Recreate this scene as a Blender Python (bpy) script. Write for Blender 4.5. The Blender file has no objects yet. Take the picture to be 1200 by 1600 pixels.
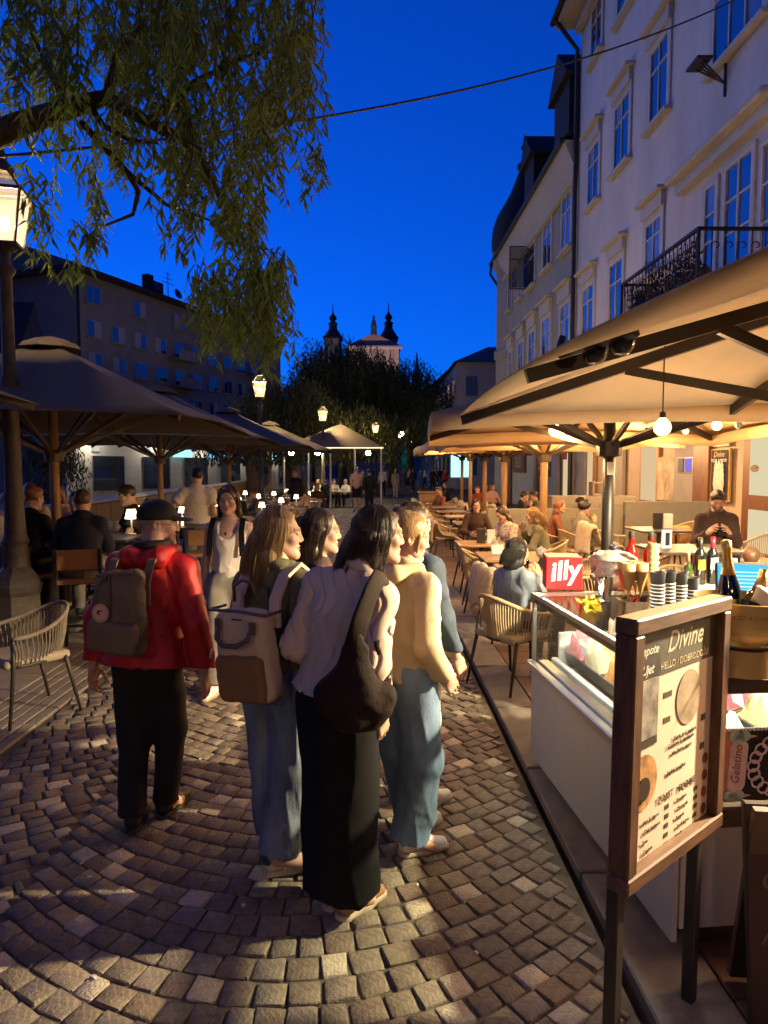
import bpy, bmesh, math, random
import numpy as np
from mathutils import Vector, Matrix
random.seed(7); RNG = np.random.default_rng(7)
sc = bpy.context.scene
COL = sc.collection
R = math.radians
# ------------------------------------------------------------------ camera, sky, sun, exposure
FPX, CAMZ = 1050.0, 1.85
PIT, YAW = math.atan(70/FPX), math.atan(15/FPX)
cam = bpy.data.objects.new('camera', bpy.data.cameras.new('camera')); COL.objects.link(cam); sc.camera = cam
cam.data.sensor_fit = 'VERTICAL'; cam.data.sensor_height = 36; cam.data.lens = FPX/1600*36
cam.data.clip_start = .05; cam.data.clip_end = 2000
cam.location = (0, 0, CAMZ); cam.rotation_euler = (math.pi/2-PIT, 0, -YAW)
world = bpy.data.worlds.new('World'); sc.world = world; world.use_nodes = True
wn = world.node_tree; sky = wn.nodes.new('ShaderNodeTexSky'); sky.sky_type = 'NISHITA'; sky.sun_disc = False
SUN_EL, SUN_ROT = R(-4), R(-25)
sky.sun_elevation = SUN_EL; sky.sun_rotation = SUN_ROT; sky.ozone_density = 4
gam = wn.nodes.new('ShaderNodeGamma'); gam.inputs[1].default_value = .7
tnt = wn.nodes.new('ShaderNodeMix'); tnt.data_type = 'RGBA'; tnt.blend_type = 'MULTIPLY'; tnt.inputs[0].default_value = 1
tnt.inputs[7].default_value = (.012, .46, 1.3, 1)          # dusk white balance: deep blue
wn.links.new(sky.outputs[0], gam.inputs[0]); wn.links.new(gam.outputs[0], tnt.inputs[6])
bg = wn.nodes['Background']; wn.links.new(tnt.outputs[2], bg.inputs[0]); bg.inputs[1].default_value = 3.6
sun = bpy.data.objects.new('sun', bpy.data.lights.new('sun', 'SUN')); COL.objects.link(sun)
sun.data.energy = .4; sun.data.angle = R(45); sun.data.color = (.3, .46, 1); sun.rotation_euler = (0, R(-71), R(-28))   # last twilight from the left
sc.view_settings.view_transform = 'Standard'; sc.view_settings.look = 'None'
sc.view_settings.exposure = 0; sc.view_settings.gamma = 1; sc.view_settings.use_curve_mapping = False
cy = sc.cycles; cy.max_bounces = 6; cy.diffuse_bounces = 3; cy.glossy_bounces = 3; cy.transmission_bounces = 5
cy.transparent_max_bounces = 24; cy.caustics_reflective = False; cy.caustics_refractive = False
cy.sample_clamp_indirect = 4; cy.use_denoising = True
# ------------------------------------------------------------------ pixel rays (1200x1600 photo) -> world
_fw = Vector((math.sin(YAW)*math.cos(PIT), math.cos(YAW)*math.cos(PIT), -math.sin(PIT)))
_rt = Vector((math.cos(YAW), -math.sin(YAW), 0)); _up = _rt.cross(_fw)
def ray(px, py): return _fw + _rt*((px-600)/FPX) - _up*((py-800)/FPX)
def G(px, py, z=0.):
    r = ray(px, py); return Vector((0, 0, CAMZ)) + r*((z-CAMZ)/r.z)
def D(px, py, Y):
    r = ray(px, py); return Vector((0, 0, CAMZ)) + r*(Y/r.y)
# ------------------------------------------------------------------ materials
MATS = {}
def _new(name):
    m = bpy.data.materials.new(name); m.use_nodes = True
    return m, m.node_tree, m.node_tree.nodes['Principled BSDF']
def M(name, col=(.5, .5, .5), rough=.65, metal=0., var=.18, scale=9., bump=0., bscale=60., stretch=(1, 1, 1), col2=None, spec=.4, sheen=0., sub=0., trans=0., coat=0.):
    if name in MATS: return MATS[name]
    m, nt, b = _new(name); N = nt.nodes; L = nt.links
    tc = N.new('ShaderNodeTexCoord'); mp = N.new('ShaderNodeMapping'); mp.inputs['Scale'].default_value = stretch
    L.new(tc.outputs['Object'], mp.inputs[0])
    nz = N.new('ShaderNodeTexNoise'); nz.inputs['Scale'].default_value = scale; nz.inputs['Detail'].default_value = 5; nz.inputs['Roughness'].default_value = .65
    L.new(mp.outputs[0], nz.inputs['Vector'])
    rp = N.new('ShaderNodeValToRGB'); rp.color_ramp.elements[0].position = .3; rp.color_ramp.elements[1].position = .7
    lo = col if col2 is None else col2
    a = tuple(max(0, c*(1-var)) for c in lo); c_ = tuple(min(1, c*(1+var)) for c in col)
    rp.color_ramp.elements[0].color = (*a, 1); rp.color_ramp.elements[1].color = (*c_, 1)
    L.new(nz.outputs['Fac'], rp.inputs[0]); L.new(rp.outputs[0], b.inputs['Base Color'])
    b.inputs['Roughness'].default_value = rough; b.inputs['Metallic'].default_value = metal
    b.inputs['Specular IOR Level'].default_value = spec
    if sheen: b.inputs['Sheen Weight'].default_value = sheen
    if coat: b.inputs['Coat Weight'].default_value = coat
    if sub: b.inputs['Subsurface Weight'].default_value = sub; b.inputs['Subsurface Radius'].default_value = (.02, .01, .006)
    if bump:
        n2 = N.new('ShaderNodeTexNoise'); n2.inputs['Scale'].default_value = bscale; n2.inputs['Detail'].default_value = 4
        L.new(mp.outputs[0], n2.inputs['Vector'])
        bp = N.new('ShaderNodeBump'); bp.inputs['Strength'].default_value = bump; bp.inputs['Distance'].default_value = .01
        L.new(n2.outputs['Fac'], bp.inputs['Height']); L.new(bp.outputs[0], b.inputs['Normal'])
    if trans:       # thin cloth that lets light through
        out = N['Material Output']; tr = N.new('ShaderNodeBsdfTranslucent'); L.new(rp.outputs[0], tr.inputs[0])
        mx = N.new('ShaderNodeMixShader'); mx.inputs[0].default_value = trans
        L.new(b.outputs[0], mx.inputs[1]); L.new(tr.outputs[0], mx.inputs[2]); L.new(mx.outputs[0], out.inputs[0])
    MATS[name] = m; return m
def EM(name, col, s, var=0.):
    if name in MATS: return MATS[name]
    m = bpy.data.materials.new(name); m.use_nodes = True; nt = m.node_tree; nt.nodes.remove(nt.nodes['Principled BSDF'])
    e = nt.nodes.new('ShaderNodeEmission'); e.inputs[0].default_value = (*col, 1); e.inputs[1].default_value = s
    nt.links.new(e.outputs[0], nt.nodes['Material Output'].inputs[0]); MATS[name] = m; return m
def GLASS(name='thin_glass', tint=(.95, .98, .97), refl=1.0):
    if name in MATS: return MATS[name]
    m = bpy.data.materials.new(name); m.use_nodes = True; nt = m.node_tree; N = nt.nodes; L = nt.links; N.remove(N['Principled BSDF'])
    t = N.new('ShaderNodeBsdfTransparent'); t.inputs[0].default_value = (*tint, 1)
    g = N.new('ShaderNodeBsdfGlossy'); g.inputs['Roughness'].default_value = .02; fr = N.new('ShaderNodeFresnel'); fr.inputs[0].default_value = 1.45
    ml = N.new('ShaderNodeMath'); ml.operation = 'MULTIPLY'; ml.inputs[1].default_value = refl; L.new(fr.outputs[0], ml.inputs[0])
    x = N.new('ShaderNodeMixShader'); L.new(ml.outputs[0], x.inputs[0]); L.new(t.outputs[0], x.inputs[1]); L.new(g.outputs[0], x.inputs[2])
    L.new(x.outputs[0], N['Material Output'].inputs[0]); MATS[name] = m; return m
def ATT(name, base, attr='tint', rough=.6, spec=.35, bump=0., bscale=300., sub=0.):
    """material whose colour is a colour attribute on the mesh (skin with lips and brows)"""
    if name in MATS: return MATS[name]
    m, nt, b = _new(name); N = nt.nodes; L = nt.links
    at = N.new('ShaderNodeAttribute'); at.attribute_name = attr
    mx = N.new('ShaderNodeMix'); mx.data_type = 'RGBA'; mx.blend_type = 'MULTIPLY'; mx.inputs[0].default_value = 1
    mx.inputs[6].default_value = (*base, 1); L.new(at.outputs[0], mx.inputs[7]); L.new(mx.outputs[2], b.inputs['Base Color'])
    b.inputs['Roughness'].default_value = rough; b.inputs['Specular IOR Level'].default_value = spec
    if sub: b.inputs['Subsurface Weight'].default_value = sub; b.inputs['Subsurface Radius'].default_value = (.02, .008, .004)
    MATS[name] = m; return m
# ------------------------------------------------------------------ mesh building
class MB:
    def __init__(s): s.v = []; s.f = []; s.mi = []
    def add(s, vs, fs, T=None, mi=0):
        o = len(s.v)
        s.v += [tuple(T @ Vector(p)) if T is not None else tuple(p) for p in vs]
        s.f += [tuple(i+o for i in q) for q in fs]; s.mi += [mi]*len(fs); return s
    def box(s, c, d, T=None, rz=0., bev=0., mi=0):
        x, y, z = d[0]/2, d[1]/2, d[2]/2
        Lm = Matrix.Translation(c) @ Matrix.Rotation(rz, 4, 'Z')
        if T is not None: Lm = T @ Lm
        if bev <= 0:
            vs = [(-x,-y,-z),(x,-y,-z),(x,y,-z),(-x,y,-z),(-x,-y,z),(x,-y,z),(x,y,z),(-x,y,z)]
            return s.add(vs, [(0,3,2,1),(4,5,6,7),(0,1,5,4),(1,2,6,5),(2,3,7,6),(3,0,4,7)], Lm, mi)
        b = min(bev, x*.49, y*.49, z*.49); vs = []; idx = {}
        for i, sx in enumerate((-1, 1)):
            for j, sy in enumerate((-1, 1)):
                for k, sz in enumerate((-1, 1)):
                    for a in range(3):
                        p = [sx*(x-b), sy*(y-b), sz*(z-b)]; p[a] = (sx*x, sy*y, sz*z)[a]
                        idx[i, j, k, a] = len(vs); vs.append(p)
        I = idx; fs = []
        def quad(q, n):
            a, b_, c_ = (Vector(vs[q[i]]) for i in range(3))
            fs.append(tuple(q) if (b_-a).cross(c_-b_).dot(Vector(n)) > 0 else tuple(reversed(q)))
        for sgn in (0, 1):
            n = 2*sgn-1
            quad([I[sgn,0,0,0],I[sgn,1,0,0],I[sgn,1,1,0],I[sgn,0,1,0]], (n,0,0))
            quad([I[0,sgn,0,1],I[1,sgn,0,1],I[1,sgn,1,1],I[0,sgn,1,1]], (0,n,0))
            quad([I[0,0,sgn,2],I[1,0,sgn,2],I[1,1,sgn,2],I[0,1,sgn,2]], (0,0,n))
        for a_ in (0, 1):
            for b_ in (0, 1):
                m, n = 2*a_-1, 2*b_-1
                quad([I[0,a_,b_,1],I[1,a_,b_,1],I[1,a_,b_,2],I[0,a_,b_,2]], (0,m,n))
                quad([I[a_,0,b_,0],I[a_,1,b_,0],I[a_,1,b_,2],I[a_,0,b_,2]], (m,0,n))
                quad([I[a_,b_,0,0],I[a_,b_,1,0],I[a_,b_,1,1],I[a_,b_,0,1]], (m,n,0))
                for k in (0, 1): quad([I[a_,b_,k,0],I[a_,b_,k,1],I[a_,b_,k,2]], (m,n,2*k-1))
        return s.add(vs, fs, Lm, mi)
    def tube(s, pts, r, n=8, T=None, cap=True, mi=0, flat=1.):
        pts = [Vector(p) for p in pts]; m = len(pts); rr = r if hasattr(r, '__len__') else [r]*m
        t0 = (pts[1]-pts[0]).normalized(); u = t0.orthogonal().normalized(); vs = []; fs = []
        for i, p in enumerate(pts):
            t = (pts[min(i+1, m-1)]-pts[max(i-1, 0)]).normalized()
            u = (u-t*u.dot(t)); u = u.normalized() if u.length > 1e-6 else t.orthogonal().normalized()
            w = t.cross(u)
            for k in range(n):
                a = 2*math.pi*k/n; vs.append(p+u*(math.cos(a)*rr[i])+w*(math.sin(a)*rr[i]*flat))
        for i in range(m-1):
            for k in range(n): fs.append((i*n+k, i*n+(k+1)%n, (i+1)*n+(k+1)%n, (i+1)*n+k))
        if cap: fs.append(tuple(range(n-1, -1, -1))); fs.append(tuple((m-1)*n+k for k in range(n)))
        return s.add(vs, fs, T, mi)
    def lathe(s, prof, n=20, c=(0, 0, 0), T=None, mi=0, cap=True, sx=1., sy=1.):
        vs = []; fs = []; m = len(prof)
        for r, z in prof:
            for k in range(n):
                a = 2*math.pi*k/n; vs.append((c[0]+r*math.cos(a)*sx, c[1]+r*math.sin(a)*sy, c[2]+z))
        for i in range(m-1):
            for k in range(n): fs.append((i*n+k, i*n+(k+1)%n, (i+1)*n+(k+1)%n, (i+1)*n+k))
        if cap:
            if prof[0][0] > 1e-5: fs.append(tuple(range(n-1, -1, -1)))
            if prof[-1][0] > 1e-5: fs.append(tuple((m-1)*n+k for k in range(n)))
        return s.add(vs, fs, T, mi)
    def sheet(s, fn, nu, nv, T=None, mi=0):
        vs = [fn(i/nu, j/nv) for j in range(nv+1) for i in range(nu+1)]
        fs = [(j*(nu+1)+i, j*(nu+1)+i+1, (j+1)*(nu+1)+i+1, (j+1)*(nu+1)+i) for j in range(nv) for i in range(nu)]
        return s.add(vs, fs, T, mi)
    def prism(s, poly, z0, z1, T=None, mi=0):
        n = len(poly); vs = [(x, y, z0) for x, y in poly]+[(x, y, z1) for x, y in poly]
        fs = [tuple(range(n-1, -1, -1)), tuple(range(n, 2*n))]+[(i, (i+1) % n, n+(i+1) % n, n+i) for i in range(n)]
        return s.add(vs, fs, T, mi)
    def mesh(s, name, mats, smooth=False):
        me = bpy.data.meshes.new(name); me.from_pydata(s.v, [], s.f); me.validate(clean_customdata=False)
        for m in (mats if isinstance(mats, (list, tuple)) else [mats]): me.materials.append(m)
        if len(me.polygons) == len(s.mi) and any(s.mi): me.polygons.foreach_set('material_index', s.mi)
        if smooth: me.polygons.foreach_set('use_smooth', [True]*len(me.polygons))
        return me
    def build(s, name, mats, parent=None, smooth=False, loc=None, rz=0., auto=False):
        o = link(name, s.mesh(name, mats, smooth or auto), parent, loc, rz)
        if auto: autosmooth(o)
        return o
def autosmooth(o, ang=35):
    me = o.data; me.set_sharp_from_angle(angle=R(ang))
def link(name, me, parent=None, loc=None, rz=0.):
    o = bpy.data.objects.new(name, me); COL.objects.link(o)
    if parent is not None: o.parent = parent
    if loc is not None: o.location = loc
    if rz: o.rotation_euler[2] = rz
    return o
def tag(o, label=None, cat=None, group=None, kind=None):
    if label: o['label'] = label
    if cat: o['category'] = cat
    if group: o['group'] = group
    if kind: o['kind'] = kind
    return o
def thing(name, label, cat, loc=(0, 0, 0), rz=0., group=None):
    return tag(link(name, None, None, loc, rz), label, cat, group)
def copy_tree(o, parent=None, loc=None, rz=None, label=None):
    c = o.copy(); COL.objects.link(c); c.parent = parent
    if loc is not None: c.location = loc
    if rz is not None: c.rotation_euler[2] = rz
    if label: c['label'] = label
    for ch in list(o.children): copy_tree(ch, c)
    return c
def np_mesh(name, V, Q, mat, smooth=True, col=None):
    """V (n,3) floats, Q (m,4) ints -> mesh"""
    me = bpy.data.meshes.new(name); V = np.ascontiguousarray(V, np.float32); Q = np.ascontiguousarray(Q, np.int32)
    k = Q.shape[1]; me.vertices.add(len(V)); me.vertices.foreach_set('co', V.ravel())
    me.loops.add(Q.size); me.loops.foreach_set('vertex_index', Q.ravel())
    me.polygons.add(len(Q)); me.polygons.foreach_set('loop_start', np.arange(0, Q.size, k, dtype=np.int32))
    me.polygons.foreach_set('use_smooth', np.full(len(Q), smooth))
    me.update(calc_edges=True)
    for m in (mat if isinstance(mat, (list, tuple)) else [mat]): me.materials.append(m)
    if col is not None:
        at = me.color_attributes.new('tint', 'FLOAT_COLOR', 'POINT')
        at.data.foreach_set('color', np.c_[col, np.ones(len(col))].astype(np.float32).ravel())
    return me
def text(s, size, mat, parent=None, name='lettering', T=None, shear=0., align='LEFT', extrude=.0006, spacing=1., bold=0.):
    cu = bpy.data.curves.new('txt', 'FONT'); cu.body = s; cu.size = size; cu.shear = shear; cu.align_x = align; cu.extrude = extrude
    cu.space_character = spacing; cu.resolution_u = 3; cu.offset = bold
    t = bpy.data.objects.new('txt', cu)
    me = bpy.data.meshes.new_from_object(t)
    bpy.data.objects.remove(t); bpy.data.curves.remove(cu); me.materials.clear(); me.materials.append(mat)
    if T is not None: me.transform(T)
    return link(name, me, parent)
def point(name, loc, e, col=(1, .8, .55), r=.03, parent=None):
    l = bpy.data.lights.new(name, 'POINT'); l.energy = e; l.color = col; l.shadow_soft_size = r
    o = bpy.data.objects.new(name, l); COL.objects.link(o); o.parent = parent; o.location = loc; return o
def rotframe(d, up=(0, 0, 1)):
    """rotation matrix (4x4) whose Z axis is d"""
    d = Vector(d).normalized(); u = Vector(up); x = u.cross(d)
    x = x.normalized() if x.length > 1e-5 else d.orthogonal().normalized(); y = d.cross(x)
    return Matrix((x, y, d)).transposed().to_4x4()
# ------------------------------------------------------------------ soft shapes: distance fields -> quads
class Field:
    def __init__(s, lo, hi, h):
        s.lo = np.array(lo, float); s.h = h; n = np.ceil((np.array(hi, float)-s.lo)/h).astype(int)+1
        s.ax = [(s.lo[i]+h*np.arange(n[i])).astype(np.float32) for i in range(3)]; s.F = np.full(n, .3, np.float32)
    def _do(s, lo, hi, fn, k, mode):
        sl = []
        for i in range(3):
            a = max(0, int((lo[i]-s.lo[i])/s.h)-1); b = min(len(s.ax[i]), int((hi[i]-s.lo[i])/s.h)+3)
            if b <= a: return s
            sl.append(slice(a, b))
        x, y, z = s.ax[0][sl[0]][:, None, None], s.ax[1][sl[1]][None, :, None], s.ax[2][sl[2]][None, None, :]
        d = fn(x, y, z); A = s.F[tuple(sl)]
        if mode == 's': d, A = -d, -A
        if mode == 's':   # subtraction: max(A,-d) smooth -> -(smin(-A, d))
            d = -d; h_ = np.maximum(k-np.abs(A-d), 0)/k; m = -(np.minimum(A, d)-h_*h_*k*.25) if False else None
            a0 = -A; dd = d; h_ = np.maximum(k-np.abs(a0+dd), 0)/k; s.F[tuple(sl)] = np.maximum(a0, -dd)+h_*h_*k*.25
        else:
            h_ = np.maximum(k-np.abs(A-d), 0)/k; s.F[tuple(sl)] = np.minimum(A, d)-h_*h_*k*.25
        return s
    def cone(s, a, b, ra, rb=None, k=.03, flat=None, cut=False, mode='u'):
        a = np.array(a, np.float32); b = np.array(b, np.float32); rb = ra if rb is None else rb; pad = max(ra, rb)+k
        ba = b-a; n = None
        if flat is not None:
            n = np.array(flat[0], np.float32); n /= np.linalg.norm(n); q = flat[1]-1; pad2 = pad*max(1, 1/flat[1]); ba2 = ba+q*ba.dot(n)*n
        else: pad2, ba2 = pad, ba
        bb = float(ba2.dot(ba2))+1e-9; L = float(np.linalg.norm(ba))+1e-9
        def fn(x, y, z):
            px, py, pz = x-a[0], y-a[1], z-a[2]; c = None
            if cut: c = (px*ba[0]+py*ba[1]+pz*ba[2])/L-L
            if n is not None:
                t = q*(px*n[0]+py*n[1]+pz*n[2]); px, py, pz = px+t*n[0], py+t*n[1], pz+t*n[2]
            t = np.clip((px*ba2[0]+py*ba2[1]+pz*ba2[2])/bb, 0, 1)
            d = np.sqrt((px-t*ba2[0])**2+(py-t*ba2[1])**2+(pz-t*ba2[2])**2)-(ra+(rb-ra)*t)
            return d if c is None else np.maximum(d, c)
        return s._do(np.minimum(a, b)-pad2, np.maximum(a, b)+pad2, fn, k, mode)
    def ell(s, c, r, k=.02, rot=None, mode='u'):
        c = np.array(c, np.float32); r = np.array(r, np.float32); m = float(r.min()); ext = float(r.max())+k
        Rm = np.array(rot.to_3x3().transposed(), np.float32) if rot is not None else None
        def fn(x, y, z):
            p = [x-c[0], y-c[1], z-c[2]]
            if Rm is not None: p = [Rm[i, 0]*p[0]+Rm[i, 1]*p[1]+Rm[i, 2]*p[2] for i in range(3)]
            u = np.sqrt((p[0]/r[0])**2+(p[1]/r[1])**2+(p[2]/r[2])**2)
            g = np.sqrt((p[0]/r[0]**2)**2+(p[1]/r[1]**2)**2+(p[2]/r[2]**2)**2)+1e-6
            return u*(u-1)/g
        e = ext if rot is not None else r+k
        return s._do(c-e, c+e, fn, k, mode)
    def rbox(s, c, half, rad=.02, k=.01, rot=None, mode='u', taper=0.):
        c = np.array(c, np.float32); hf = np.array(half, np.float32); ext = float(np.linalg.norm(hf))+k+rad
        Rm = np.array(rot.to_3x3().transposed(), np.float32) if rot is not None else None
        def fn(x, y, z):
            p = [x-c[0], y-c[1], z-c[2]]
            if Rm is not None: p = [Rm[i, 0]*p[0]+Rm[i, 1]*p[1]+Rm[i, 2]*p[2] for i in range(3)]
            tz = 1-taper*np.clip((p[2]+hf[2])/(2*hf[2]), 0, 1) if taper else 1.
            q = [np.abs(p[0])-(hf[0]*tz-rad), np.abs(p[1])-(hf[1]*tz-rad), np.abs(p[2])-(hf[2]-rad)]
            o = np.sqrt(np.maximum(q[0], 0)**2+np.maximum(q[1], 0)**2+np.maximum(q[2], 0)**2)
            return o+np.minimum(np.maximum(np.maximum(q[0], q[1]), q[2]), 0)-rad
        return s._do(c-ext, c+ext, fn, k, mode)
    def grid(s): return s.ax[0][:, None, None], s.ax[1][None, :, None], s.ax[2][None, None, :]
    def plane(s, p, n):
        x, y, z = s.grid(); n = np.array(Vector(n).normalized()); s.F = np.maximum(s.F, (x-p[0])*n[0]+(y-p[1])*n[1]+(z-p[2])*n[2]).astype(np.float32); return s
    def disp(s, fn): s.F = (s.F+fn(*s.grid())).astype(np.float32); return s
    def nets(s):
        F = np.pad(s.F, 1, constant_values=.3); lo = s.lo-s.h; S = F < 0; n = F.shape
        cnt = np.zeros([k-1 for k in n], np.int8)
        cs = [(i, j, k) for i in (0, 1) for j in (0, 1) for k in (0, 1)]
        for i, j, k in cs: cnt += S[i:n[0]-1+i, j:n[1]-1+j, k:n[2]-1+k]
        act = (cnt > 0) & (cnt < 8); ids = np.argwhere(act); idx = np.full(cnt.shape, -1, np.int32); idx[act] = np.arange(len(ids))
        acc = np.zeros((len(ids), 3)); num = np.zeros(len(ids))
        for a in cs:
            for ax in range(3):
                if a[ax]: continue
                b = list(a); b[ax] = 1
                fa = F[ids[:, 0]+a[0], ids[:, 1]+a[1], ids[:, 2]+a[2]]; fb = F[ids[:, 0]+b[0], ids[:, 1]+b[1], ids[:, 2]+b[2]]
                m = (fa < 0) != (fb < 0); t = np.where(m, fa/np.where(m, fa-fb, 1), 0)
                p = np.tile(np.array(a, float), (len(ids), 1)); p[:, ax] = t; acc[m] += p[m]; num[m] += 1
        V = lo+s.h*(ids+acc/np.maximum(num, 1)[:, None]); Q = []
        for ax in range(3):
            u, v = (ax+1) % 3, (ax+2) % 3
            A = [slice(None)]*3; B = [slice(None)]*3; A[ax] = slice(0, -1); B[ax] = slice(1, None)
            for w in (u, v): A[w] = slice(1, -1); B[w] = slice(1, -1)
            sa, sb = S[tuple(A)], S[tuple(B)]; e = np.argwhere(sa != sb)
            if not len(e): continue
            e[:, u] += 1; e[:, v] += 1; flip = ~S[e[:, 0], e[:, 1], e[:, 2]]
            c = []
            for du, dv in ((-1, -1), (0, -1), (0, 0), (-1, 0)):
                q = e.copy(); q[:, u] += du; q[:, v] += dv; c.append(idx[q[:, 0], q[:, 1], q[:, 2]])
            q = np.stack(c, 1); q[flip] = q[flip][:, ::-1]; Q.append(q)
        return V, np.concatenate(Q)
def xf(V, T): A = np.array(T); return V @ A[:3, :3].T + A[:3, 3]
def join_vq(parts):
    V = []; Q = []; C = []; o = 0
    for v, q, c in parts: V.append(v); Q.append(q+o); C.append(c); o += len(v)
    return np.concatenate(V), np.concatenate(Q), np.concatenate(C)
def wob(x, y, z, f=1., ph=0.):
    return (np.sin(17*f*x+5*np.sin(6*f*z+ph)+ph)+np.sin(15*f*y+4*np.sin(7*f*z+1.7*ph)+2*ph)+np.sin(13*f*z+3*np.sin(9*f*x+ph)+ph*.7))/3
def crease(x, y, z, f=1., ph=0., k=(.35, .2, 1.)):
    """sharp cloth folds, unevenly spread"""
    a = np.sin(26*f*(k[0]*x+k[1]*y+k[2]*z)+3.5*np.sin(8*f*x+ph)+2.5*np.sin(9*f*y+1.3*ph)+1.5*np.sin(5*f*z+ph)); m = np.clip(.55+.9*wob(x, y, z, 1.1, ph+3), 0, 1)
    return m*(1-np.abs(a))**2.2
# ------------------------------------------------------------------ heads, hands, shoes
_HC = {}
def head_mesh(h, male=False, beard=False):
    key = (h, male, beard)
    if key in _HC: return _HC[key]
    f = Field((-.11, -.13, -.2), (.11, .14, .135), h)
    f.ell((0, -.014, .03), (.073, .091, .083), .01)
    f.ell((0, .028, -.028), (.057, .06, .084), .03)
    for s in (-1, 1):
        f.cone((s*.047, .0, -.05), (s*.014, .068, -.096), .022, .017, .03)
        f.ell((s*.04, .058, -.022), (.022, .022, .022), .02)
        f.cone((s*.014, .083, .022), (s*.042, .07, .022), .011, .009, .015)
    f.ell((0, .075, -.098), (.019, .016, .015), .02)
    if male: f.ell((0, .07, -.1), (.028, .018, .018), .02)
    for s in (-1, 1): f.ell((s*.031, .094, .004), (.016, .016, .012), .012, mode='s')
    f.cone((0, .083, .016), (0, .1, -.026), .008, .0098, .012)
    for s in (-1, 1): f.ell((s*.0105, .091, -.031), (.0078, .0088, .0068), .006)
    f.ell((0, .083, -.056), (.022, .0125, .0058), .006); f.ell((0, .081, -.067), (.019, .013, .0065), .006)
    f.ell((0, .093, -.0615), (.02, .008, .0022), .003, mode='s')
    for s in (-1, 1):
        f.ell((s*.073, -.012, -.008), (.01, .02, .031), .008); f.ell((s*.082, -.008, -.006), (.006, .011, .02), .004, mode='s')
        f.ell((s*.031, .0775, .004), (.0145, .0115, .0115), .004)
    f.cone((0, -.022, -.05), (0, -.03, -.19), .05 if not male else .056, .055 if not male else .062, .03)
    V, Q = f.nets(); C = np.ones((len(V), 3))
    d = np.sqrt(((V[:, 0])/.021)**2+((V[:, 2]+.0615)/.0125)**2); lip = (d < 1) & (V[:, 1] > .078)
    C[lip] = (.95, .58, .55) if not male else (.92, .72, .68)
    for s in (-1, 1):
        e = (np.abs((V[:, 2]-.0245-.12*(s*V[:, 0]-.018)*(s*V[:, 0] < .038))) < .0042) & (s*V[:, 0] > .014) & (s*V[:, 0] < .05) & (V[:, 1] > .05)
        C[e] = (.28, .22, .2)
        l = (np.sqrt(((V[:, 0]-s*.031)/.016)**2+((V[:, 2]-.006)/.008)**2) < 1) & (V[:, 1] > .06); C[l] = (.42, .34, .33)
        ck = np.clip(1-np.sqrt((V[:, 0]-s*.043)**2+(V[:, 1]-.07)**2+(V[:, 2]+.028)**2)/.032, 0, 1)[:, None]; C *= 1-ck*np.array([0, .16, .14])
    if beard:
        b = np.clip((-.036-V[:, 2])/.02, 0, 1)*(V[:, 1] > -.005)*(V[:, 2] > -.125)*(d > 1); C = C*(1-b[:, None]*.72)
    _HC[key] = (V, Q, C); return _HC[key]
def hand_mesh(h=.0042, curl=.6):
    key = ('hand', h, curl)
    if key in _HC: return _HC[key]
    f = Field((-.09, -.07, -.2), (.05, .095, .05), h)
    f.cone((0, 0, .03), (0, 0, -.02), .026, .027, .01, flat=((1, 0, 0), 1.25))
    f.rbox((-.002, .002, -.055), (.014, .04, .042), .013, .02)
    for i, (y, L, zb) in enumerate(((.030, .068, -.09), (.010, .077, -.094), (-.011, .071, -.092), (-.03, .055, -.085))):
        p = np.array((0, y, zb)); a = curl*.35; r = .0088-.0006*i
        for seg in range(3):
            l = L*(.45, .32, .26)[seg]; q = p+l*np.array((-math.sin(a), .05*(y > 0)-.04*(y < 0), -math.cos(a)))
            f.cone(p, q, r, r*.92, .004); p = q; r *= .92; a += curl*(.75+.1*i)
    p = np.array((-.004, .034, -.03)); a = .25
    for l, r in ((.04, .0115), (.032, .0098), (.026, .0088)):
        q = p+l*np.array((-.28-curl*.25, .75-curl*.3-a*.3, -.62-a*.3)); f.cone(p, q, r, r*.9, .008); p = q; a += .5
    V, Q = f.nets(); C = np.ones((len(V), 3)); C[V[:, 2] < -.08] *= (1, .93, .9); _HC[key] = (V, Q, C); return _HC[key]
def shoe_mesh(kind='sneaker', h=.006):
    key = ('shoe', kind)
    if key in _HC: return _HC[key]
    f = Field((-.07, -.11, .0), (.07, .21, .13), h)
    f.cone((0, -.05, .055), (0, .05, .05), .036, .036, .02); f.cone((0, .05, .045), (0, .145, .035), .037, .028, .03)
    f.cone((0, -.045, .06), (0, -.05, .095), .037, .036, .02); f.plane((0, 0, .02), (0, 0, -1)); f.plane((0, -.05, .105), (0, .12, 1))
    up = f.nets()
    g = Field((-.07, -.12, -.005), (.07, .22, .05), h)
    g.cone((0, -.055, .015), (0, .05, .015), .041, .04, .02); g.cone((0, .05, .015), (.0, .15, .015), .043, .033, .02)
    g.plane((0, 0, .029 if kind == 'sneaker' else .02), (0, 0, 1)); g.plane((0, 0, .001), (0, 0, -1)); so = g.nets()
    _HC[key] = (up, so); return _HC[key]
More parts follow.
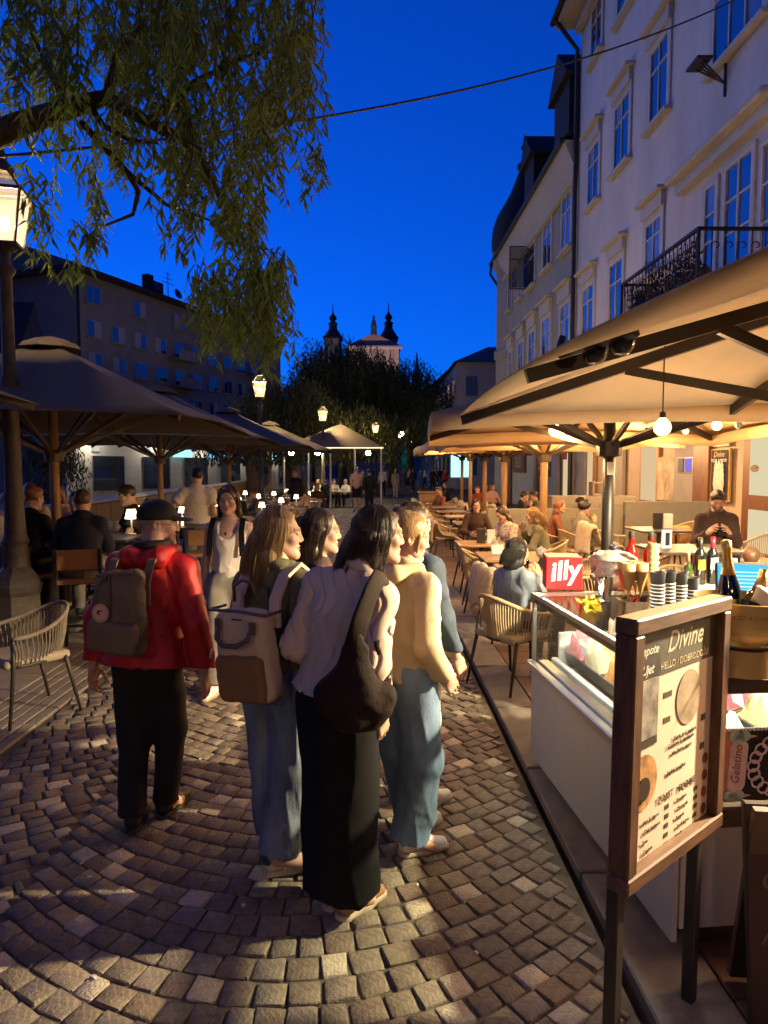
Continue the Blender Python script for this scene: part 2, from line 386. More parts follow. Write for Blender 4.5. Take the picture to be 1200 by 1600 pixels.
# ------------------------------------------------------------------ poses (facing +Y, feet at the origin, for 1.72 m)
ARM = {'down': ((.05, -.03, -.28), (.055, .03, -.53)), 'pocket': ((.1, -.08, -.25), (.05, .09, -.44)), 'bent': ((.05, -.05, -.27), (.02, .19, -.33)),
       'phone': ((.05, .03, -.27), (-.05, .23, -.14)), 'face': ((.05, .14, -.23), (-.08, .23, -.0)), 'table': ((.1, .1, -.25), (-.03, .33, -.27)),
       'fwd': ((.04, .07, -.27), (.03, .2, -.47)), 'back': ((.05, -.13, -.25), (.05, -.14, -.51)), 'hip': ((.17, -.08, -.22), (.03, -.02, -.40)),
       'lap': ((.07, .02, -.27), (-.03, .24, -.31))}
def pose(kind='stand', R_='down', L_='down', lean=0., twist=0., head=0., nod=0., tilt=0., step=0., seat=.46, wide=1., legs=None, sway=0.):
    J = dict(pel=(0, 0, .95), wai=(0, 0, 1.08), che=(0, 0, 1.27), nek=(0, -.012, 1.46), hed=(0, .015, 1.607))
    for s, n in ((1, 'R'), (-1, 'L')):
        J['sh'+n] = (s*.16*wide, -.012, 1.372); J['hi'+n] = (s*.088, 0, .92); J['kn'+n] = (s*.095, .025, .5); J['an'+n] = (s*.1, -.02, .085); J['ft'+n] = s*.12
    if kind == 'stand' and step:
        J['knR'] = (.09, step*.55, .51); J['anR'] = (.085, step, .09); J['knL'] = (-.09, .03, .49); J['anL'] = (-.085, -step*1.05, .13)
    if legs: J.update(legs)
    J = {k: (v if k.startswith('ft') else Vector(v)) for k, v in J.items()}
    if kind == 'sit':
        dz = seat+.09-.95
        for k in ('pel', 'wai', 'che', 'nek', 'hed', 'shR', 'shL'): J[k].z += dz
        for s, n in ((1, 'R'), (-1, 'L')):
            J['hi'+n] = Vector((s*.09, .02, seat+.09)); J['kn'+n] = Vector((s*.12, .43, seat+.07)); J['an'+n] = Vector((s*.12, .42 if seat < .6 else .4, .085+max(0, seat-.47)))
    up = ('wai', 'che', 'nek', 'hed', 'shR', 'shL'); piv = J['pel'].copy()
    T = Matrix.Translation(piv) @ Matrix.Rotation(twist, 4, 'Z') @ Matrix.Rotation(sway, 4, 'Y') @ Matrix.Rotation(-lean, 4, 'X') @ Matrix.Translation(-piv)
    for k in up: J[k] = T @ J[k]
    A = T.to_3x3()
    for s, n, a in ((1, 'R', R_), (-1, 'L', L_)):
        e, w = (ARM[a] if isinstance(a, str) else a)
        if isinstance(a, str) and a in ('table', 'face', 'phone', 'lap') and lean: B = Matrix.Rotation(twist, 3, 'Z')
        else: B = A
        J['el'+n] = J['sh'+n]+B @ Vector((s*e[0], e[1], e[2])); J['wr'+n] = J['sh'+n]+B @ Vector((s*w[0], w[1], w[2]))
    J['TH'] = Matrix.Rotation(twist+head, 4, 'Z') @ Matrix.Rotation(-nod, 4, 'X') @ Matrix.Rotation(tilt, 4, 'Y')
    J['A'] = A; J['kind'] = kind; return J
SKIN = {'fair': (.52, .315, .225), 'mid': (.46, .26, .175), 'tan': (.38, .21, .14)}
def build_field(pts, h, pad=.1):
    P = np.array([tuple(p) for p in pts]); return Field(P.min(0)-pad, P.max(0)+pad, h)
def person(label, loc, rz, J, H=1.68, top=None, bottom=None, shoes=None, hair=None, skin='fair', det=0, male=False, beard=False, curl=.7, group=None, flat_y=1.4, shoe_kind='sneaker'):
    """top: dict(mat, ease, hem, sleeve, noise, name, fn); bottom: dict(mat, r0, r1, end, name)"""
    S = H/1.72; root = thing('person', label, 'person', loc, rz, group); root.scale = (S, S, S)
    hb = (.024, .016, .012)[det]; hg = (.022, .015, .0095)[det]; hh = (.012, .007, .0042)[det]; ax = J['A'] @ Vector((0, 1, 0)); fy = (tuple(ax), flat_y)
    # --- body: one continuous skin
    f = build_field([v for v in J.values() if isinstance(v, Vector)], hb, .2)
    w = 1.08 if male else 1.
    f.cone(J['pel'], J['wai'], .118*w, .105*w, .05, flat=fy); f.cone(J['wai'], J['che'], .105*w, .132*w, .05, flat=fy)
    [f.cone(J['nek']+J['A'] @ Vector((0, 0, -.035)), J['sh'+n], .045, .043, .05) for n in 'RL']; f.cone(J['che'], J['nek'], .105*w, .05, .06, flat=fy)
    f.cone(J['nek'], J['hed'] + J['A'] @ Vector((0, -.03, -.06)), .05*w, .046*w, .03)
    for n in 'RL':
        f.cone(J['sh'+n], J['el'+n], .047*w, .037*w, .03); f.cone(J['el'+n], J['wr'+n], .037*w, .026*w, .02)
        f.cone(J['hi'+n], J['kn'+n], .078*w, .052, .04); f.cone(J['kn'+n], J['an'+n], .052, .035, .02)
        f.cone(J['an'+n], J['an'+n]+Vector((J['ft'+n]*.3, .1, -.045)), .034, .028, .02)
    v, q = f.nets(); parts = [(v, q, np.ones((len(v), 3)))]
    hv, hq, hc = head_mesh(hh, male, beard); TH = Matrix.Translation(J['hed']) @ J['TH']; parts.append((xf(hv, TH), hq, hc))
    if det >= 0:
        mv, mq, mc = hand_mesh(.0042 if det else .0065, curl)
        for s, n in ((1, 'R'), (-1, 'L')):
            d = (J['wr'+n]-J['el'+n]).normalized(); x = Vector((s, 0, 0)); x = (x-d*x.dot(d)).normalized() if abs(x.dot(d)) < .95 else d.orthogonal().normalized()
            z = -d; y = z.cross(x)*1.
            T = Matrix((x, y, z)).transposed().to_4x4()
            if n == 'L': T = Matrix((x, -y, z)).transposed().to_4x4()
            T = Matrix.Translation(J['wr'+n]) @ T
            parts.append((xf(mv, T), mq if n == 'R' else mq[:, ::-1], mc))
    v, q, c = join_vq(parts); base = SKIN[skin]
    link('body', np_mesh('body', v, q, ATT('skin_'+skin, base, rough=.5, sub=.08), True, c), root)
    if det == 2:
        for s in (-1, 1):
            e = MB(); e.lathe([(0, -.0118), (.0062, -.0102), (.0104, -.0058), (.0118, 0), (.0104, .0058), (.0076, .0092)], 12, cap=False, mi=0); e.lathe([(.0076, .0092), (.0055, .0104), (0, .0118)], 12, mi=1)
            o = e.build('eye', [M('eye_white', (.72, .68, .64), .2, var=.02), M('iris', (.05, .035, .025), .15)], root, True)
            o.matrix_local = TH @ Matrix.Translation((s*.031, .0792, .004)) @ Matrix.Rotation(-math.pi/2, 4, 'X')
    # --- trousers / skirt
    if bottom:
        b = bottom; g = build_field([J[k] for k in ('pel', 'wai', 'hiR', 'hiL', 'knR', 'knL', 'anR', 'anL')], hg, .22)
        r0, rk, r1 = b.get('r0', .098), b.get('rk', .075), b.get('r1', .06); e = b.get('end', 1.)
        g.cone(J['wai'].lerp(J['pel'], .3), J['pel'], .118*w, .138*w, .04, flat=(fy[0], 1.3))
        for n in 'RL':
            g.cone(J['hi'+n]+Vector((0, -.015, 0)), J['kn'+n], r0*w, rk*w, .05)
            if e > .5: g.cone(J['kn'+n], J['kn'+n].lerp(J['an'+n], (e-.5)*2), rk, r1, .03, cut=True)
        if b.get('skirt'):
            a = (J['anR']+J['anL'])/2; a.z = b['skirt']; g.cone((J['hiR']+J['hiL'])/2+Vector((0, -.01, -.05)), a, .16, b.get('rs', .2), .05, flat=((0, 1, 0), b.get('fs', 1.2)), cut=True)
        if e <= .5 and not b.get('skirt'):
            kz = (J['kn'+'R'].z+.06); g.plane((0, 0, kz), (0, 0, -1)) if J['kind'] == 'stand' else None
        nz = b.get('noise', .008); ph = loc[0]*7+loc[1]*3
        cr = b.get('crease', .009 if det else 0.)
        g.disp(lambda x, y, z: .6*nz*wob(x, y, z*(.45 if J['kind'] == 'stand' else 1), 1.7, ph)-cr*crease(x, y, z, .8, ph, (1.1, .8, .18))-cr*.8*np.clip((.42-z)*3, 0, 1)*crease(x, y, z, 1.5, ph+1, (.3, .2, 1.)))
        v, q = g.nets(); link(b.get('name', 'trousers'), np_mesh('trousers', v, q, b['mat']), root)
    # --- top
    if top:
        t = top; e = t.get('ease', .018); g = build_field([J[k] for k in ('pel', 'wai', 'che', 'nek', 'shR', 'shL', 'elR', 'elL', 'wrR', 'wrL')], t.get('h', hg), .2)
        hem = J['pel'].lerp(J['wai'], t.get('hem', -.2)); fl = t.get('flare', .032)
        g.cone(hem, J['wai'], (.125+fl)*w+e, .112*w+e*1.2, .05, flat=(fy[0], 1.3)); g.cone(J['wai'], J['che'], .112*w+e*1.2, .135*w+e, .06, flat=(fy[0], 1.32))
        [g.cone(J['nek']+J['A'] @ Vector((0, 0, -.035)), J['sh'+n], .046+e*.6, .046+e*.6, .05) for n in 'RL']; g.cone(J['che'], J['nek'], .108*w+e, .05+e*.7, .06, flat=(fy[0], 1.3))
        sl = t.get('sleeve', 'long')
        for n in 'RL':
            if sl == 'none': continue
            a, b_, c_ = J['sh'+n], J['el'+n], J['wr'+n]
            if sl == 'short': g.cone(a, a.lerp(b_, .62), .058*w+e*.7, .055*w+e*.8, .04, cut=True)
            else:
                g.cone(a, b_, .05*w+e*.5, .043*w+e*.5, .035); g.cone(b_, b_.lerp(c_, t.get('cuff', .97)), .043*w+e*.5, t.get('rc', .034)+e*.4, .03, cut=True)
        up = (J['wai']-J['pel']).normalized(); g.plane(hem, -up)
        nk = t.get('neck', .03); g.plane(J['nek']+(J['hed']-J['nek']).normalized()*nk, (J['hed']-J['nek'])+J['A'] @ Vector((0, t.get('vneck', .03), 0)))
        if t.get('scoop'): g.ell(J['che']+J['A'] @ Vector((0, .1, .13)), (.085, .12, .11), .02, mode='s')
        nz = t.get('noise', .006); ph = loc[0]*5+loc[1]*9
        cr = t.get('crease', .008 if det else 0.)
        g.disp(lambda x, y, z: .55*nz*wob(x, y, z*.6, 1.9, ph)-cr*crease(x, y, z, .75, ph, (.9, .5, .55))-cr*.7*crease(x, y, z, 1.25, ph+2, (-.5, .4, .9)))
        if t.get('fn'): g.disp(t['fn'])
        v, q = g.nets(); o = link(t.get('name', 'jacket'), np_mesh('jacket', v, q, t['mat']), root)
        if t.get('collar') is not None:
            k = MB(); c0 = J['nek']+Vector((0, -.005, .005)); u = (J['hed']-J['nek']).normalized()
            k.lathe([(.078, -.02), (.086, .0), (.084, t['collar']*.5), (.074, t['collar']), (.066, t['collar']), (.07, 0), (.06, -.02)], 22, T=Matrix.Translation(c0) @ rotframe(u), sy=.95)
            k.build('collar', t.get('cmat', t['mat']), o, True)
    # --- shoes
    if shoes:
        (uv, uq), (sv, sq) = shoe_mesh(shoe_kind)
        for n in 'RL':
            a = J['an'+n]; pitch = 0.; T = Matrix.Translation((a.x, a.y+.035, a.z-.085)) @ Matrix.Rotation(-J['ft'+n]*1.6, 4, 'Z')
            if a.z > .12 and J['kind'] == 'stand': T = T @ Matrix.Rotation(-.35, 4, 'X')
            s_ = link('shoe', np_mesh('shoe', xf(uv, T), uq, shoes), root); 
            if det == 2:
                q_ = MB()
                for k_ in range(4): q_.tube([(-.024, .02+k_*.018, .078-k_*.006), (0, .026+k_*.018, .086-k_*.008), (.024, .02+k_*.018, .078-k_*.006)], .0028, 5, T=T)
                q_.build('lace', M('lace_white', (.6, .56, .5), .8), s_, True)
            link('sole', np_mesh('sole', xf(sv, T), sq, M('sole_rubber', (.45, .36, .26), .7) if shoe_kind == 'sneaker' else M('sole_dark', (.03, .028, .025), .7)), s_)
    if hair: hair_mesh(root, hair, TH, det, J)
    return root, J, TH
# ------------------------------------------------------------------ hair
HAIRC = {'dark': ((.028, .017, .011), (.06, .035, .02)), 'black': ((.008, .007, .007), (.02, .017, .015)), 'brown': ((.07, .035, .018), (.13, .07, .035)),
         'blond': ((.16, .09, .035), (.42, .26, .11)), 'ginger': ((.16, .05, .018), (.28, .1, .035)), 'grey': ((.2, .19, .18), (.34, .33, .31)), 'auburn': ((.1, .035, .018), (.2, .075, .03))}
def hair_mat(c):
    n = 'hair_'+c
    if n in MATS: return MATS[n]
    a, b = HAIRC[c]; m = M(n, b, .42, var=.05, scale=5, col2=a, stretch=(14, 14, .6), spec=.45, bump=.25, bscale=12)
    return m
def hair_mesh(root, hr, TH, det, J):
    st = hr['style']; c = hr.get('col', 'brown'); L = hr.get('len', .3); mat = hair_mat(c); h = (.013, .009, .0058)[det]
    f = Field((-.2, -.28, -.25-L), (.2, .16, .16), h)
    vol = hr.get('vol', .965 if st == 'short' else 1.)
    f.ell((0, -.018, .034), (.084*vol, .102*vol, .092*vol), .01)
    if st in ('short', 'buzz'):
        f.ell((0, .05, .078), (.048, .038, .032), .04) if st == 'short' else None
        f.ell((0, .085, -.05), (.1, .075, .1), .015, mode='s'); f.plane((0, -.06, -.045), (0, .25, -1)); f.ell((0, .02, -.1), (.12, .09, .085), .01, mode='s')
        if st == 'buzz': f.disp(lambda x, y, z: .006+0*x)
    else:
        f.ell((0, .092, -.018), (.06, .072, .1), .02, mode='s')
        if st in ('long', 'half', 'bob'):
            e = -.06-L
            for s in (-1, 1):
                f.cone((s*.066, -.015, .0), (s*.07, -.04, -.11), .022, .024, .03); f.cone((s*.068, -.04, -.1), (s*.06, -.07, e*.85), .026, .016, .04)
            f.cone((0, -.07, -.02), (0, -.08, -.12), .058, .058, .05, flat=((0, 1, 0), 1.4)); f.cone((0, -.08, -.1), (hr.get('sx', 0.), -.115, e), .068, .04, .05, flat=((0, 1, 0), 2.))
            if st == 'bob': f.plane((0, 0, -.06-L), (0, 0, -1))
        if st in ('bun', 'pony'):
            f.plane((0, -.04, -.06), (0, .35, -1)); f.ell((0, -.115, .06), (.045, .04, .04), .02)
            if st == 'pony': f.cone((0, -.12, .04), (0, -.14, -.06-L), .032, .014, .02)
            for s in (-1, 1): f.cone((s*.074, .03, .02), (s*.07, .035, -.06), .01, .006, .012)
    ph = hr.get('ph', 1.)
    f.disp(lambda x, y, z: .0012*np.sin(np.arctan2(x, y+.05)*46+6*np.sin(z*14+ph))+.004*wob(x, y, z*.5, 3, ph))
    v, q = f.nets(); o = link('hair', np_mesh('hair', v, q, mat), root); o.matrix_local = TH
    if det == 2 and st in ('long', 'half', 'bun', 'bob'):
        m = MB(); rs = random.Random(int(ph*97)+3); n = 1500 if st in ('long', 'half') else 900
        for i in range(n):
            s = rs.choice((-1, 1)); az = R(rs.uniform(62, 178))*s; j = rs.uniform(-.02, .02); r = rs.uniform(.0006, .0014); fly = rs.random() < .06; pts = []
            ex, ey, ez = .0855*vol, .104*vol, .094*vol; k = rs.uniform(.98, 1.03); w0 = rs.uniform(0, 6)
            top = rs.uniform(8, 60); a1 = 96 if st != 'bun' else rs.uniform(70, 100)
            for t in np.linspace(top, a1, 7):
                a = R(t); p = Vector((math.sin(az)*math.sin(a)*ex*k, math.cos(az)*math.sin(a)*ey*k-.018, math.cos(a)*ez*k+.034))
                if st == 'bun' and t > 30: p = p.lerp(Vector((0, -.112, .06)), ((t-30)/90)**1.5)
                pts.append(p)
            if st in ('long', 'half', 'bob'):
                p = pts[-1].copy(); ll = (.06+L)*rs.uniform(.75, 1.02); back = .5+.5*(-math.cos(az)); seg = 9
                for t in range(1, seg+1):
                    u = t/seg; x = p.x*(1.06-.12*u)+hr.get('sx', 0)*u*u*back+hr.get('wave', .004)*math.sin(u*9+w0)+j*u
                    y = p.y*(1.03)-.055*u*(.4+.6*back)-.02*math.sin(u*3)*back; pts.append(Vector((x, y, p.z-ll*u)))
            if fly: pts = [p_+Vector((math.sin(w0)*.02, math.cos(w0)*.02, .004))*((i_/len(pts))**1.3) for i_, p_ in enumerate(pts)]
            m.tube(pts, [r*(1-.65*(t/(len(pts)-1))**2) for t in range(len(pts))], 3, cap=False)
        m.build('hair_strand', mat, o, True)['kind'] = 'stuff'
    return o
# ------------------------------------------------------------------ ground, street, paving
def onX(px, py, X): r = ray(px, py); return Vector((0, 0, CAMZ)) + r*(X/r.x)
def struct(o): o['kind'] = 'structure'; return o
XL, XR = -2.42, .89
m_joint = M('joint_sand', (.026, .02, .015), .95, var=.4, scale=30, bump=.4)
SETT = [M('sett_dark', (.17, .135, .1), .7, var=.35, scale=26, bump=.7, bscale=60, spec=.3), M('sett_grey', (.21, .17, .13), .68, var=.32, scale=22, bump=.7, bscale=55, spec=.3),
        M('sett_brown', (.165, .122, .09), .72, var=.32, scale=24, bump=.7, bscale=60, spec=.3), M('sett_pale', (.46, .39, .29), .72, var=.28, scale=34, bump=.8, bscale=70, spec=.3)]
g = MB(); g.box((300-7, 275, -.09), (614, 650, .1)); struct(g.build('ground', M('ground_dark', (.05, .045, .042), .9, var=.3, scale=2)))
g = MB(); g.add([(-200, 30, -.05), (-17, 30, -.05), (-12, 48, -.05), (-7.2, 60, -.05), (-7.2, 400, -.05), (-200, 400, -.05)], [(0, 1, 2, 3, 4, 5)]); struct(g.build('far_bank', MATS['ground_dark']))
g = MB(); g.box((-100, 150, -3.6), (186, 400, .2)); struct(g.build('river', M('water', (.01, .02, .025), .12, var=.2, scale=3, bump=.5, bscale=6)))
street = MB(); street.box(((XL+XR)/2, 60, -.0365), (XR-XL, 122, .05)); street = struct(street.build('street', M('street_bed', (.1, .082, .062), .9, var=.35, scale=14, bump=.6, bscale=25)))
def sett_geo(rs, hx, hy):
    """rough square stone: 4x4 top and a skirt"""
    us = (-1, -.9, .9, 1); P = []
    cj = {(i, j): (rs.uniform(-.1, .1), rs.uniform(-.1, .1)) for i in (0, 1) for j in (0, 1)}; tx, ty = rs.uniform(-.0035, .0035), rs.uniform(-.0035, .0035)
    for j, v in enumerate(us):
        for i, u in enumerate(us):
            a, b = (u+1)/2, (v+1)/2; dx = sum(cj[p, q][0]*(a if p else 1-a)*(b if q else 1-b) for p in (0, 1) for q in (0, 1)); dy = sum(cj[p, q][1]*(a if p else 1-a)*(b if q else 1-b) for p in (0, 1) for q in (0, 1))
            edge = (i in (0, 3))+(j in (0, 3)); z = tx*u+ty*v-(.0045 if edge == 1 else .01 if edge == 2 else 0)+rs.uniform(-.0015, .0015)
            sq = .9 if edge == 2 else 1
            P.append(((u*sq+dx+rs.uniform(-.035, .035))*hx, (v*sq+dy+rs.uniform(-.035, .035))*hy, z))
    F = [(j*4+i, j*4+i+1, j*4+i+5, j*4+i+4) for j in range(3) for i in range(3)]
    ring = [0, 1, 2, 3, 7, 11, 15, 14, 13, 12, 8, 4]
    for k in ring: P.append((P[k][0]*1.02, P[k][1]*1.02, -.042))
    for k in range(12): a, b = ring[k], ring[(k+1) % 12]; F.append((a, 16+k, 16+(k+1) % 12, b))
    return P, F
def lay_setts():
    rs = random.Random(11); spots = []; W, A = 2.4, .52; pit = .118
    for c in (-.35, -2.75):
        n0, n1 = int(1.2/pit), int(26.5/pit)
        for n in range(n0, n1):
            y0 = n*pit; u = -1.; off = rs.uniform(0, .06)
            x = c-W/2+.01+off*.2; 
            while x < c+W/2-.02:
                uu = (x-c)/(W/2); sl = 2*A*uu/(W/2); cs = 1/math.sqrt(1+sl*sl); w = rs.uniform(.1, .135)
                x2 = min(x+w*cs, c+W/2-.005); xm = (x+x2)/2; um = (xm-c)/(W/2)
                if x2-x > .035*cs and XL+.03 < xm < XR-.02:
                    y = y0-A*(1-um*um)+.3; spots.append((xm, y, math.atan(2*A*um/(W/2)), (x2-x)/cs/2-.0055, pit*max(cs, .72)/2-.005))
                x = x2
    geos = [sett_geo(rs, 1, 1) for _ in range(14)]
    mats = [SETT[rs.choices((0, 1, 2, 3), (42, 32, 16, 10))[0]] for _ in spots]
    def inview(x, y):
        p = Vector((x, y, 0))-Vector((0, 0, CAMZ)); d = p.dot(_fw); a, b = 600+FPX*p.dot(_rt)/d, 800-FPX*p.dot(_up)/d
        return -10 < a < 1000 and b < 1612 and not (460 < a < 600 and b < 1400 and b > 1080)
    near = sorted((i for i, s in enumerate(spots) if inview(s[0], s[1])), key=lambda i: spots[i][1])[:300]; nset = set(near)
    mesh = {}
    for i in near:
        x, y, r, hx, hy = spots[i]; gi = i % 14; mk = (gi, mats[i].name)
        if mk not in mesh:
            b = MB(); P, F = geos[gi]; b.add([(p[0]*.058, p[1]*.052, p[2]) for p in P], F); mesh[mk] = b.mesh('paving_sett', mats[i], True); mesh[mk].set_sharp_from_angle(angle=R(50))
        o = link('paving_sett', mesh[mk], street, (x, y, rs.uniform(-.003, .003)), r); o.scale = (hx/.058, hy/.052, 1)
    V = []; Q = []; MI = []; o = 0; idx = {m.name: k for k, m in enumerate(SETT)}
    GP = [np.array(p) for p, f in geos]; GF = np.array(geos[0][1])
    for i, (x, y, r, hx, hy) in enumerate(spots):
        if i in nset or y < .9: continue
        p = GP[i % 14]; X_, Y_ = p[:, 0]*hx, p[:, 1]*hy; c_, s_ = math.cos(r), math.sin(r)
        V.append(np.stack([x+X_*c_-Y_*s_, y+X_*s_+Y_*c_, p[:, 2]+rs.uniform(-.003, .003)], 1)); Q.append(GF+o); o += len(p); MI += [idx[mats[i].name]]*len(GF)
    me = np_mesh('paving_setts', np.concatenate(V), np.concatenate(Q), SETT, True); me.polygons.foreach_set('material_index', MI); me.set_sharp_from_angle(angle=R(50))
    link('paving_setts', me, street)['kind'] = 'stuff'
lay_setts()
# right kerb slabs, drain gap, terrace floor, raised floor by the wall
m_kerb = M('kerb_stone', (.16, .14, .12), .75, var=.25, scale=7, bump=.4, bscale=80)
terr = MB(); terr.box((6.2, 30, -.05), (9.9, 84, .06)); terr = struct(terr.build('terrace', M('terrace_joint', (.04, .03, .025), .9)))
dr = MB(); dr.box((.905, 40, -.06), (.05, 82, .04)); struct(dr.build('drain_channel', M('drain_dark', (.012, .011, .01), .8)))
kb = MB(); kb.box((0, 0, 0), (.3, 1.03, .06), bev=.008); kbm = kb.mesh('kerb_slab', m_kerb)
for i in range(32):
    y = .3+i*1.05; link('kerb_slab', kbm, terr, (1.085+random.uniform(-.004, .004), y, -.012+random.uniform(-.003, .003)))
m_plank = [M('terrace_tile_%s' % a, c, .6, var=.3, scale=5, bump=.3, bscale=40) for a, c in (('a', (.13, .07, .045)), ('b', (.1, .06, .042)), ('c', (.15, .085, .055)))]
tl = MB(); tl.box((0, 0, 0), (.392, .392, .03), bev=.004); tm = [tl.mesh('floor_tile', m) for m in m_plank]
nt_ = 0
for i in range(5):
    for j in range(40):
        if nt_ < 200: link('floor_tile', tm[random.randrange(3)], terr, (1.245+.2+i*.4, 1.2+j*.4, -.0085+random.uniform(-.002, .002))); nt_ += 1
rest = MB()
for i in range(15):
    for j in range(70):
        if i < 5 and j < 40: continue
        rest.box((1.445+i*.4, 1.2+j*.4, -.0085), (.392, .392, .03))
rest.build('floor_tiles', m_plank[0], terr)['kind'] = 'stuff'
deck = MB(); deck.box((5.1, 11.4, .1), (3.8, 10.8, .23), bev=.01); struct(deck.build('raised_terrace', M('deck_stone', (.2, .14, .09), .7, var=.25, scale=4, bump=.3)))
# left: stone strips and pavement slabs
lp = MB(); lp.box((-4.75, 30, -.07), (4.64, 62, .06)); lp = struct(lp.build('left_pavement', M('pavement_joint', (.04, .034, .03), .9)))
ms = M('strip_stone', (.2, .165, .135), .75, var=.25, scale=9, bump=.4)
for k in range(5):
    for j in range(14):
        b = MB(); b.box((0, 0, 0), (.085, 2.17, .05), bev=.007); link('edge_stone', b.mesh('edge_stone', ms), lp, (-2.475-k*.101, 1.5+j*2.18, -.02+random.uniform(-.002, .002)))
msl = [M('slab_%s' % a, c, .6, var=.2, scale=4, bump=.25, bscale=50) for a, c in (('a', (.21, .165, .13)), ('b', (.18, .145, .12)), ('c', (.24, .19, .15)))]
b = MB(); b.box((0, 0, 0), (.69, .49, .05), bev=.005); slm = [b.mesh('pavement_slab', m) for m in msl]
for i in range(6):
    for j in range(46):
        link('pavement_slab', slm[random.randrange(3)], lp, (-3.28-i*.7, 3.2+j*.5+(i % 2)*.2, -.018+random.uniform(-.002, .002)))
# ------------------------------------------------------------------ windows and houses (facades that run along the street, seen from -x)
m_glass = M('window_glass', (.02, .03, .05), .05, var=.1, spec=1.0); m_glass.node_tree.nodes['Principled BSDF'].inputs['IOR'].default_value = 2.3; m_glass2 = M('window_glass_curtained', (.16, .17, .2), .09, var=.3, scale=2, spec=1.0); m_glass2.node_tree.nodes['Principled BSDF'].inputs['IOR'].default_value = 2.; m_wframe = M('window_frame_white', (.55, .54, .52), .5, var=.08)
m_wdark = M('window_frame_dark', (.12, .1, .08), .5); m_trim = M('stone_trim', (.5, .47, .43), .7, var=.1, bump=.2)
def window_x(par, X, y0, y1, z0, z1, hood=0., sill=True, mull=1, trans=(.7,), fm=None, tm_=None, case=.11, open_=False, glass=None):
    """a window on a wall in the plane x = X that faces -x"""
    fm = fm or m_wframe; tm_ = tm_ or m_trim; yc, zc, w, h = (y0+y1)/2, (z0+z1)/2, y1-y0, z1-z0
    f = MB(); t = .07
    for yy in (y0+t/2, y1-t/2): f.box((X-.01, yy, zc), (.08, t, h))
    for zz in (z0+t/2, z1-t/2): f.box((X-.012, yc, zz), (.076, w-2*t, t))
    win = f.build('window', fm, par)
    for k in range(mull+1):
        a = y0+t+(w-2*t)*k/(mull+1); b_ = y0+t+(w-2*t)*(k+1)/(mull+1)
        zs = [z0+t]+[z0+t+(h-2*t)*q for q in trans]+[z1-t]
        for q in range(len(zs)-1):
            p = MB(); p.box((0, 0, 0), (.01, b_-a-.03, zs[q+1]-zs[q]-.03), Matrix.Translation((X-.009, (a+b_)/2, (zs[q]+zs[q+1])/2)) @ Matrix.Rotation(random.uniform(-.02, .02), 4, 'Z') @ Matrix.Rotation(random.uniform(-.02, .02), 4, 'Y')); p.build('pane', glass or random.choice((m_glass, m_glass, m_glass2)), win)
    gb = MB()
    for k in range(1, mull+1): gb.box((X-.018, y0+t+(w-2*t)*k/(mull+1), zc), (.05, .045, h-2*t))
    for q in trans: gb.box((X-.02, yc, z0+t+(h-2*t)*q), (.04, w-2*t, .035))
    gb.build('glazing_bar', fm, win)
    if case:
        c = MB()
        for yy in (y0-case/2, y1+case/2): c.box((X-.015, yy, zc), (.07, case, h))
        c.box((X-.017, yc, z1+case/2), (.074, w+2*case, case)); c.build('casing', tm_, win)
    if sill: s = MB(); s.box((X-.07, yc, z0-.07), (.24, w+2*case+.12, .1), bev=.015); s.build('sill', tm_, win)
    if hood:
        s = MB(); s.box((X-.05, yc, z1+case+hood*.5), (.14, w+2*case, hood)); s.box((X-.12, yc, z1+case+hood+.045), (.3, w+2*case+.24, .09), bev=.02); s.build('hood', tm_, win)
    return win
def win_px(par, X, px0, px1, pt, pb, **k):
    pc = (px0+px1)/2; a = onX(px0, 730, X).y; b_ = onX(px1, 730, X).y; z1 = onX(pc, pt, X).z; z0 = onX(pc, pb, X).z
    return window_x(par, X, min(a, b_), max(a, b_), z0, z1, **k)
WX = 7.0
b1 = thing('corner_house', 'tall white plastered house with balcony above the lit terrace', 'house', (0, 0, 0))
m_white = M('plaster_white', (.62, .58, .56), .85, var=.13, scale=1.1, bump=.2, bscale=30, stretch=(1, 1, .3))
Y1 = onX(900, 500, WX).y; ZT = onX(905, 42, WX).z
w = MB(); w.box((WX+5, (Y1+2)/2, (ZT+4.2)/2), (10, Y1-2, ZT-4.2)); w.build('wall', m_white, b1)
r = MB(); r.add([(WX-.9, 1.5, ZT+.25), (WX-.9, Y1+.4, ZT+.25), (WX+5, Y1+.4, ZT+4.5), (WX+5, 1.5, ZT+4.5), (WX-.9, 1.5, ZT+.05), (WX-.9, Y1+.4, ZT+.05), (WX+5, Y1+.4, ZT+4.2), (WX+5, 1.5, ZT+4.2)], [(0, 1, 2, 3), (7, 6, 5, 4), (0, 4, 5, 1), (1, 5, 6, 2), (2, 6, 7, 3), (3, 7, 4, 0)])
m_roof = M('roof_dark', (.035, .028, .025), .8, var=.3, scale=8); roof1 = r.build('roof', m_roof, b1)
e = MB(); e.box((WX-.4, (Y1+2)/2, ZT-.02), (.85, Y1-1.4, .12)); e.box((WX-.12, (Y1+2)/2, ZT-.25), (.25, Y1-2, .34), bev=.04); e.build('eaves', M('eaves_plaster', (.5, .44, .38), .8), b1)
gt = MB(); gt.tube([(WX-.92, 2, ZT+.1), (WX-.92, Y1+.3, ZT+.1)], .09, 8); gt.build('gutter', m_roof, b1)
dp = MB(); dp.tube([(WX-.9, Y1-.05, ZT+.02), (WX-.5, Y1-.02, ZT-.45), (WX-.12, Y1, ZT-.9), (WX-.12, Y1, 0.)], .075, 8); dp.build('downpipe', M('pipe_dark', (.03, .027, .027), .5), b1)
for a in ((1002, 1030, 88, 203), (950, 973, 172, 272), (911, 928, 240, 328)): win_px(b1, WX, *a, hood=.35)
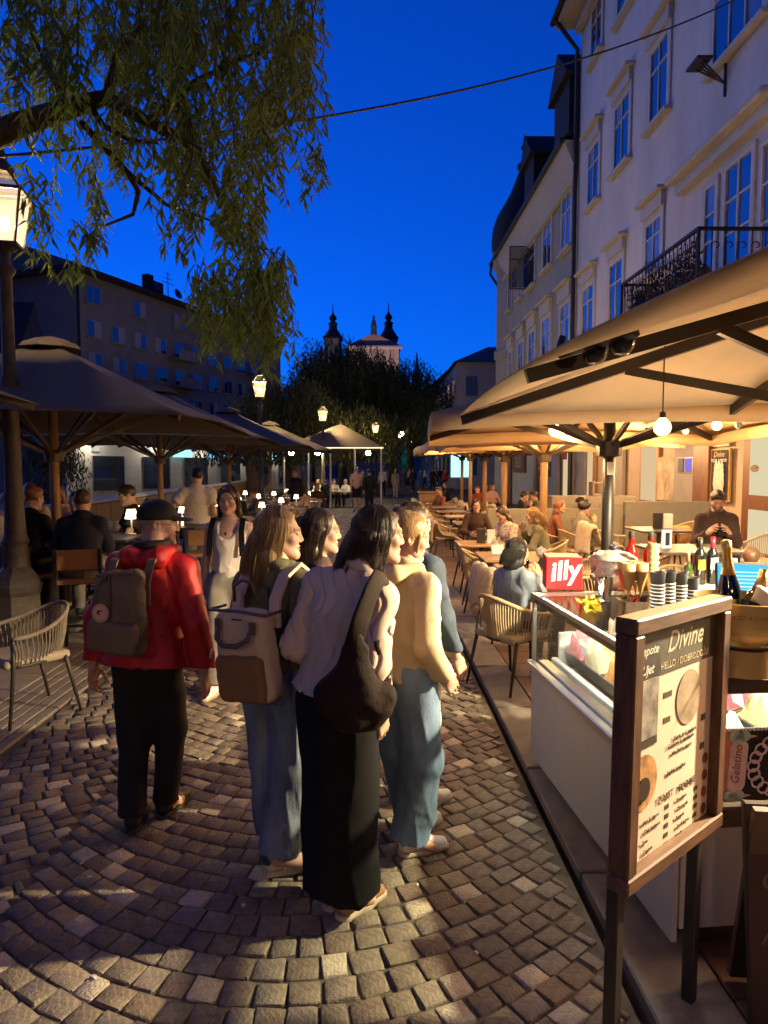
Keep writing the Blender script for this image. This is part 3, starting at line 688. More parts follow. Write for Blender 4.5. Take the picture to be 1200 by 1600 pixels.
for a in ((1001, 1026, 350, 432), (947, 968, 412, 520), (906, 924, 450, 530)): win_px(b1, WX, *a, hood=.35)
for a in ((1095, 1172, -60, 92), (950, 974, -20, 46), (912, 928, 30, 112)): win_px(b1, WX, *a, mull=2 if a[0] > 1090 else 1)
for a in ((1090, 1109, 298, 480), (1120, 1164, 258, 480), (1175, 1236, 215, 480)): win_px(b1, WX, *a, sill=False, mull=1 if a[0] > 1100 else 0, trans=(.28, .52, .76), case=.06)
a, b_ = onX(1064, 287, WX), onX(1225, 145, WX); h_ = MB(); h_.box((WX-.2, (a.y+b_.y)/2, a.z), (.42, abs(a.y-b_.y), .16), bev=.04); h_.box((WX-.1, (a.y+b_.y)/2, a.z-.2), (.2, abs(a.y-b_.y)-.2, .24)); h_.build('door_hood', m_trim, b1)
# lamp bracket on the wall
p = onX(1135, 110, WX); q = MB(); q.tube([(WX-.02, p.y, p.z+.45), (WX-.02, p.y, p.z-.5)], .03, 6)
for k in range(4): q.tube([(WX-.02, p.y, p.z-.25), (WX-.55, p.y-.15+.1*k, p.z+.1)], .02, 5)
q.box((WX-.55, p.y, p.z+.12), (.3, .5, .05)); q.build('wall_bracket', MATS['pipe_dark'], b1)
# iron balcony with scrolls
BX = 5.6; ya = onX(1092, 357, BX).y; yb = onX(972, 442, BX).y; zt = onX(1092, 357, BX).z; zb = zt-1.02
bal = link('balcony', None, b1); m_iron = M('wrought_iron', (.014, .012, .011), .5, metal=.3, var=.3)
s = MB(); s.box(((BX+WX)/2, (ya+yb)/2, zb-.1), (WX-BX, yb-ya, .16), bev=.03); s.build('balcony_floor', m_trim, bal)
s = MB(); s.box((BX, (ya+yb)/2, zt), (.07, yb-ya+.07, .05)); s.box((BX, (ya+yb)/2, zb+.06), (.04, yb-ya, .03))
for yy in (ya, yb): s.box(((BX+WX)/2, yy, zt), (WX-BX, .07, .05)); s.box(((BX+WX)/2, yy, zb+.06), (WX-BX, .04, .03)); s.box((BX, yy, (zt+zb)/2), (.05, .05, zt-zb))
s.build('handrail', m_iron, bal)
def scroll(mb, o, u, h, r=.085):
    for sg, zz in ((1, .72), (-1, .3)):
        pts = [];
        for k in range(15):
            a = k/14*4.4; rr = r*(1-.62*k/14); pts.append(o+u*(sg*(r*.9-math.cos(a)*rr))+Vector((0, 0, h*zz+math.sin(a)*rr*sg)))
        mb.tube(pts, .011, 4, cap=False)
n = 22
for k in range(n+1):
    o = Vector((BX, ya+(yb-ya)*k/n, zb)); q = MB(); q.tube([o, o+Vector((0, 0, zt-zb))], .011, 5)
    if k < n: scroll(q, o, Vector((0, 1, 0)), zt-zb); q.tube([o+Vector((0, .09, .1)), o+Vector((0, .09, .9))], .008, 4)
    q.build('baluster', m_iron, bal)
for yy in (ya, yb):
    for k in range(1, 6):
        o = Vector((BX+(WX-BX)*k/6, yy, zb)); q = MB(); q.tube([o, o+Vector((0, 0, zt-zb))], .011, 5); scroll(q, o, Vector((1, 0, 0)), zt-zb); q.build('baluster', m_iron, bal)
# trailing plants in boxes on the balcony
def leaf_cloud(pts, size, rs, asp=.5, droop=0.):
    P = np.array(pts); n = len(P); a = rs.uniform(0, 6.28, n); b_ = rs.uniform(-1, 1, n); s_ = size*rs.uniform(.6, 1.3, n)
    d = np.stack([np.cos(a)*np.sqrt(1-b_*b_), np.sin(a)*np.sqrt(1-b_*b_), b_-droop], 1); d /= np.linalg.norm(d, axis=1)[:, None]
    c = rs.normal(size=(n, 3)); c = np.cross(d, c); c /= np.linalg.norm(c, axis=1)[:, None]
    A = P; B = P+d*s_[:, None]*.5+c*(s_*asp*.5)[:, None]; C = P+d*s_[:, None]; E_ = P+d*s_[:, None]*.5-c*(s_*asp*.5)[:, None]
    V = np.stack([A, B, C, E_], 1).reshape(-1, 3); return V, np.arange(n*4).reshape(n, 4)
m_plant = M('balcony_plant_leaf', (.03, .022, .022), .7, var=.5, scale=20)
for y0_, y1_ in ((ya+.1, ya+1.5), (ya+1.7, ya+3.1)):
    pl = thing('planter_box', 'dark planter box with trailing plants hung inside the balcony railing', 'planter', (0, 0, 0), group='balcony planters')
    q = MB(); q.box((BX+.17, (y0_+y1_)/2, zb+.32), (.22, y1_-y0_, .2), bev=.02); q.build('box', MATS['pipe_dark'], pl)
    pts = np.c_[RNG.normal(BX+.1, .09, 700), RNG.uniform(y0_, y1_, 700), zb+.45+RNG.normal(0, .17, 700)]; v, f = leaf_cloud(pts, .09, RNG)
    link('foliage', np_mesh('foliage', v, f, m_plant, False), pl)['kind'] = 'stuff'
for k in range(12):
    p = Vector((random.uniform(-1.6, .6), random.uniform(2.3, 5.5), .004)); sp_ = MB(); sp_.box((0, 0, 0), (random.uniform(.006, .016), random.uniform(.012, .03), .004), rz=random.uniform(0, 3)); sp_ = tag(sp_.build('paper_scrap', M('scrap_white', (.6, .56, .5), .9), None, loc=p), 'tiny pale paper scrap lying on the paving setts', 'litter', 'paper scraps on the setts')
# ------------------------------------------------------------------ second house with turret
b2 = thing('grey_house', 'grey stuccoed townhouse with moulded window hoods, deep eaves and corner turret', 'house')
Y2a, Y2b = Y1+.12, onX(781, 500, WX).y; ZE = onX(830, 303, WX-.55).z
m_stucco = M('stucco_grey', (.33, .31, .26), .85, var=.1, scale=1.2, bump=.2, bscale=30); m_hoodst = M('stucco_trim', (.5, .47, .4), .8, var=.1, bump=.15)
w = MB(); w.box((WX+5.02, (Y2a+Y2b)/2, ZE/2), (10, Y2b-Y2a, ZE)); w.build('wall', m_stucco, b2)
e = MB(); e.add([(WX, Y2a, ZE-1.1), (WX, Y2b, ZE-1.1), (WX-.5, Y2b, ZE-.05), (WX-.5, Y2a, ZE-.05), (WX, Y2a, ZE), (WX, Y2b, ZE), (WX-.5, Y2b, ZE+.0), (WX-.5, Y2a, ZE+.0)], [(0, 1, 2, 3), (3, 2, 6, 7), (0, 3, 7, 4), (1, 5, 6, 2), (4, 7, 6, 5)]); e.build('coved_eaves', m_hoodst, b2)
e = MB(); e.box((WX-.08, (Y2a+Y2b)/2, ZE-1.25), (.2, Y2b-Y2a, .14), bev=.03); zc = onX(880, 475, WX).z-3.4; e.box((WX-.05, (Y2a+Y2b)/2, zc), (.12, Y2b-Y2a, .3), bev=.03); e.build('string_course', m_hoodst, b2)
r = MB(); r.add([(WX-.55, Y2a, ZE+.05), (WX-.55, Y2b+.3, ZE+.05), (WX+3, Y2b+.3, ZE+4.), (WX+3, Y2a, ZE+4.), (WX+8, Y2a, ZE+4), (WX+8, Y2b+.3, ZE+4)], [(0, 3, 2, 1), (3, 4, 5, 2), (0, 1, 5, 4), (0, 4, 3), (1, 2, 5)]); roof2 = r.build('roof', m_roof, b2)
for yy, s_ in ((Y2a+2.2, 1.), (Y2a+7.5, .9)):
    q = MB(); q.box((WX+1.2, yy, ZE+1.7*s_), (2.4, 2.0*s_, 2.2*s_)); q.add([(WX-.2, yy-1.3*s_, ZE+2.8*s_), (WX-.2, yy+1.3*s_, ZE+2.8*s_), (WX-.2, yy, ZE+4.1*s_), (WX+3, yy-1.3*s_, ZE+2.8*s_), (WX+3, yy+1.3*s_, ZE+2.8*s_), (WX+3, yy, ZE+4.1*s_)], [(0, 1, 2), (0, 2, 5, 3), (1, 4, 5, 2), (3, 5, 4), (0, 3, 4, 1)]); q.build('dormer', m_roof, roof2)
gt = MB(); gt.tube([(WX-.56, Y2a, ZE+.0), (WX-.56, Y2b, ZE+.0)], .1, 8); gt.tube([(WX-.56, Y2b-.3, ZE-.05), (WX-.6, Y2b-.25, ZE-.6), (WX-.14, Y2b-.3, ZE-1.3), (WX-.14, Y2b-.3, 0)], .08, 7); gt.build('downpipe', MATS['pipe_dark'], b2)
for px0, px1, pt, pb in ((872, 887, 312, 396), (844, 857, 352, 424), (807, 813, 410, 470), (791, 797, 432, 488)): win_px(b2, WX, px0, px1, pt, pb, tm_=m_hoodst, case=.08)
for px0, px1, pt, pb in ((872, 887, 478, 556), (844, 857, 500, 570), (824, 834, 520, 590), (808, 816, 536, 600), (793, 799, 550, 606)): win_px(b2, WX, px0, px1, pt, pb, tm_=m_hoodst, case=.14, hood=.5)
wo = win_px(b2, WX, 821, 832, 388, 452, tm_=m_hoodst, case=.08, mull=0)
p = onX(826, 420, WX); hz = abs(onX(826, 388, WX).z-onX(826, 452, WX).z); q = MB(); y_ = onX(832, 420, WX).y
for a, b_, c in (((-.03, 0), (.06, .9), 0), ((-.87, 0), (.06, .9), 0)): q.box((WX+a[0]-.02, y_+.6, p.z), (.06, .06, hz))
for zz in (hz/2, -hz/2, hz*.2): q.box((WX-.46, y_+.6, p.z+zz), (.9, .055, .06))
sh = q.build('open_sash', m_wdark, wo); q = MB(); q.box((WX-.46, y_+.6, p.z), (.8, .012, hz-.1)); q.build('sash_pane', m_glass, wo)
# turret: polygonal bay, bell roof, spire
tc = Vector((WX+1.0, Y2b-1.1, 0)); q = MB(); q.lathe([(1.4, 0), (1.4, 7.6), (1.5, 7.7), (1.5, 8.1), (1.38, 8.2), (1.38, ZE-.6), (1.6, ZE-.2), (1.65, ZE+.3)], 8, c=tc); q.build('turret', m_stucco, b2)
ztip = D(817, 210, tc.y).z; k_ = (ztip-ZE-.3)/8.; q = MB(); q.lathe([(r_*.68, ZE+.3+z_*k_) for r_, z_ in ((2.45, 0), (2.5, .7), (2.4, 1.6), (2.05, 2.5), (1.5, 3.3), (1.0, 4.1), (.65, 4.9), (.36, 5.6), (.55, 5.75), (.55, 5.95), (.2, 6.15), (.13, 6.9), (.28, 7.1), (.12, 7.3), (.03, 8.))], 14, c=(tc.x, tc.y, 0)); q.build('turret_roof', m_roof, b2, auto=True)
# far houses at the street's end on the right
def far_house(label, x, y, w_, d_, h_, mat, roofh, rows, cols, lit=()):
    t = thing('far_house', label, 'house', (x, y, 0)); q = MB(); q.box((0, 0, h_/2), (w_, d_, h_)); q.build('wall', mat, t)
    q = MB(); q.add([(-w_/2-.3, -d_/2-.3, h_), (w_/2+.3, -d_/2-.3, h_), (w_/2+.3, d_/2+.3, h_), (-w_/2-.3, d_/2+.3, h_), (-w_*.15, 0, h_+roofh), (w_*.3, 0, h_+roofh)], [(0, 1, 5, 4), (1, 2, 5), (2, 3, 4, 5), (3, 0, 4), (3, 2, 1, 0)]); q.build('roof', m_roof, t)
    k = 0
    for i in range(cols):
        for j in range(rows):
            zz = h_*(j+.6)/(rows+.2); k += 1; mt = EM('lit_window', (1, .85, .5), 1.6) if k in lit else m_glass
            for yy, xx, dim in ((-d_/2-.02, -w_/2+w_*(i+.5)/cols, (w_/cols*.4, .06, h_/rows*.45)),): q = MB(); q.box((xx, yy, zz), dim); q.build('window', mt, t)
            q = MB(); q.box((-w_/2-.02, -d_/2+d_*(i+.5)/cols, zz), (.06, d_/cols*.4, h_/rows*.45)); q.build('window', mt, t)
    return t
m_far = M('far_plaster', (.4, .38, .34), .9, var=.1, scale=.6); m_far2 = M('far_plaster_dark', (.2, .2, .2), .9)
p = D(752, 700, 62); far_house('pale far house with a long eave beside the turreted house', p.x+3, 66, 12, 20, 10.5, m_far, 3, 3, 5, (2, 5))
p = D(700, 700, 88); far_house('dark far house with lit windows at the street end', p.x+2.5, 92, 10, 10, 12, m_far2, 3.6, 4, 3, (3, 6, 10))
q = thing('roof_statue', 'small stone statue on a gabled parapet against the sky', 'statue', D(745, 606, 62)); s_ = MB(); s_.box((0, 0, -.6), (2.6, .8, .5), bev=.1); s_.add([(-2.4, -.3, -1.8), (2.4, -.3, -1.8), (0, -.3, -.3), (-2.4, .3, -1.8), (2.4, .3, -1.8), (0, .3, -.3)], [(0, 1, 2), (5, 4, 3), (0, 2, 5, 3), (1, 4, 5, 2), (0, 3, 4, 1)]); s_.build('gable', m_far, q)
f = Field((-.6, -.4, -.5), (.6, .4, 1.9), .06); f.cone((0, 0, -.35), (0, 0, .9), .3, .2, .1); f.cone((0, 0, .9), (0, 0, 1.2), .22, .1, .1); f.ell((0, 0, 1.45), (.15, .15, .19), .05); f.cone((.15, 0, 1.1), (.45, 0, 1.35), .08, .06, .05); f.cone((-.15, 0, 1.1), (-.3, 0, .6), .08, .06, .05)
link('figure', np_mesh('figure', *f.nets(), m_far2), q)
# ------------------------------------------------------------------ apartment block across the river
A0 = Vector((-22.5, 52, 0)); ang = math.atan2(.93, .367)
lb = thing('apartment_block', 'long dark plain apartment block across the river with rows of windows', 'building', A0, ang)
m_apt = M('apartment_plaster', (.25, .22, .2), .9, var=.12, scale=.8); LBL, LBH = 31., 16.6
q = MB(); q.box((LBL/2, 7, LBH/2), (LBL, 14, LBH)); q.build('wall', m_apt, lb)
q = MB(); q.box((LBL/2, 7, LBH+.2), (LBL+1.2, 15.2, .4)); q.add([(-.6, -.6, LBH+.4), (LBL+.6, -.6, LBH+.4), (LBL+.6, 14.6, LBH+.4), (-.6, 14.6, LBH+.4), (2, 7, LBH+3.2), (LBL-2, 7, LBH+3.2)], [(0, 1, 5, 4), (1, 2, 5), (2, 3, 4, 5), (3, 0, 4)]); rl = q.build('roof', m_roof, lb)
for xx, hh in ((9.5, 1.1), (10.8, .7), (17.6, 1.5), (24, 1.0)): q = MB(); q.box((xx, 1.2, LBH+.8+hh/2), (.7, .7, hh+.8)); q.build('chimney', m_roof, rl)
q = MB(); q.tube([(12, 1, LBH+.4), (12, 1, LBH+3.2)], .04, 5)
for zz, ww in ((2.2, 1.6), (2.6, 1.2), (3.0, .8)): q.tube([(12-ww/2, 1, LBH+zz), (12+ww/2, 1, LBH+zz)], .03, 4)
q.build('antenna', MATS['pipe_dark'], rl)
for dx in (9.6, 12.6): q = MB(); q.lathe([(0, .1), (.35, .16), (.5, .3)], 12, T=Matrix.Translation((dx, .6, LBH+1.2)) @ Matrix.Rotation(R(70), 4, 'X')); q.build('dish', MATS['pipe_dark'], rl)
m_aw = M('apartment_window_frame', (.3, .29, .28), .6); m_curtain = M('curtain', (.35, .35, .36), .8)
wk = 0
for ci in range(11):
    for ri, zz in enumerate((15.2, 12.6, 10.1, 7.6, 5.1, 2.6)):
        if ri == 0 and ci % 2 == 1: continue
        xx = 1.7+ci*2.6; door = ci in (4, 9) and ri in (1, 2, 3); wk += 1
        q = MB(); q.box((xx, -.03, zz), (1.5, .08, 1.36)); f_ = q.build('window', m_aw, lb)
        for s_ in (-1, 1):
            q = MB(); q.box((xx+s_*.36, -.075, zz), (.62, .02, 1.2)); q.build('pane', m_curtain if (wk*7+s_) % 5 == 0 else m_glass, f_)
        q = MB(); q.box((xx, -.12, zz-.74), (1.7, .22, .08)); q.build('sill', m_aw, f_)
        if wk in (20, 27): q = MB(); q.box((xx+.2, -.1, zz-.52), (1.0, .03, .1)); q.build('lit_blind', EM('lit_blind', (1, .92, .75), 1.2), f_)
        if door: q = MB(); q.box((xx, -.6, zz-.95), (3., 1.2, .16)); q.box((xx, -1.17, zz-.5), (3., .06, .75)); q.build('balcony', m_apt, lb)
q = MB(); q.tube([(.1, -.1, LBH), (.1, -.1, 0)], .1, 6); q.build('downpipe', MATS['pipe_dark'], lb)
lo = thing('gabled_house', 'small dark house with steep roof in front of the apartment block', 'house', (-27.5, 45, 0), R(12)); q = MB(); q.box((0, 0, 4.2), (9, 8, 8.4)); q.build('wall', m_far2, lo)
q = MB(); q.add([(-4.9, -4.4, 8.2), (4.9, -4.4, 8.2), (4.9, 4.4, 8.2), (-4.9, 4.4, 8.2), (-4.9, 0, 12.8), (4.9, 0, 12.8)], [(0, 1, 5, 4), (2, 3, 4, 5), (1, 2, 5), (3, 0, 4), (3, 2, 1, 0)]); q.build('roof', m_roof, lo)
for xx in (-2, .5, 3):
    q = MB(); q.box((xx, -3.9, 9.4), (1.1, 1.6, 1.5)); q.build('dormer', m_far2, lo); q = MB(); q.box((xx, -4.72, 9.5), (.7, .05, 1.)); q.build('window', m_glass, lo)
m_cop0 = M('lamp_housing', (.03, .03, .03), .6)
# far bank wall with lit shop fronts
fb = thing('bank_wall', 'pale low shop wall with glowing blue screens across the river', 'building', (-17.2, 37, 0), math.atan2(.93, .4)); q = MB(); q.box((15, 0, 1.9), (30, 1, 3.8)); q.build('wall', M('bank_plaster', (.42, .41, .38), .85), fb)
for k in range(7): q = MB(); q.box((3+k*4, -.55, 1.5), (2.4, .1, 2.)); q.build('window', m_glass, fb)
for k, (xx, c) in enumerate(((9.5, (.25, .75, 1)), (13.4, (.15, .6, 1)), (16.6, (.1, .3, 1)), (20.5, (.3, .8, 1)))): q = MB(); q.box((xx, -.64, 2.9), (1.9, .06, .75), bev=.02); q.build('screen', EM('screen_%d' % k, c, 2.2), fb)
for k in range(5): q = MB(); q.box((1.5+k*5., -.7, 3.5), (.3, .3, .12), bev=.02); q.build('added_wall_lamp', m_cop0, fb); point('bank_fill_light', (1.5+k*5., -1.3, 3.3), 130, (1, .85, .62), .1, fb)  # lamps added to brighten the otherwise dark bank wall
for k in range(6): q = MB(); q.box((2+k*4.2, -.62, 2.95), (.5, .05, .4)); q.build('sign_plate', EM('sign_plate', (.9, .9, .8), .7), fb)
# ------------------------------------------------------------------ church
CD = 118.; cc = D(578, 700, CD); ch = thing('church', 'floodlit pink baroque church front with two dark spired towers behind the trees', 'church', (cc.x, CD, 0))
def zc_(py, d=CD): return D(580, py, d).z
def xc_(px, d=CD): return D(px, 600, d).x-cc.x
m_pink = M('church_plaster', (.5, .32, .28), .85, var=.12, scale=.8); m_cop = M('copper_dark', (.02, .02, .024), .6)
x0, x1, zb_, zp = xc_(541), xc_(627), zc_(541), zc_(521)
q = MB(); q.box(((x0+x1)/2, 6, zb_/2), (x1-x0-.6, 12, zb_)); q.build('front_wall', m_pink, ch)
q = MB(); q.add([(x0, -.4, zb_), (x1, -.4, zb_), ((x0+x1)/2, -.4, zp), (x0, 12, zb_), (x1, 12, zb_), ((x0+x1)/2, 12, zp)], [(0, 1, 2), (0, 2, 5, 3), (1, 4, 5, 2), (5, 4, 3)]); q.build('pediment', m_pink, ch)
q = MB(); q.box(((x0+x1)/2, -.5, zb_-.25), (x1-x0+.4, 1.2, .5), bev=.1); q.build('cornice', M('church_trim', (.6, .52, .48), .8), ch)
for k in range(6): q = MB(); q.box((x0+.8+(x1-x0-1.6)*k/5, -.25, zb_*.75), (.7, .5, zb_*.5-.5)); q.build('pilaster', MATS['church_trim'], ch)
for k in range(5): q = MB(); q.box((x0+.8+(x1-x0-1.6)*(k+.5)/5, -.02, zb_*.8), (.7, .1, 2.4)); q.build('window', m_glass, ch)
q = MB(); q.lathe([(.6, zp-.3), (.5, zp+.5), (.55, zp+1.2), (.35, zp+2.), (.2, zp+2.3), (.28, zp+2.6), (.05, zp+3.1)], 10, c=((x0+x1)/2, -.2, 0)); q.build('statue', M('verdigris', (.1, .17, .13), .7), ch)
for px, pt in ((518, 465), (608, 462)):
    x = xc_(px); zt_ = zc_(pt); zz = zc_(522); q = MB(); q.box((x, 5, zz/2), (3.0, 3, zz)); tw = q.build('tower', MATS['far_plaster_dark'], ch)
    q = MB(); q.box((x, 5, zz+.1), (3.5, 3.5, .35), bev=.1); s_ = (zt_-zz)/8.5
    q.lathe([(1.75, zz+.2), (1.45, zz+1.1*s_), (1.0, zz+2*s_), (.75, zz+2.6*s_), (.75, zz+3.7*s_), (.95, zz+3.8*s_), (.5, zz+4.2*s_), (.4, zz+4.5*s_), (.72, zz+5*s_), (.62, zz+5.5*s_), (.25, zz+6.1*s_), (.1, zz+6.6*s_), (.07, zt_)], 12, c=(x, 5, 0)); q.build('spire', m_cop, tw, auto=True)
fl = MB(); fl.box(((x0+x1)/2, -9, 9.5), (2, .5, .5), bev=.05); fl.build('floodlight', m_cop, ch)
l = bpy.data.lights.new('church_flood', 'SPOT'); l.energy = 5500; l.color = (1, .72, .62); l.spot_size = R(100); l.shadow_soft_size = .3; lo_ = bpy.data.objects.new('church_flood', l); COL.objects.link(lo_); lo_.parent = ch; lo_.location = ((x0+x1)/2, -9.6, 10); lo_.rotation_euler = (R(112), 0, 0)
sp = thing('gothic_spire', 'thin pale gothic spire beyond the dark willow', 'church', D(651, 640, 140)); q = MB(); zz = D(651, 550, 140).z-sp.location.z; q.box((0, 0, -6), (2.2, 2.2, 16)); q.lathe([(1.5, 2), (1.3, 2.4), (.06, zz)], 8); q.build('spire', m_far, sp)
# ------------------------------------------------------------------ trees
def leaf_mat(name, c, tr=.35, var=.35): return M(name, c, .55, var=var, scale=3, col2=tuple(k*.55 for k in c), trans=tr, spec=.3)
m_bark = M('bark', (.07, .05, .035), .9, var=.4, scale=6, stretch=(4, 4, 1), bump=.8, bscale=18)
def blade_leaves(P, Dd, size, rs, w=.17):
    """slender willow leaves: bent 2-quad blades at P along Dd"""
    n = len(P); P = np.array(P); Dd = np.array(Dd); Dd /= np.linalg.norm(Dd, axis=1)[:, None]
    s_ = size*rs.uniform(.55, 1.25, n)[:, None]; c = np.cross(Dd, rs.normal(size=(n, 3))); c /= np.linalg.norm(c, axis=1)[:, None]; nn = np.cross(c, Dd)
    b = rs.uniform(-.12, .12, n)[:, None]*s_
    V = np.stack([P, P+Dd*s_*.4+c*s_*w*.5+nn*b, P+Dd*s_+nn*b*-.6, P+Dd*s_*.4-c*s_*w*.5+nn*b], 1).reshape(-1, 3)
    return V, np.arange(4*n).reshape(n, 4)
def near_willow():
    t = thing('willow_tree', 'weeping willow with lamplit leafy branches hanging over the street', 'tree'); rs = random.Random(5); r2 = np.random.default_rng(5)
    base = Vector((-4.7, 5.25, 0)); q = MB()
    q.tube([base+Vector((0, 0, -.1)), base+Vector((.02, 0, .5)), base+Vector((.05, .0, 1.6)), base+Vector((.0, -.05, 2.8)), base+Vector((.12, -.05, 4.)), base+Vector((.3, .1, 5.4)), base+Vector((.35, .3, 7.2))], [.36, .27, .23, .21, .19, .14, .08], 12); q.build('trunk', m_bark, t, True)
    def br(pts, r0, r1):
        m = MB(); n = len(pts); m.tube(pts, [r0+(r1-r0)*i/(n-1) for i in range(n)], 7); m.build('branch', m_bark, t, True)
    P = lambda x, y, d: D(x, y, d)
    main = [base+Vector((0, -.05, 3.)), P(-160, 262, 5.1), P(-40, 225, 5.0), P(30, 195, 4.9), P(110, 168, 4.8), P(165, 153, 4.7), P(230, 190, 4.6), P(310, 235, 4.6)]
    br(main, .13, .022)
    B = [[P(140, 165, 4.75), P(160, 195, 4.7), P(200, 218, 4.65), P(245, 224, 4.6)], [P(165, 153, 4.7), P(180, 90, 4.5), P(230, 30, 4.3), P(300, -40, 4.2)], [P(110, 168, 4.8), P(70, 100, 4.6), P(40, 20, 4.5)],
         [P(230, 190, 4.6), P(300, 130, 4.8), P(380, 90, 5.), P(470, 70, 5.2)], [P(310, 235, 4.6), P(340, 300, 4.9), P(365, 370, 5.2), P(395, 400, 5.3)], [P(125, 190, 4.75), P(200, 270, 4.9), P(260, 320, 5.1), P(330, 345, 5.3)],
         [P(200, 270, 4.9), P(216, 300, 4.92), P(208, 335, 5), P(165, 352, 5)], [base+Vector((.1, 0, 4.6)), P(-60, 0, 4.8), P(80, -60, 4.6), P(260, -80, 4.5), P(430, -60, 4.9)], [P(330, 345, 5.3), P(360, 380, 5.4), P(420, 390, 5.5)]]
    for b in B: br(b, .026, .008)
    zones = [((-20, 60), (-60, 110), 16, (60, 150)), ((40, 300), (-120, 60), 80, (80, 240)), ((250, 490), (-100, 60), 80, (70, 190)), ((150, 330), (120, 210), 26, (40, 130)), ((285, 425), (120, 230), 52, (60, 130)), ((400, 495), (40, 150), 26, (40, 110)),
             ((300, 390), (400, 440), 30, (50, 130)), ((385, 450), (385, 425), 34, (60, 150)), ((240, 320), (230, 330), 16, (30, 90)), ((140, 170), (240, 330), 8, (30, 100)), ((455, 515), (190, 280), 7, (20, 60)), ((310, 440), (440, 490), 14, (30, 90)), ((40, 80), (250, 330), 8, (30, 90)), ((330, 420), (250, 340), 30, (40, 110)), ((60, 150), (340, 400), 8, (20, 60))]
    LP = []; LD = []; tw = MB()
    for (x0, x1), (y0, y1), n, (l0, l1) in zones:
        for _ in range(n):
            x, y, d = rs.uniform(x0, x1), rs.uniform(y0, y1), rs.uniform(4.1, 6.2); L = rs.uniform(l0, l1)/FPX*d; p = D(x, y, d); a = Vector((rs.uniform(-.35, .35), rs.uniform(-.35, .35), 0)); k = max(5, int(L/.05)); pts = []; q0 = rs.uniform(0, 6)
            for i in range(k+1):
                u = i/k; pts.append(p+a*(L*(u-.45*u*u))+Vector((.03*math.sin(u*5+q0), .03*math.cos(u*4+q0), -L*(u*.75+.25*u*u))))
            tw.tube(pts, [.0045*(1-.7*i/k) for i in range(k+1)], 3, cap=False)
            for i in range(1, k+1):
                for _ in range(rs.choice((2, 3, 3, 4))):
                    LP.append(pts[i]+Vector((rs.gauss(0, .008), rs.gauss(0, .008), rs.gauss(0, .015)))); th = rs.uniform(0, 6.28); LD.append((math.cos(th)*.55, math.sin(th)*.55, -rs.uniform(.35, 1.2)))
    for _ in range(330):        # unseen crown added over and behind the viewer to block blue skylight
        x, y, L = rs.uniform(-7.5, .8), rs.uniform(-5, 4.2), rs.uniform(.8, 2.2); z = max(5.2, 1.85+.72*max(0, y)+.5+L)+rs.uniform(0, 2.2); p = Vector((x, y, z)); k = int(L/.09)
        for i in range(1, k+1):
            for _ in range(2): LP.append(p+Vector((rs.gauss(0, .06), rs.gauss(0, .06), -L*i/k))); th = rs.uniform(0, 6.28); LD.append((math.cos(th)*.6, math.sin(th)*.6, -rs.uniform(.3, 1.)))
        tw.tube([p, p+Vector((0, 0, -L))], .004, 3, cap=False)
    for a in range(6): br([base+Vector((.2, .1, 5.+.25*a)), base+Vector((1.2*math.cos(a-1.8)+.8, 1.6*math.sin(a-1.8)-1.5, 6.2)), base+Vector((2.6*math.cos(a-1.8)+1.4, 3*math.sin(a-1.8)-3, 6.6))], .07, .02)
    tw.build('twigs', m_bark, t)['kind'] = 'stuff'
    V, Q = blade_leaves([tuple(p) for p in LP], LD, .125, r2, .19); link('crown', np_mesh('crown', V, Q, leaf_mat('willow_leaf', (.22, .28, .045), .45), False), t)['kind'] = 'stuff'
near_willow()
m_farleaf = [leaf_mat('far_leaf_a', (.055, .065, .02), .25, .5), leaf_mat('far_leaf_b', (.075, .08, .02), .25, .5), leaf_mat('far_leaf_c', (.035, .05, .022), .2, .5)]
def far_willow(label, x, y, h, rx, n=650, seed=1, mat=0, low=2., leaf=.32, grp='willows along the river', z0=0.):
    t = thing('willow_tree', label, 'tree', (x, y, 0)); rs = random.Random(seed); r2 = np.random.default_rng(seed); q = MB()
    q.tube([(0, 0, -.2), (.1, 0, h*.2), (-.1, 0, h*.45), (.2, 0, h*.7)], [.5, .38, .3, .15], 9); q.build('trunk', m_bark, t, True); LP = []; LD = []; q = MB()
    for k in range(7): a = k*.9; q.tube([(0, 0, h*(.3+.04*k)), (math.cos(a)*rx*.35, math.sin(a)*rx*.35, h*(.55+.03*k)), (math.cos(a)*rx*.75, math.sin(a)*rx*.75, h*.66)], [.2, .12, .04], 6)
    q.build('limb', m_bark, t, True)
    for _ in range(n):
        a = rs.uniform(0, 6.283); e = rs.uniform(0, 1)**.6; rr = rx*e*rs.uniform(.75, 1.08); lump = 1+.13*math.sin(3*a+seed)+.1*math.sin(7*a+2*seed); zt = h*(.62+.38*math.sqrt(max(0, 1-(rr/(rx*1.15))**2)))*rs.uniform(.86, 1.03)*(1+.05*math.sin(5*a)); L = min(rs.uniform(.15, .62)*h, zt-low); rr *= lump
        k = max(4, int(L/leaf/.45)); p = Vector((math.cos(a)*rr, math.sin(a)*rr, zt)); o = Vector((math.cos(a), math.sin(a), 0))
        for i in range(k):
            u = i/k; LP.append(tuple(p+o*(.5*u)+Vector((rs.gauss(0, .13), rs.gauss(0, .13), -L*u)))); LD.append((rs.gauss(0, .35), rs.gauss(0, .35), -1))
    V, Q = blade_leaves(LP, LD, leaf, r2, .3); link('crown', np_mesh('crown', V, Q, m_farleaf[mat], False), t)['kind'] = 'stuff'
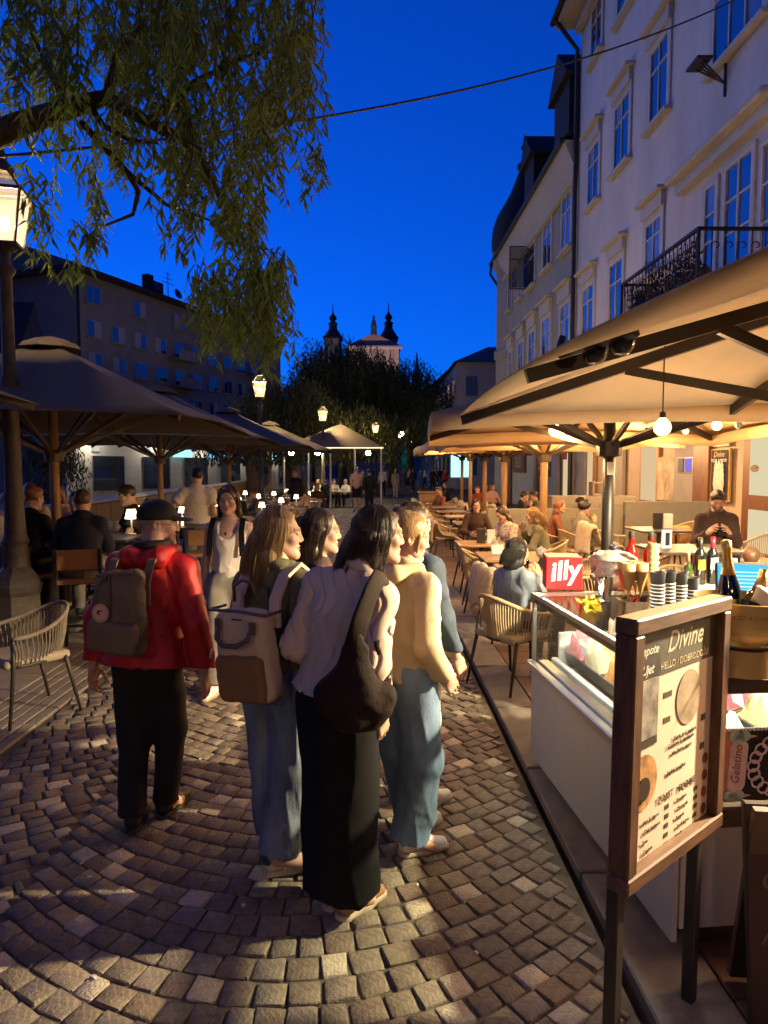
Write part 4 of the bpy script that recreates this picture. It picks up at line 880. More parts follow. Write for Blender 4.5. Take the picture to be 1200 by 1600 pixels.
for a in (('dark weeping willow in front of the church', 535, 57, 12.2, 5.0, 900, 2, 0), ('tallest dark willow beside the gothic spire', 614, 61, 11.2, 5.6, 850, 3, 2), ('greener low willow beside the apartment block', 452, 44, 7.4, 3.6, 700, 4, 1), ('small lamplit willow behind the second terrace lamp', 548, 50, 6.6, 3.6, 600, 6, 1), ('short dark willow above the street end', 640, 70, 9.5, 3.6, 500, 8, 2), ('rounded dark tree at the foot of the apartment block', 392, 40, 5.2, 2.8, 400, 9, 2)):
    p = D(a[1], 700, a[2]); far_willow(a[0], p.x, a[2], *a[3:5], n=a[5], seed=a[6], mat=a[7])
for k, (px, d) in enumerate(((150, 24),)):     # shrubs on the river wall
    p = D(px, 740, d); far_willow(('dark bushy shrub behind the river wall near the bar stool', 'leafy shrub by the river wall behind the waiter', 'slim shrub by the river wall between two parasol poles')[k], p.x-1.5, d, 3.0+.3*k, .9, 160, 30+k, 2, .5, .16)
# ------------------------------------------------------------------ overhead cable
q = MB(); a, b_ = Vector((-4.55, 5.2, 4.02)), onX(1165, -8, 6.98); pts = [a.lerp(b_, i/24)+Vector((0, 0, -.55*4*(i/24)*(1-i/24))) for i in range(25)]; q.tube(pts, .014, 6)
tag(q.build('overhead_cable', MATS['pipe_dark'], None, True), 'thin black cable strung across the street from willow to white house', 'cable')
# ------------------------------------------------------------------ street lamps
m_lpost = M('lamp_iron', (.075, .06, .05), .6, metal=.2, var=.3, scale=12, bump=.3)
def pane_mat(name, col, em):
    if name in MATS: return MATS[name]
    m = bpy.data.materials.new(name); m.use_nodes = True; nt = m.node_tree; N = nt.nodes; L = nt.links; N.remove(N['Principled BSDF'])
    t = N.new('ShaderNodeBsdfTransparent'); t.inputs[0].default_value = (1, .92, .75, 1); e = N.new('ShaderNodeEmission'); e.inputs[0].default_value = (*col, 1); e.inputs[1].default_value = em
    x = N.new('ShaderNodeMixShader'); x.inputs[0].default_value = .35; L.new(t.outputs[0], x.inputs[1]); L.new(e.outputs[0], x.inputs[2]); L.new(x.outputs[0], N['Material Output'].inputs[0]); MATS[name] = m; return m
def street_lamp(label, x, y, ztop, em=2.3, col=(1, .74, .36)):
    t = thing('street_lamp', label, 'street lamp', (x, y, 0), R(12), 'old lantern street lamps'); s = ztop/4.75
    q = MB(); q.lathe([(.25, 0), (.25, .12), (.22, .16), (.2, .62), (.22, .66), (.235, .72), (.19, .8), (.12, .9)], 8); q.build('pedestal', m_lpost, t)
    q = MB(); q.lathe([(.12, .88), (.11, 1.1), (.125, 1.14), (.1, 1.2), (.085, 1.5), (.1, 1.56), (.08, 1.62), (.068, 2.6), (.085, 2.66), (.06, 2.74), (.052, 3.65*s), (.09, 3.72*s), (.05, 3.8*s), (.05, 3.93*s)], 14); q.build('post', m_lpost, t, auto=True)
    z0, z1, z2 = 3.95*s, 4.42*s, 4.62*s; a, b_ = .12, .2
    q = MB()
    for k in range(4):
        c, d = math.cos(k*math.pi/2+.785), math.sin(k*math.pi/2+.785); q.tube([(c*a*1.414, d*a*1.414, z0), (c*b_*1.414, d*b_*1.414, z1), (c*.07*1.414, d*.07*1.414, z2)], .013, 5)
    q.box((0, 0, z0-.01), (2*a+.04, 2*a+.04, .03)); q.box((0, 0, z1-.0), (2*b_+.05, .03, .03)); q.lathe([(.02, z0-.08), (.13, z0-.02)], 8)
    for sx, sy in ((1, 0), (-1, 0), (0, 1), (0, -1)): q.box((sx*b_, sy*b_, z1), (.03 if sx else 2*b_+.04, .03 if sy else 2*b_+.04, .03))
    q.lathe([(.12, z2-.02), (.1, z2+.05), (.045, z2+.1), (.05, z2+.14), (.012, z2+.24)], 8); fr = q.build('lantern_frame', m_lpost, t)
    for k in range(4):
        T = Matrix.Rotation(k*math.pi/2, 4, 'Z'); e = .012
        q = MB(); q.add([(-a, a-e, z0+.01), (a, a-e, z0+.01), (b_, b_-e, z1-.02), (-b_, b_-e, z1-.02)], [(0, 3, 2, 1)], T); q.build('lantern_pane', pane_mat('lantern_glass', col, em), t)
        q = MB(); q.add([(-b_+.01, b_-e, z1+.02), (b_-.01, b_-e, z1+.02), (.07, .07, z2-.01), (-.07, .07, z2-.01)], [(0, 3, 2, 1)], T); q.build('roof_pane', pane_mat('lantern_roof_glass', (1, .82, .55), em*.12), t)
    q = MB(); q.lathe([(0, -.07), (.035, -.05), (.05, 0), (.035, .05), (0, .07)], 12, c=(0, 0, (z0+z1)/2-.04)); q.build('lamp_bulb', EM('lantern_bulb', (1, .76, .42), 1200) if 0 < y < 10 else EM('lantern_bulb_bright', (1, .78, .46), 7000) if y > 0 else EM('lantern_bulb_soft', (1, .78, .46), 2600), t, True)
    return t
for lab, px, py, d, zt in (('street lamp with fluted post beside the woven armchair', 20, 730, 6.5, 4.72), ('street lamp between the terrace parasols before the apartment block', 407, 700, 20.5, 4.75), ('street lamp standing before the dark willow', 505, 700, 31, 4.75), ('small far street lamp below the church pediment', 587, 700, 44, 4.9)):
    p = D(px, py, d); street_lamp(lab, p.x, d, zt)
for k, (px, py, d) in enumerate(((605, 690, 70), (627, 690, 74), (641, 692, 80), (626, 678, 60))):
    p = D(px, py, d); t = thing('globe_lamp', 'tiny far globe lamp shining at the street end', 'street lamp', (p.x, d, 0), 0, 'globe lamps at the street end'); q = MB(); q.tube([(0, 0, 0), (0, 0, p.z-.2)], .06, 6); q.build('post', m_lpost, t)
    q = MB(); q.lathe([(0, -.3), (.2, -.24), (.3, 0), (.2, .24), (0, .3)], 10, c=(0, 0, p.z)); q.build('globe', EM('globe_glow', (1, .82, .5), 40), t, True)
# ------------------------------------------------------------------ parasols
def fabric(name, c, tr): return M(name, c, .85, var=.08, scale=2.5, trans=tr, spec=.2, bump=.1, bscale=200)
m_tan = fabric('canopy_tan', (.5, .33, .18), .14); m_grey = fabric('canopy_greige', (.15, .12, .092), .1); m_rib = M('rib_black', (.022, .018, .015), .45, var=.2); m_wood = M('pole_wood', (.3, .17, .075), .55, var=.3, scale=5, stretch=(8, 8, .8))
def parasol(label, c, hx, hy, ze, za, rz=0., mat=None, pole=None, pr=.045, grp=None, cap=True, collar=None, base=True, valance=0., ribm=None, sag=.05, zfloor=0., skip=()):
    t = thing('parasol', label, 'parasol', (c[0], c[1], zfloor), rz, grp); ribm = ribm or m_rib; pole = pole or m_rib; ze -= zfloor; za -= zfloor
    q = MB(); q.tube([(0, 0, 0), (0, 0, za-.08)], pr, 12); q.build('pole', pole, t, True)
    K = [Vector((hx, hy, 0)), Vector((0, hy, 0)), Vector((-hx, hy, 0)), Vector((-hx, 0, 0)), Vector((-hx, -hy, 0)), Vector((0, -hy, 0)), Vector((hx, -hy, 0)), Vector((hx, 0, 0))]
    def ez(k): return ze+(.0 if k % 2 == 0 else .05)
    q = MB(); nu, nv = 6, 8; vs = []; n8 = 8*nu
    for j in range(nv+1):
        v = j/nv; r_ = .07+.93*v
        for s in range(n8):
            k = s//nu; u = (s % nu)/nu; a, b_ = K[k], K[(k+1) % 8]; p = a.lerp(b_, u); z = za+(ez(k)*(1-u)+ez((k+1) % 8)*u-za)*(v**.93); z -= sag*math.sin(math.pi*u)*math.sin(math.pi*v*.92)*.9
            z += .018*math.sin(math.pi*u)*(v > .99); vs.append((p.x*r_, p.y*r_, z))
    fs = [(j*n8+s, j*n8+(s+1) % n8, (j+1)*n8+(s+1) % n8, (j+1)*n8+s) for j in range(nv) for s in range(n8)]
    q.add(vs, [tuple(reversed(f)) for f in fs]); cn = q.build('canopy', mat, t, True); md = cn.modifiers.new('thick', 'SOLIDIFY'); md.thickness = .005
    if valance:
        q = MB(); ring = vs[nv*n8:]; m = len(ring); q.add([(x, y, z) for x, y, z in ring]+[(x*.995, y*.995, z-valance) for x, y, z in ring], [(i, (i+1) % m, m+(i+1) % m, m+i) for i in range(m)]); vv = q.build('valance', mat, cn, True); md = vv.modifiers.new('thick', 'SOLIDIFY'); md.thickness = .006
    if cap: q = MB(); q.lathe([(.34, -.02), (.3, .03), (.16, .09), (.03, .12)], 8, c=(0, 0, za+.0)); q.build('vent_cap', mat, t)
    cz = collar if collar else ze-.3
    cz = cz-zfloor if collar else cz
    q = MB(); q.lathe([(pr, -.07), (pr+.05, -.06), (pr+.06, .05), (pr, .07)], 12, c=(0, 0, cz)); q.build('collar', ribm, t); q = MB(); q.lathe([(pr, -.06), (pr+.05, -.05), (pr+.05, .05), (pr, .06)], 12, c=(0, 0, za-.16)); q.build('hub', ribm, t)
    for k in range(8):
        e = K[k].copy(); e.z = ez(k)-.035; top = Vector((0, 0, za-.13)); d = (e-top); L = d.length; T = Matrix.Translation(top) @ rotframe(d)
        q = MB(); q.box((0, 0, L*.492), (.028, .05, L*.985), T); rb = q.build('rib', ribm, t)
        m_ = top.lerp(e, .55); m_.z -= .02; o = Vector((0, 0, cz)); d = m_-o; T = Matrix.Translation(o) @ rotframe(d); q = MB(); q.box((0, 0, d.length/2), (.026, .042, d.length), T); q.build('strut', ribm, t)
    if base: q = MB(); q.box((0, 0, .06), (.7, .7, .1), bev=.02); q.lathe([(pr+.05, .1), (pr+.03, .32)], 12); q.build('base', M('parasol_base', (.08, .075, .07), .7), t)
    return t
P1 = parasol('tan parasol with cameras over the gelato case', (2.05, 2.36), 1.55, 1.5, 2.14, 2.72, R(1), m_tan, pr=.05, collar=1.98, valance=0, sag=.03)
P2 = parasol('tan parasol with black pole beside the seated cap wearer', (1.86, 5.32), 1.42, 1.5, 2.17, 2.62, R(-4), m_tan, pr=.047, collar=2.0, valance=.11, sag=.03)
q = MB(); q.box((0, -.052, 2.0-.16), (.05, .006, .1)); q.build('sticker', M('sticker_white', (.8, .8, .8), .6), P2)
for lab, px, d, h_, zz in (('tan parasol on the wooden pole behind the low partition', 850, 10.4, 1.5, 2.3), ('tan parasol on the wooden pole next to the seated pair', 788, 13.4, 1.5, 2.32), ('tan parasol on the wooden pole among covered chairs', 757, 16.6, 1.5, 2.36), ('tan parasol on the slim wooden pole near the bright screen', 735, 20, 1.6, 2.4), ('last tan parasol of the right-hand terrace row', 722, 23.6, 1.6, 2.45)):
    p = D(px, 730, d); parasol(lab, (p.x, d), h_, h_, zz, zz+.5, 0, m_tan, m_wood, .055, valance=.2, ribm=M('rib_brown', (.05, .032, .02), .5), sag=.03)
for lab, x, y in (('tan parasol by the wall over the raised terrace tables', 5.0, 8.6), ('tan parasol by the wall beyond the raised terrace', 5.1, 12.4)): pass
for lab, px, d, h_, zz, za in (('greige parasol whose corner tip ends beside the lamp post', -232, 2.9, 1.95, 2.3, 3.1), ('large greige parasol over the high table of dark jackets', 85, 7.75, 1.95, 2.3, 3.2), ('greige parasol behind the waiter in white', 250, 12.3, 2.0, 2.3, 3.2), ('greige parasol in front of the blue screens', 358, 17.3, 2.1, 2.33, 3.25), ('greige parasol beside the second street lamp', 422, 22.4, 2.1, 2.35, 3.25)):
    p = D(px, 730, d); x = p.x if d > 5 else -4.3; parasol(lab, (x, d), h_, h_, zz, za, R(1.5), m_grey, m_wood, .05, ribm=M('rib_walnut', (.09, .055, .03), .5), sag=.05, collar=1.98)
# far marquee with lights
mq = thing('marquee', 'far greige marquee with white posts and bright lamps on the left terrace', 'marquee', (D(545, 730, 34).x-.3, 34, 0)); q = MB(); q.add([(-2.6, -3.5, 2.75), (2., -3.5, 2.75), (2.6, 5, 2.75), (-2.6, 5, 2.75), (0, -2, 3.9), (.2, 4, 3.9)], [(0, 1, 4), (1, 2, 5, 4), (2, 3, 5), (3, 0, 4, 5)]); c_ = q.build('canopy', m_grey, mq); md = c_.modifiers.new('t', 'SOLIDIFY'); md.thickness = .02
for x in (-2.5, -1.4, -.4, .7, 1.9): q = MB(); q.box((x, -3.45, 1.37), (.07, .07, 2.74)); q.build('post', M('post_white', (.6, .58, .52), .5), mq)
for x in (-2.2, -1.0, 1.3): q = MB(); q.lathe([(0, -.11), (.09, -.07), (.11, 0), (.09, .07), (0, .11)], 10, c=(x, -3.2, 2.5)); q.build('lamp', EM('marquee_lamp', (1, .8, .45), 300), mq, True)
q = MB(); q.box((-.3, -3.55, 2.72), (4.6, .05, .05)); q.build('light_strip', EM('marquee_strip', (1, .85, .5), 1.6), mq)
# ------------------------------------------------------------------ hanging bulbs over the right terrace
m_bulb = EM('bulb_warm', (1, .52, .17), 16); m_sock = M('bulb_socket', (.02, .018, .016), .5)
def bulb(label, p, r, up=.3, e=10., em=None):
    t = thing('hanging_bulb', label, 'light bulb', p, 0, 'warm bulbs strung under the terrace parasols'); q = MB(); q.lathe([(0, -r), (r*.5, -r*.87), (r*.87, -r*.5), (r, 0), (r*.87, r*.5), (r*.55, r*.88), (r*.32, r*1.15)], 16, cap=False); q.build('bulb', em or m_bulb, t, True)
    q = MB(); q.lathe([(r*.36, r*1.05), (r*.36, r*1.7), (r*.2, r*1.85)], 10); q.build('socket', m_sock, t); q = MB(); q.tube([(0, 0, r*1.8), (0, 0, r*1.8+up)], .003, 4); q.build('cord', m_sock, t)
    if e: point('bulb_light', (0, 0, -r*1.6), e*3.2, (1, .58, .24), .05, t)
    return t
bulb('large glowing filament bulb on a long cord above the counter', D(1035, 668, 2.9), .037, .42, 4, EM('bulb_filament', (1, .55, .16), 7))
for k, (px, py, d, r, e) in enumerate(((867, 673, 5.6, .05, 20), (1010, 680, 6.4, .04, 20), (1120, 665, 5.6, .04, 26), (751, 676, 9.4, .05, 24), (770, 688, 10.6, .055, 0), (811, 681, 9.2, .06, 26), (822, 688, 12.5, .05, 0), (830, 677, 11.5, .05, 18), (708, 686, 12, .05, 20), (684, 697, 14.5, .07, 26), (730, 697, 15, .05, 0), (716, 690, 19, .07, 24), (1060, 690, 8.6, .04, 22), (900, 690, 11, .05, 40), (960, 690, 9.2, .045, 30), (1092, 684, 10.5, .045, 60), (1005, 686, 13.5, .05, 70), (930, 690, 16.5, .055, 70), (868, 694, 19.5, .06, 70), (1180, 672, 9.2, .04, 60))):  # the strong bulbs closing this list are added to warm the cafe wall
    bulb('small warm glowing bulb hanging under the tan parasols', D(px, py, d), r, .12, e)
q = MB()
for (px, py, d) in ((1071, 674, 6.0), (1154, 664, 5.4)): 
    t = thing('hanging_bulb', 'unlit white globe bulb under the tan parasols', 'light bulb', D(px, py, d), 0, 'unlit globe bulbs'); q = MB(); q.lathe([(0, -.03), (.021, -.021), (.03, 0), (.021, .021), (0, .03)], 12); q.build('bulb', M('bulb_opal', (.8, .76, .72), .3), t, True); q = MB(); q.tube([(0, 0, .03), (-.18, 0, .05)], .012, 6); q.build('holder', MATS['sticker_white'], t)
# ------------------------------------------------------------------ cafe front on the ground floor of the white house
cafe = link('cafe_front', None, b1)
m_warm = M('cafe_plaster', (.5, .38, .25), .85, var=.1, scale=2, bump=.1); m_greyw = M('cafe_plaster_grey', (.32, .28, .23), .85, var=.1, scale=2); m_oak = M('door_oak', (.16, .065, .025), .45, var=.3, scale=4, stretch=(6, 6, .7)); m_black = M('chalkboard', (.02, .02, .02), .7, var=.3); m_chalk = M('chalk_white', (.75, .73, .68), .8)
q = MB(); q.box((WX+4.6, (Y1+2)/2, 2.1), (9.1, Y1-2, 4.2)); q.build('wall', m_warm, cafe)
def yx(px, X=WX): return onX(px, 730, X).y
def zx(px, py, X=WX): return onX(px, py, X).z
def panel(name, px0, px1, pt, pb, mat, dx=.06, th=.05, par=None):
    a, b_ = yx(px0), yx(px1); pc = (px0+px1)/2; z1, z0 = zx(pc, pt), zx(pc, pb); q = MB(); q.box((WX+.05-dx, (a+b_)/2, (z0+z1)/2), (th, abs(a-b_), z1-z0), bev=.008); return q.build(name, mat, par or cafe)
for a, b_, m in ((1060, 1092, m_greyw), (905, 918, m_greyw), (968, 978, m_greyw)): panel('pilaster', a, b_, 560, 860, m, .1, .1)
panel('plinth', 975, 1092, 800, 880, M('plinth_stone', (.24, .2, .16), .7, var=.2, bump=.3), .14, .12)
for a, b_, t_, bb in ((1003, 1032, 668, 788), (918, 932, 680, 800), (880, 893, 690, 790)):
    f_ = panel('window_frame', a, b_, t_, bb, M('frame_oak_light', (.32, .17, .06), .5, var=.2), .07, .08); panel('window_pane', a+3, b_-3, t_+5, bb-6, EM('shop_window', (1, .72, .4), .75), .11, .03, f_)
f_ = panel('poster_frame', 1029, 1059, 714, 784, M('frame_gilt', (.35, .22, .08), .5), .07, .04); panel('poster', 1030.5, 1057.5, 716, 782, M('map_print', (.45, .36, .22), .8, var=.45, scale=2.2, col2=(.3, .23, .14)), .1, .02, f_)
f_ = panel('display_case', 1068, 1092, 714, 739, M('case_alu', (.3, .28, .26), .4, metal=.4), .16, .06); panel('display_sheet', 1070, 1078, 716, 737, M('sheet_dark', (.08, .07, .1), .6), .2, .02, f_); panel('display_sheet', 1081, 1090, 716, 737, EM('display_violet', (.35, .22, .9), .9), .2, .02, f_)
panel('wood_jamb', 1092, 1116, 600, 880, m_oak, .12, .12)
f_ = panel('menu_board', 1116, 1146, 701, 784, M('frame_brass', (.4, .24, .08), .4), .1, .05); panel('board_face', 1118, 1144, 703, 781, m_black, .13, .02, f_)
def wall_text(s, px, py, size, mat=None, par=None, dx=.14, **k):
    p = onX(px, py, WX); T = Matrix.Translation((WX+.05-dx-.012, p.y, p.z)) @ Matrix(((0, 0, -1, 0), (-1, 0, 0, 0), (0, 1, 0, 0), (0, 0, 0, 1))); return text(s, size, mat or m_chalk, par or cafe, T=T, align='CENTER', **k)
wall_text('Divine', 1131, 714, .16, M('brass_letter', (.5, .32, .1), .5), f_, shear=.3); wall_text('PIZZA & FOOD', 1131, 722, .09, None, f_)
for k in range(6): wall_text('------- 5.9', 1131+(-3 if k % 2 else 3), 729+k*3.6, .075, None, f_)
p = onX(1131, 776, WX)
for s in (-1, 0, 1): q = MB(); q.lathe([(.02, 0), (.1, .25), (.06, .62), (.01, .75)], 10, c=(WX-.12, p.y+s*.11, p.z), sx=.25); q.build('bottle_drawing', M('chalk_cream', (.6, .5, .38), .8), f_)
panel('notice_box', 1118, 1143, 678, 698, M('notice_cream', (.55, .45, .32), .7), .1, .05)
d_ = panel('door', 1168, 1262, 668, 900, m_oak, .1, .08)
for pt, pb in ((676, 776), (800, 868)): panel('door_pane', 1180, 1255, pt, pb, EM('door_glow', (.95, .82, .5), .8), .14, .03, d_)
p = onX(1191, 732, WX); q = MB(); q.lathe([(.0, 0), (.13, .004), (.13, .012)], 18, T=Matrix.Translation((WX-.13, p.y, p.z)) @ Matrix.Rotation(-math.pi/2, 4, 'Y') @ Matrix.Scale(.5, 4, (1, 0, 0))); q.build('door_emblem', M('emblem_brown', (.15, .09, .05), .6), d_)
panel('shop_cornice', 700, 1300, 560, 585, M('cornice_brown', (.13, .09, .06), .7), .3, .3)
for (a, b_, t_, bb, s_) in ((803, 822, 697, 738, 'VINO BIANCO'), (843, 850, 690, 745, 'MENU'), (853, 863, 690, 745, 'BREAKFAST')):
    f_ = panel('chalk_board', a, b_, t_, bb, M('frame_walnut', (.1, .05, .02), .6), .1, .05); panel('board_face', a+.8, b_-.8, t_+2, bb-2, M('board_brown', (.09, .05, .03), .8), .13, .02, f_)
    for k in range(5): wall_text(s_, (a+b_)/2, t_+9+k*(bb-t_-10)/5, .22, M('chalk_tan', (.5, .36, .2), .8), f_)
panel('red_print', 880, 889, 690, 718, M('red_poster', (.4, .06, .04), .7, var=.3), .13, .02)
panel('speaker', 829, 836, 690, 700, m_black, .3, .3)
for a, b_, m in ((866, 876, m_greyw), (838, 842, m_oak), (797, 800, m_oak)): panel('wall_post', a, b_, 600, 800, m, .12, .1)
side = thing('sideboard', 'pale panelled sideboard with a small shelf cabinet behind the partition', 'sideboard', (4.9, 15.2, .0)); q = MB(); q.box((0, 0, .6), (1.9, .6, 1.2), bev=.02); q.build('cabinet', m_greyw, side)
for s_ in (-.5, .5): q = MB(); q.box((s_, -.31, .65), (.75, .03, .8), bev=.01); q.build('panel', M('panel_sage', (.26, .25, .2), .7), side)
q = MB(); q.box((.3, .1, 1.5), (.5, .3, .03)); q.box((.3, .1, 1.22), (.5, .3, .03)); q.box((.06, .1, 1.36), (.03, .3, .3)); q.box((.54, .1, 1.36), (.03, .3, .3)); q.build('shelf_unit', m_greyw, side)
pt_ = MB(); pt_.box((3.35, 12.5, .54), (2.5, .12, 1.08), bev=.01); tag(pt_.build('partition', M('partition_grey', (.2, .19, .16), .7, var=.08)), 'low grey partition wall between the terrace tables', 'partition')
pt_ = MB(); pt_.box((5.6, 12.7, .7), (1.7, .12, 1.0), bev=.01); tag(pt_.build('partition', MATS['partition_grey']), 'second grey partition standing on the raised terrace', 'partition')
# ------------------------------------------------------------------ gelato case
CN = Vector((1.11, 2.39, 0)); CA = math.atan2(.14, 1.66); CL, CW = 1.68, 1.0
gc = thing('gelato_case', 'lit glass gelato display case with white panels beside the street', 'display case', CN, CA)
def cl(p): """world -> case frame"""; v = Vector(p)-CN; return Matrix.Rotation(-CA, 3, 'Z') @ v
m_panel = M('case_panel_white', (.5, .48, .44), .45, var=.05); m_steel = M('brushed_steel', (.5, .49, .46), .3, metal=.9, var=.1, stretch=(1, 1, 20)); m_dkb = M('case_trim_brown', (.06, .035, .022), .5); gl = GLASS(refl=.3); m_lite = M('case_liner_white', (.72, .72, .68), .4, var=.04)
q = MB(); q.box((.012, CL/2, .36), (.024, CL, .58), bev=.004); q.build('front_panel', m_panel, gc)
q = MB(); q.box((CW/2, .012, .32), (CW-.06, .024, .4), bev=.004); q.build('end_panel', m_panel, gc); q = MB(); q.box((CW/2, .006, .555), (CW, .06, .08), bev=.01); q.build('end_rail', m_dkb, gc)
q = MB(); q.box((CW/2, CL-.012, .36), (CW-.06, .024, .58), bev=.004); q.build('far_panel', m_panel, gc); q = MB(); q.box((CW-.012, CL/2, .36), (.024, CL-.06, .58)); q.build('back_panel', m_panel, gc)
q = MB(); q.box((CW/2+.06, CL-.03, .74), (CW-.2, .02, .2), bev=.004); q.build('far_liner', m_lite, gc); q = MB(); q.box((CW-.035, CL/2, .76), (.02, CL-.1, .24), bev=.004); q.build('back_liner', m_lite, gc)
q = MB(); q.box((CW/2+.04, CL/2, .035), (CW-.2, CL-.16, .07)); q.build('plinth', m_dkb, gc)
q = MB(); q.box((-.006, CL/2, .645), (.05, CL+.01, .05), bev=.008); q.build('steel_rail', m_steel, gc)
q = MB(); q.box((CW/2, CL/2, .60), (CW-.06, CL-.06, .03)); q.build('deck', m_lite, gc)
for k, (x, z, w_) in enumerate(((.06, .655, .07), (.13, .67, .04))): q = MB(); q.box((x, CL/2, z), (w_, CL-.08, .04), bev=.006); q.build('inner_ledge', m_lite if k % 2 else m_steel, gc)
ZT_ = 1.085
for nm, c, d in (('glass_front', (.006, CL/2, (ZT_+.67)/2), (.008, CL-.05, ZT_-.675)), ('glass_far', (CW/2, CL-.006, (ZT_+.67)/2), (CW-.05, .008, ZT_-.675)), ('glass_near', (CW/2, .006, (1.01+.6)/2), (CW-.05, .008, .41)), ('glass_top', (CW/2, CL/2, ZT_+.004), (CW-.0, CL-.0, .01))): q = MB(); q.box(c, d); q.build(nm, gl, gc)
q = MB(); q.box((.01, CL-.012, (ZT_+.66)/2), (.022, .024, ZT_-.66)); q.box((.0, CL/2, ZT_-.012), (.02, CL, .022)); q.box((CW/2, CL-.01, ZT_-.012), (CW-.02, .02, .022)); q.build('glass_frame', m_steel, gc)
q = MB(); q.box((CW/2, .03, 1.045), (CW, .075, .06), bev=.008); q.build('top_rail', m_dkb, gc)
q = MB(); q.box((.019, CL/2, ZT_-.044), (.006, CL-.06, .044)); q.build('light_baffle', m_dkb, gc)
for x in (.042, CW-.05): q = MB(); q.box((x, CL/2, ZT_-.03), (.02, CL-.12, .012)); q.build('light_strip', EM('case_led', (1, .95, .8), 95), gc)
q = MB(); q.box((CW/2, .075, 1.012), (CW-.1, .02, .01)); q.build('light_strip', MATS['case_led'], gc)
GEL = [('gel_cream', (.75, .65, .42)), ('gel_pink', (.72, .25, .27)), ('gel_orange', (.75, .33, .1)), ('gel_choc', (.12, .055, .03)), ('gel_pistachio', (.5, .52, .22)), ('gel_yellow', (.8, .62, .12)), ('gel_berry', (.5, .1, .14)), ('gel_white', (.78, .74, .66)), ('gel_hazel', (.45, .28, .15))]
def gelato(w_, l_, hgt, seed):
    rs = random.Random(seed); lp = [(rs.uniform(-.7, .7)*w_/2, rs.uniform(-.75, .75)*l_/2, rs.uniform(.035, .075), rs.uniform(.5, 1)*hgt) for _ in range(11)]
    def fn(u, v):
        x, y = (u-.5)*w_, (v-.5)*l_; z = 0.
        for a, b_, r_, h_ in lp: d = math.hypot(x-a, y-b_)/r_; z = max(z, h_*math.exp(-d*d*.9))
        e = min(1, 6*min(u, 1-u, v, 1-v)); return (x, y, (.015+z+.008*math.sin(60*x+9*math.sin(40*y)))*e)
    return MB().sheet(fn, 14, 18)
order = [0, 2, 1, 2, 0, 1, 4, 6, 8, 7, 3, 0, 5, 6, 7, 8, 4, 7]; k = 0
for col_, (x, z) in enumerate(((.275, .79), (.51, .865), (.745, .935))):
    for j in range(6):
        y = .2+j*.255; T = Matrix.Translation((x, y, z)) @ Matrix.Rotation(R(-14), 4, 'Y'); q = MB()
        for a, b_, c, d in ((0, .118, .21, .008), (0, -.118, .21, .008)): q.box((0, b_, -.058), (c, d, .075), T)
        for s_ in (-1, 1): q.box((s_*.101, 0, -.058), (.008, .228, .075), T)
        q.box((0, 0, -.09), (.2, .23, .01), T); tb = q.build('tub', m_steel, gc); n_, c_ = GEL[order[k]]; k += 1; q = gelato(.192, .224, .14, k); q2 = MB(); q2.add(q.v, q.f, T @ Matrix.Translation((0, 0, -.03))); q2.build('gelato', M(n_, c_, .45, var=.25, scale=30, bump=.5, bscale=90, spec=.5), tb, True)
        if j % 2 == 0: q = MB(); q.box((-.1, .05, .07), (.004, .075, .06), T); q.build('flavour_card', M('card_white', (.8, .78, .76), .6), tb)
q = MB(); q.tube([(.3, .72, .72), (.27, .7, .86)], [.012, .005], 6); q.build('scoop', m_steel, gc)
# advertising card behind the near end glass
cd = thing('price_card', 'black and salmon price card with scalloped border leaning on the case end', 'card', CN, CA); T = Matrix.Translation((.105, -.012, .61)) @ Matrix.Rotation(R(6), 4, 'X')
q = MB(); q.box((.22, 0, .15), (.46, .006, .29), T); q.build('board', M('card_black', (.015, .015, .016), .4), cd); q = MB(); q.box((.05, -.005, .15), (.1, .005, .286), T); q.build('salmon_field', M('card_salmon', (.62, .25, .14), .6, var=.06), cd)
q = MB(); q.add([(.11+.035*math.cos(a)+0, -.0095, .15+(.07 if math.sin(a) > 0 else -.07)+.035*math.sin(a)) for a in np.linspace(0, 6.283, 29)[:-1]], [tuple(range(27, -1, -1))], T); q.build('pink_plaque', M('card_pink', (.75, .55, .5), .6), cd)
m_mint = M('card_mint', (.42, .58, .48), .6)
for z in (.03, .265):
    q = MB()
    for dx in (-.02, 0, .018): q.lathe([(0, 0), (.022, .002)], 10, T=T @ Matrix.Translation((.105+dx, -.0115, z+abs(dx)*.3)) @ Matrix.Rotation(math.pi/2, 4, 'X'))
    q.build('mint_bow', m_mint, cd); q = MB(); q.add([(.12, -.0108, z-.012), (.175, -.0108, z+.003), (.12, -.0108, z+.016)], [(0, 1, 2)], T); q.build('ribbon_tip', M('card_peach', (.72, .4, .32), .6), cd)
text('Gelatino', .045, M('card_script', (.3, .12, .1), .6), cd, T=T @ Matrix.Translation((.118, -.0125, .08)) @ Matrix.Rotation(math.pi/2, 4, 'X') @ Matrix.Rotation(math.pi/2, 4, 'Z'), shear=.3)
q = MB()
for k in range(20):
    a = k/20*6.283; q.lathe([(.019, 0), (.026, .002), (.026, .004), (.019, .004)], 10, T=T @ Matrix.Translation((.29+.12*math.cos(a), -.008, .15+.11*math.sin(a))) @ Matrix.Rotation(math.pi/2, 4, 'X'), cap=False)
q.build('scalloped_ring', M('card_blush', (.75, .6, .56), .6), cd)
for k, s_ in enumerate(('1 kepica / scoop  2.5', '2 kepici / scoops  4.5', 'kornet / cone')): text(s_, .02, m_chalk, cd, T=T @ Matrix.Translation((.25+k*.035, -.009, .07)) @ Matrix.Rotation(math.pi/2, 4, 'X') @ Matrix.Rotation(math.pi/2, 4, 'Z'))
q = MB()
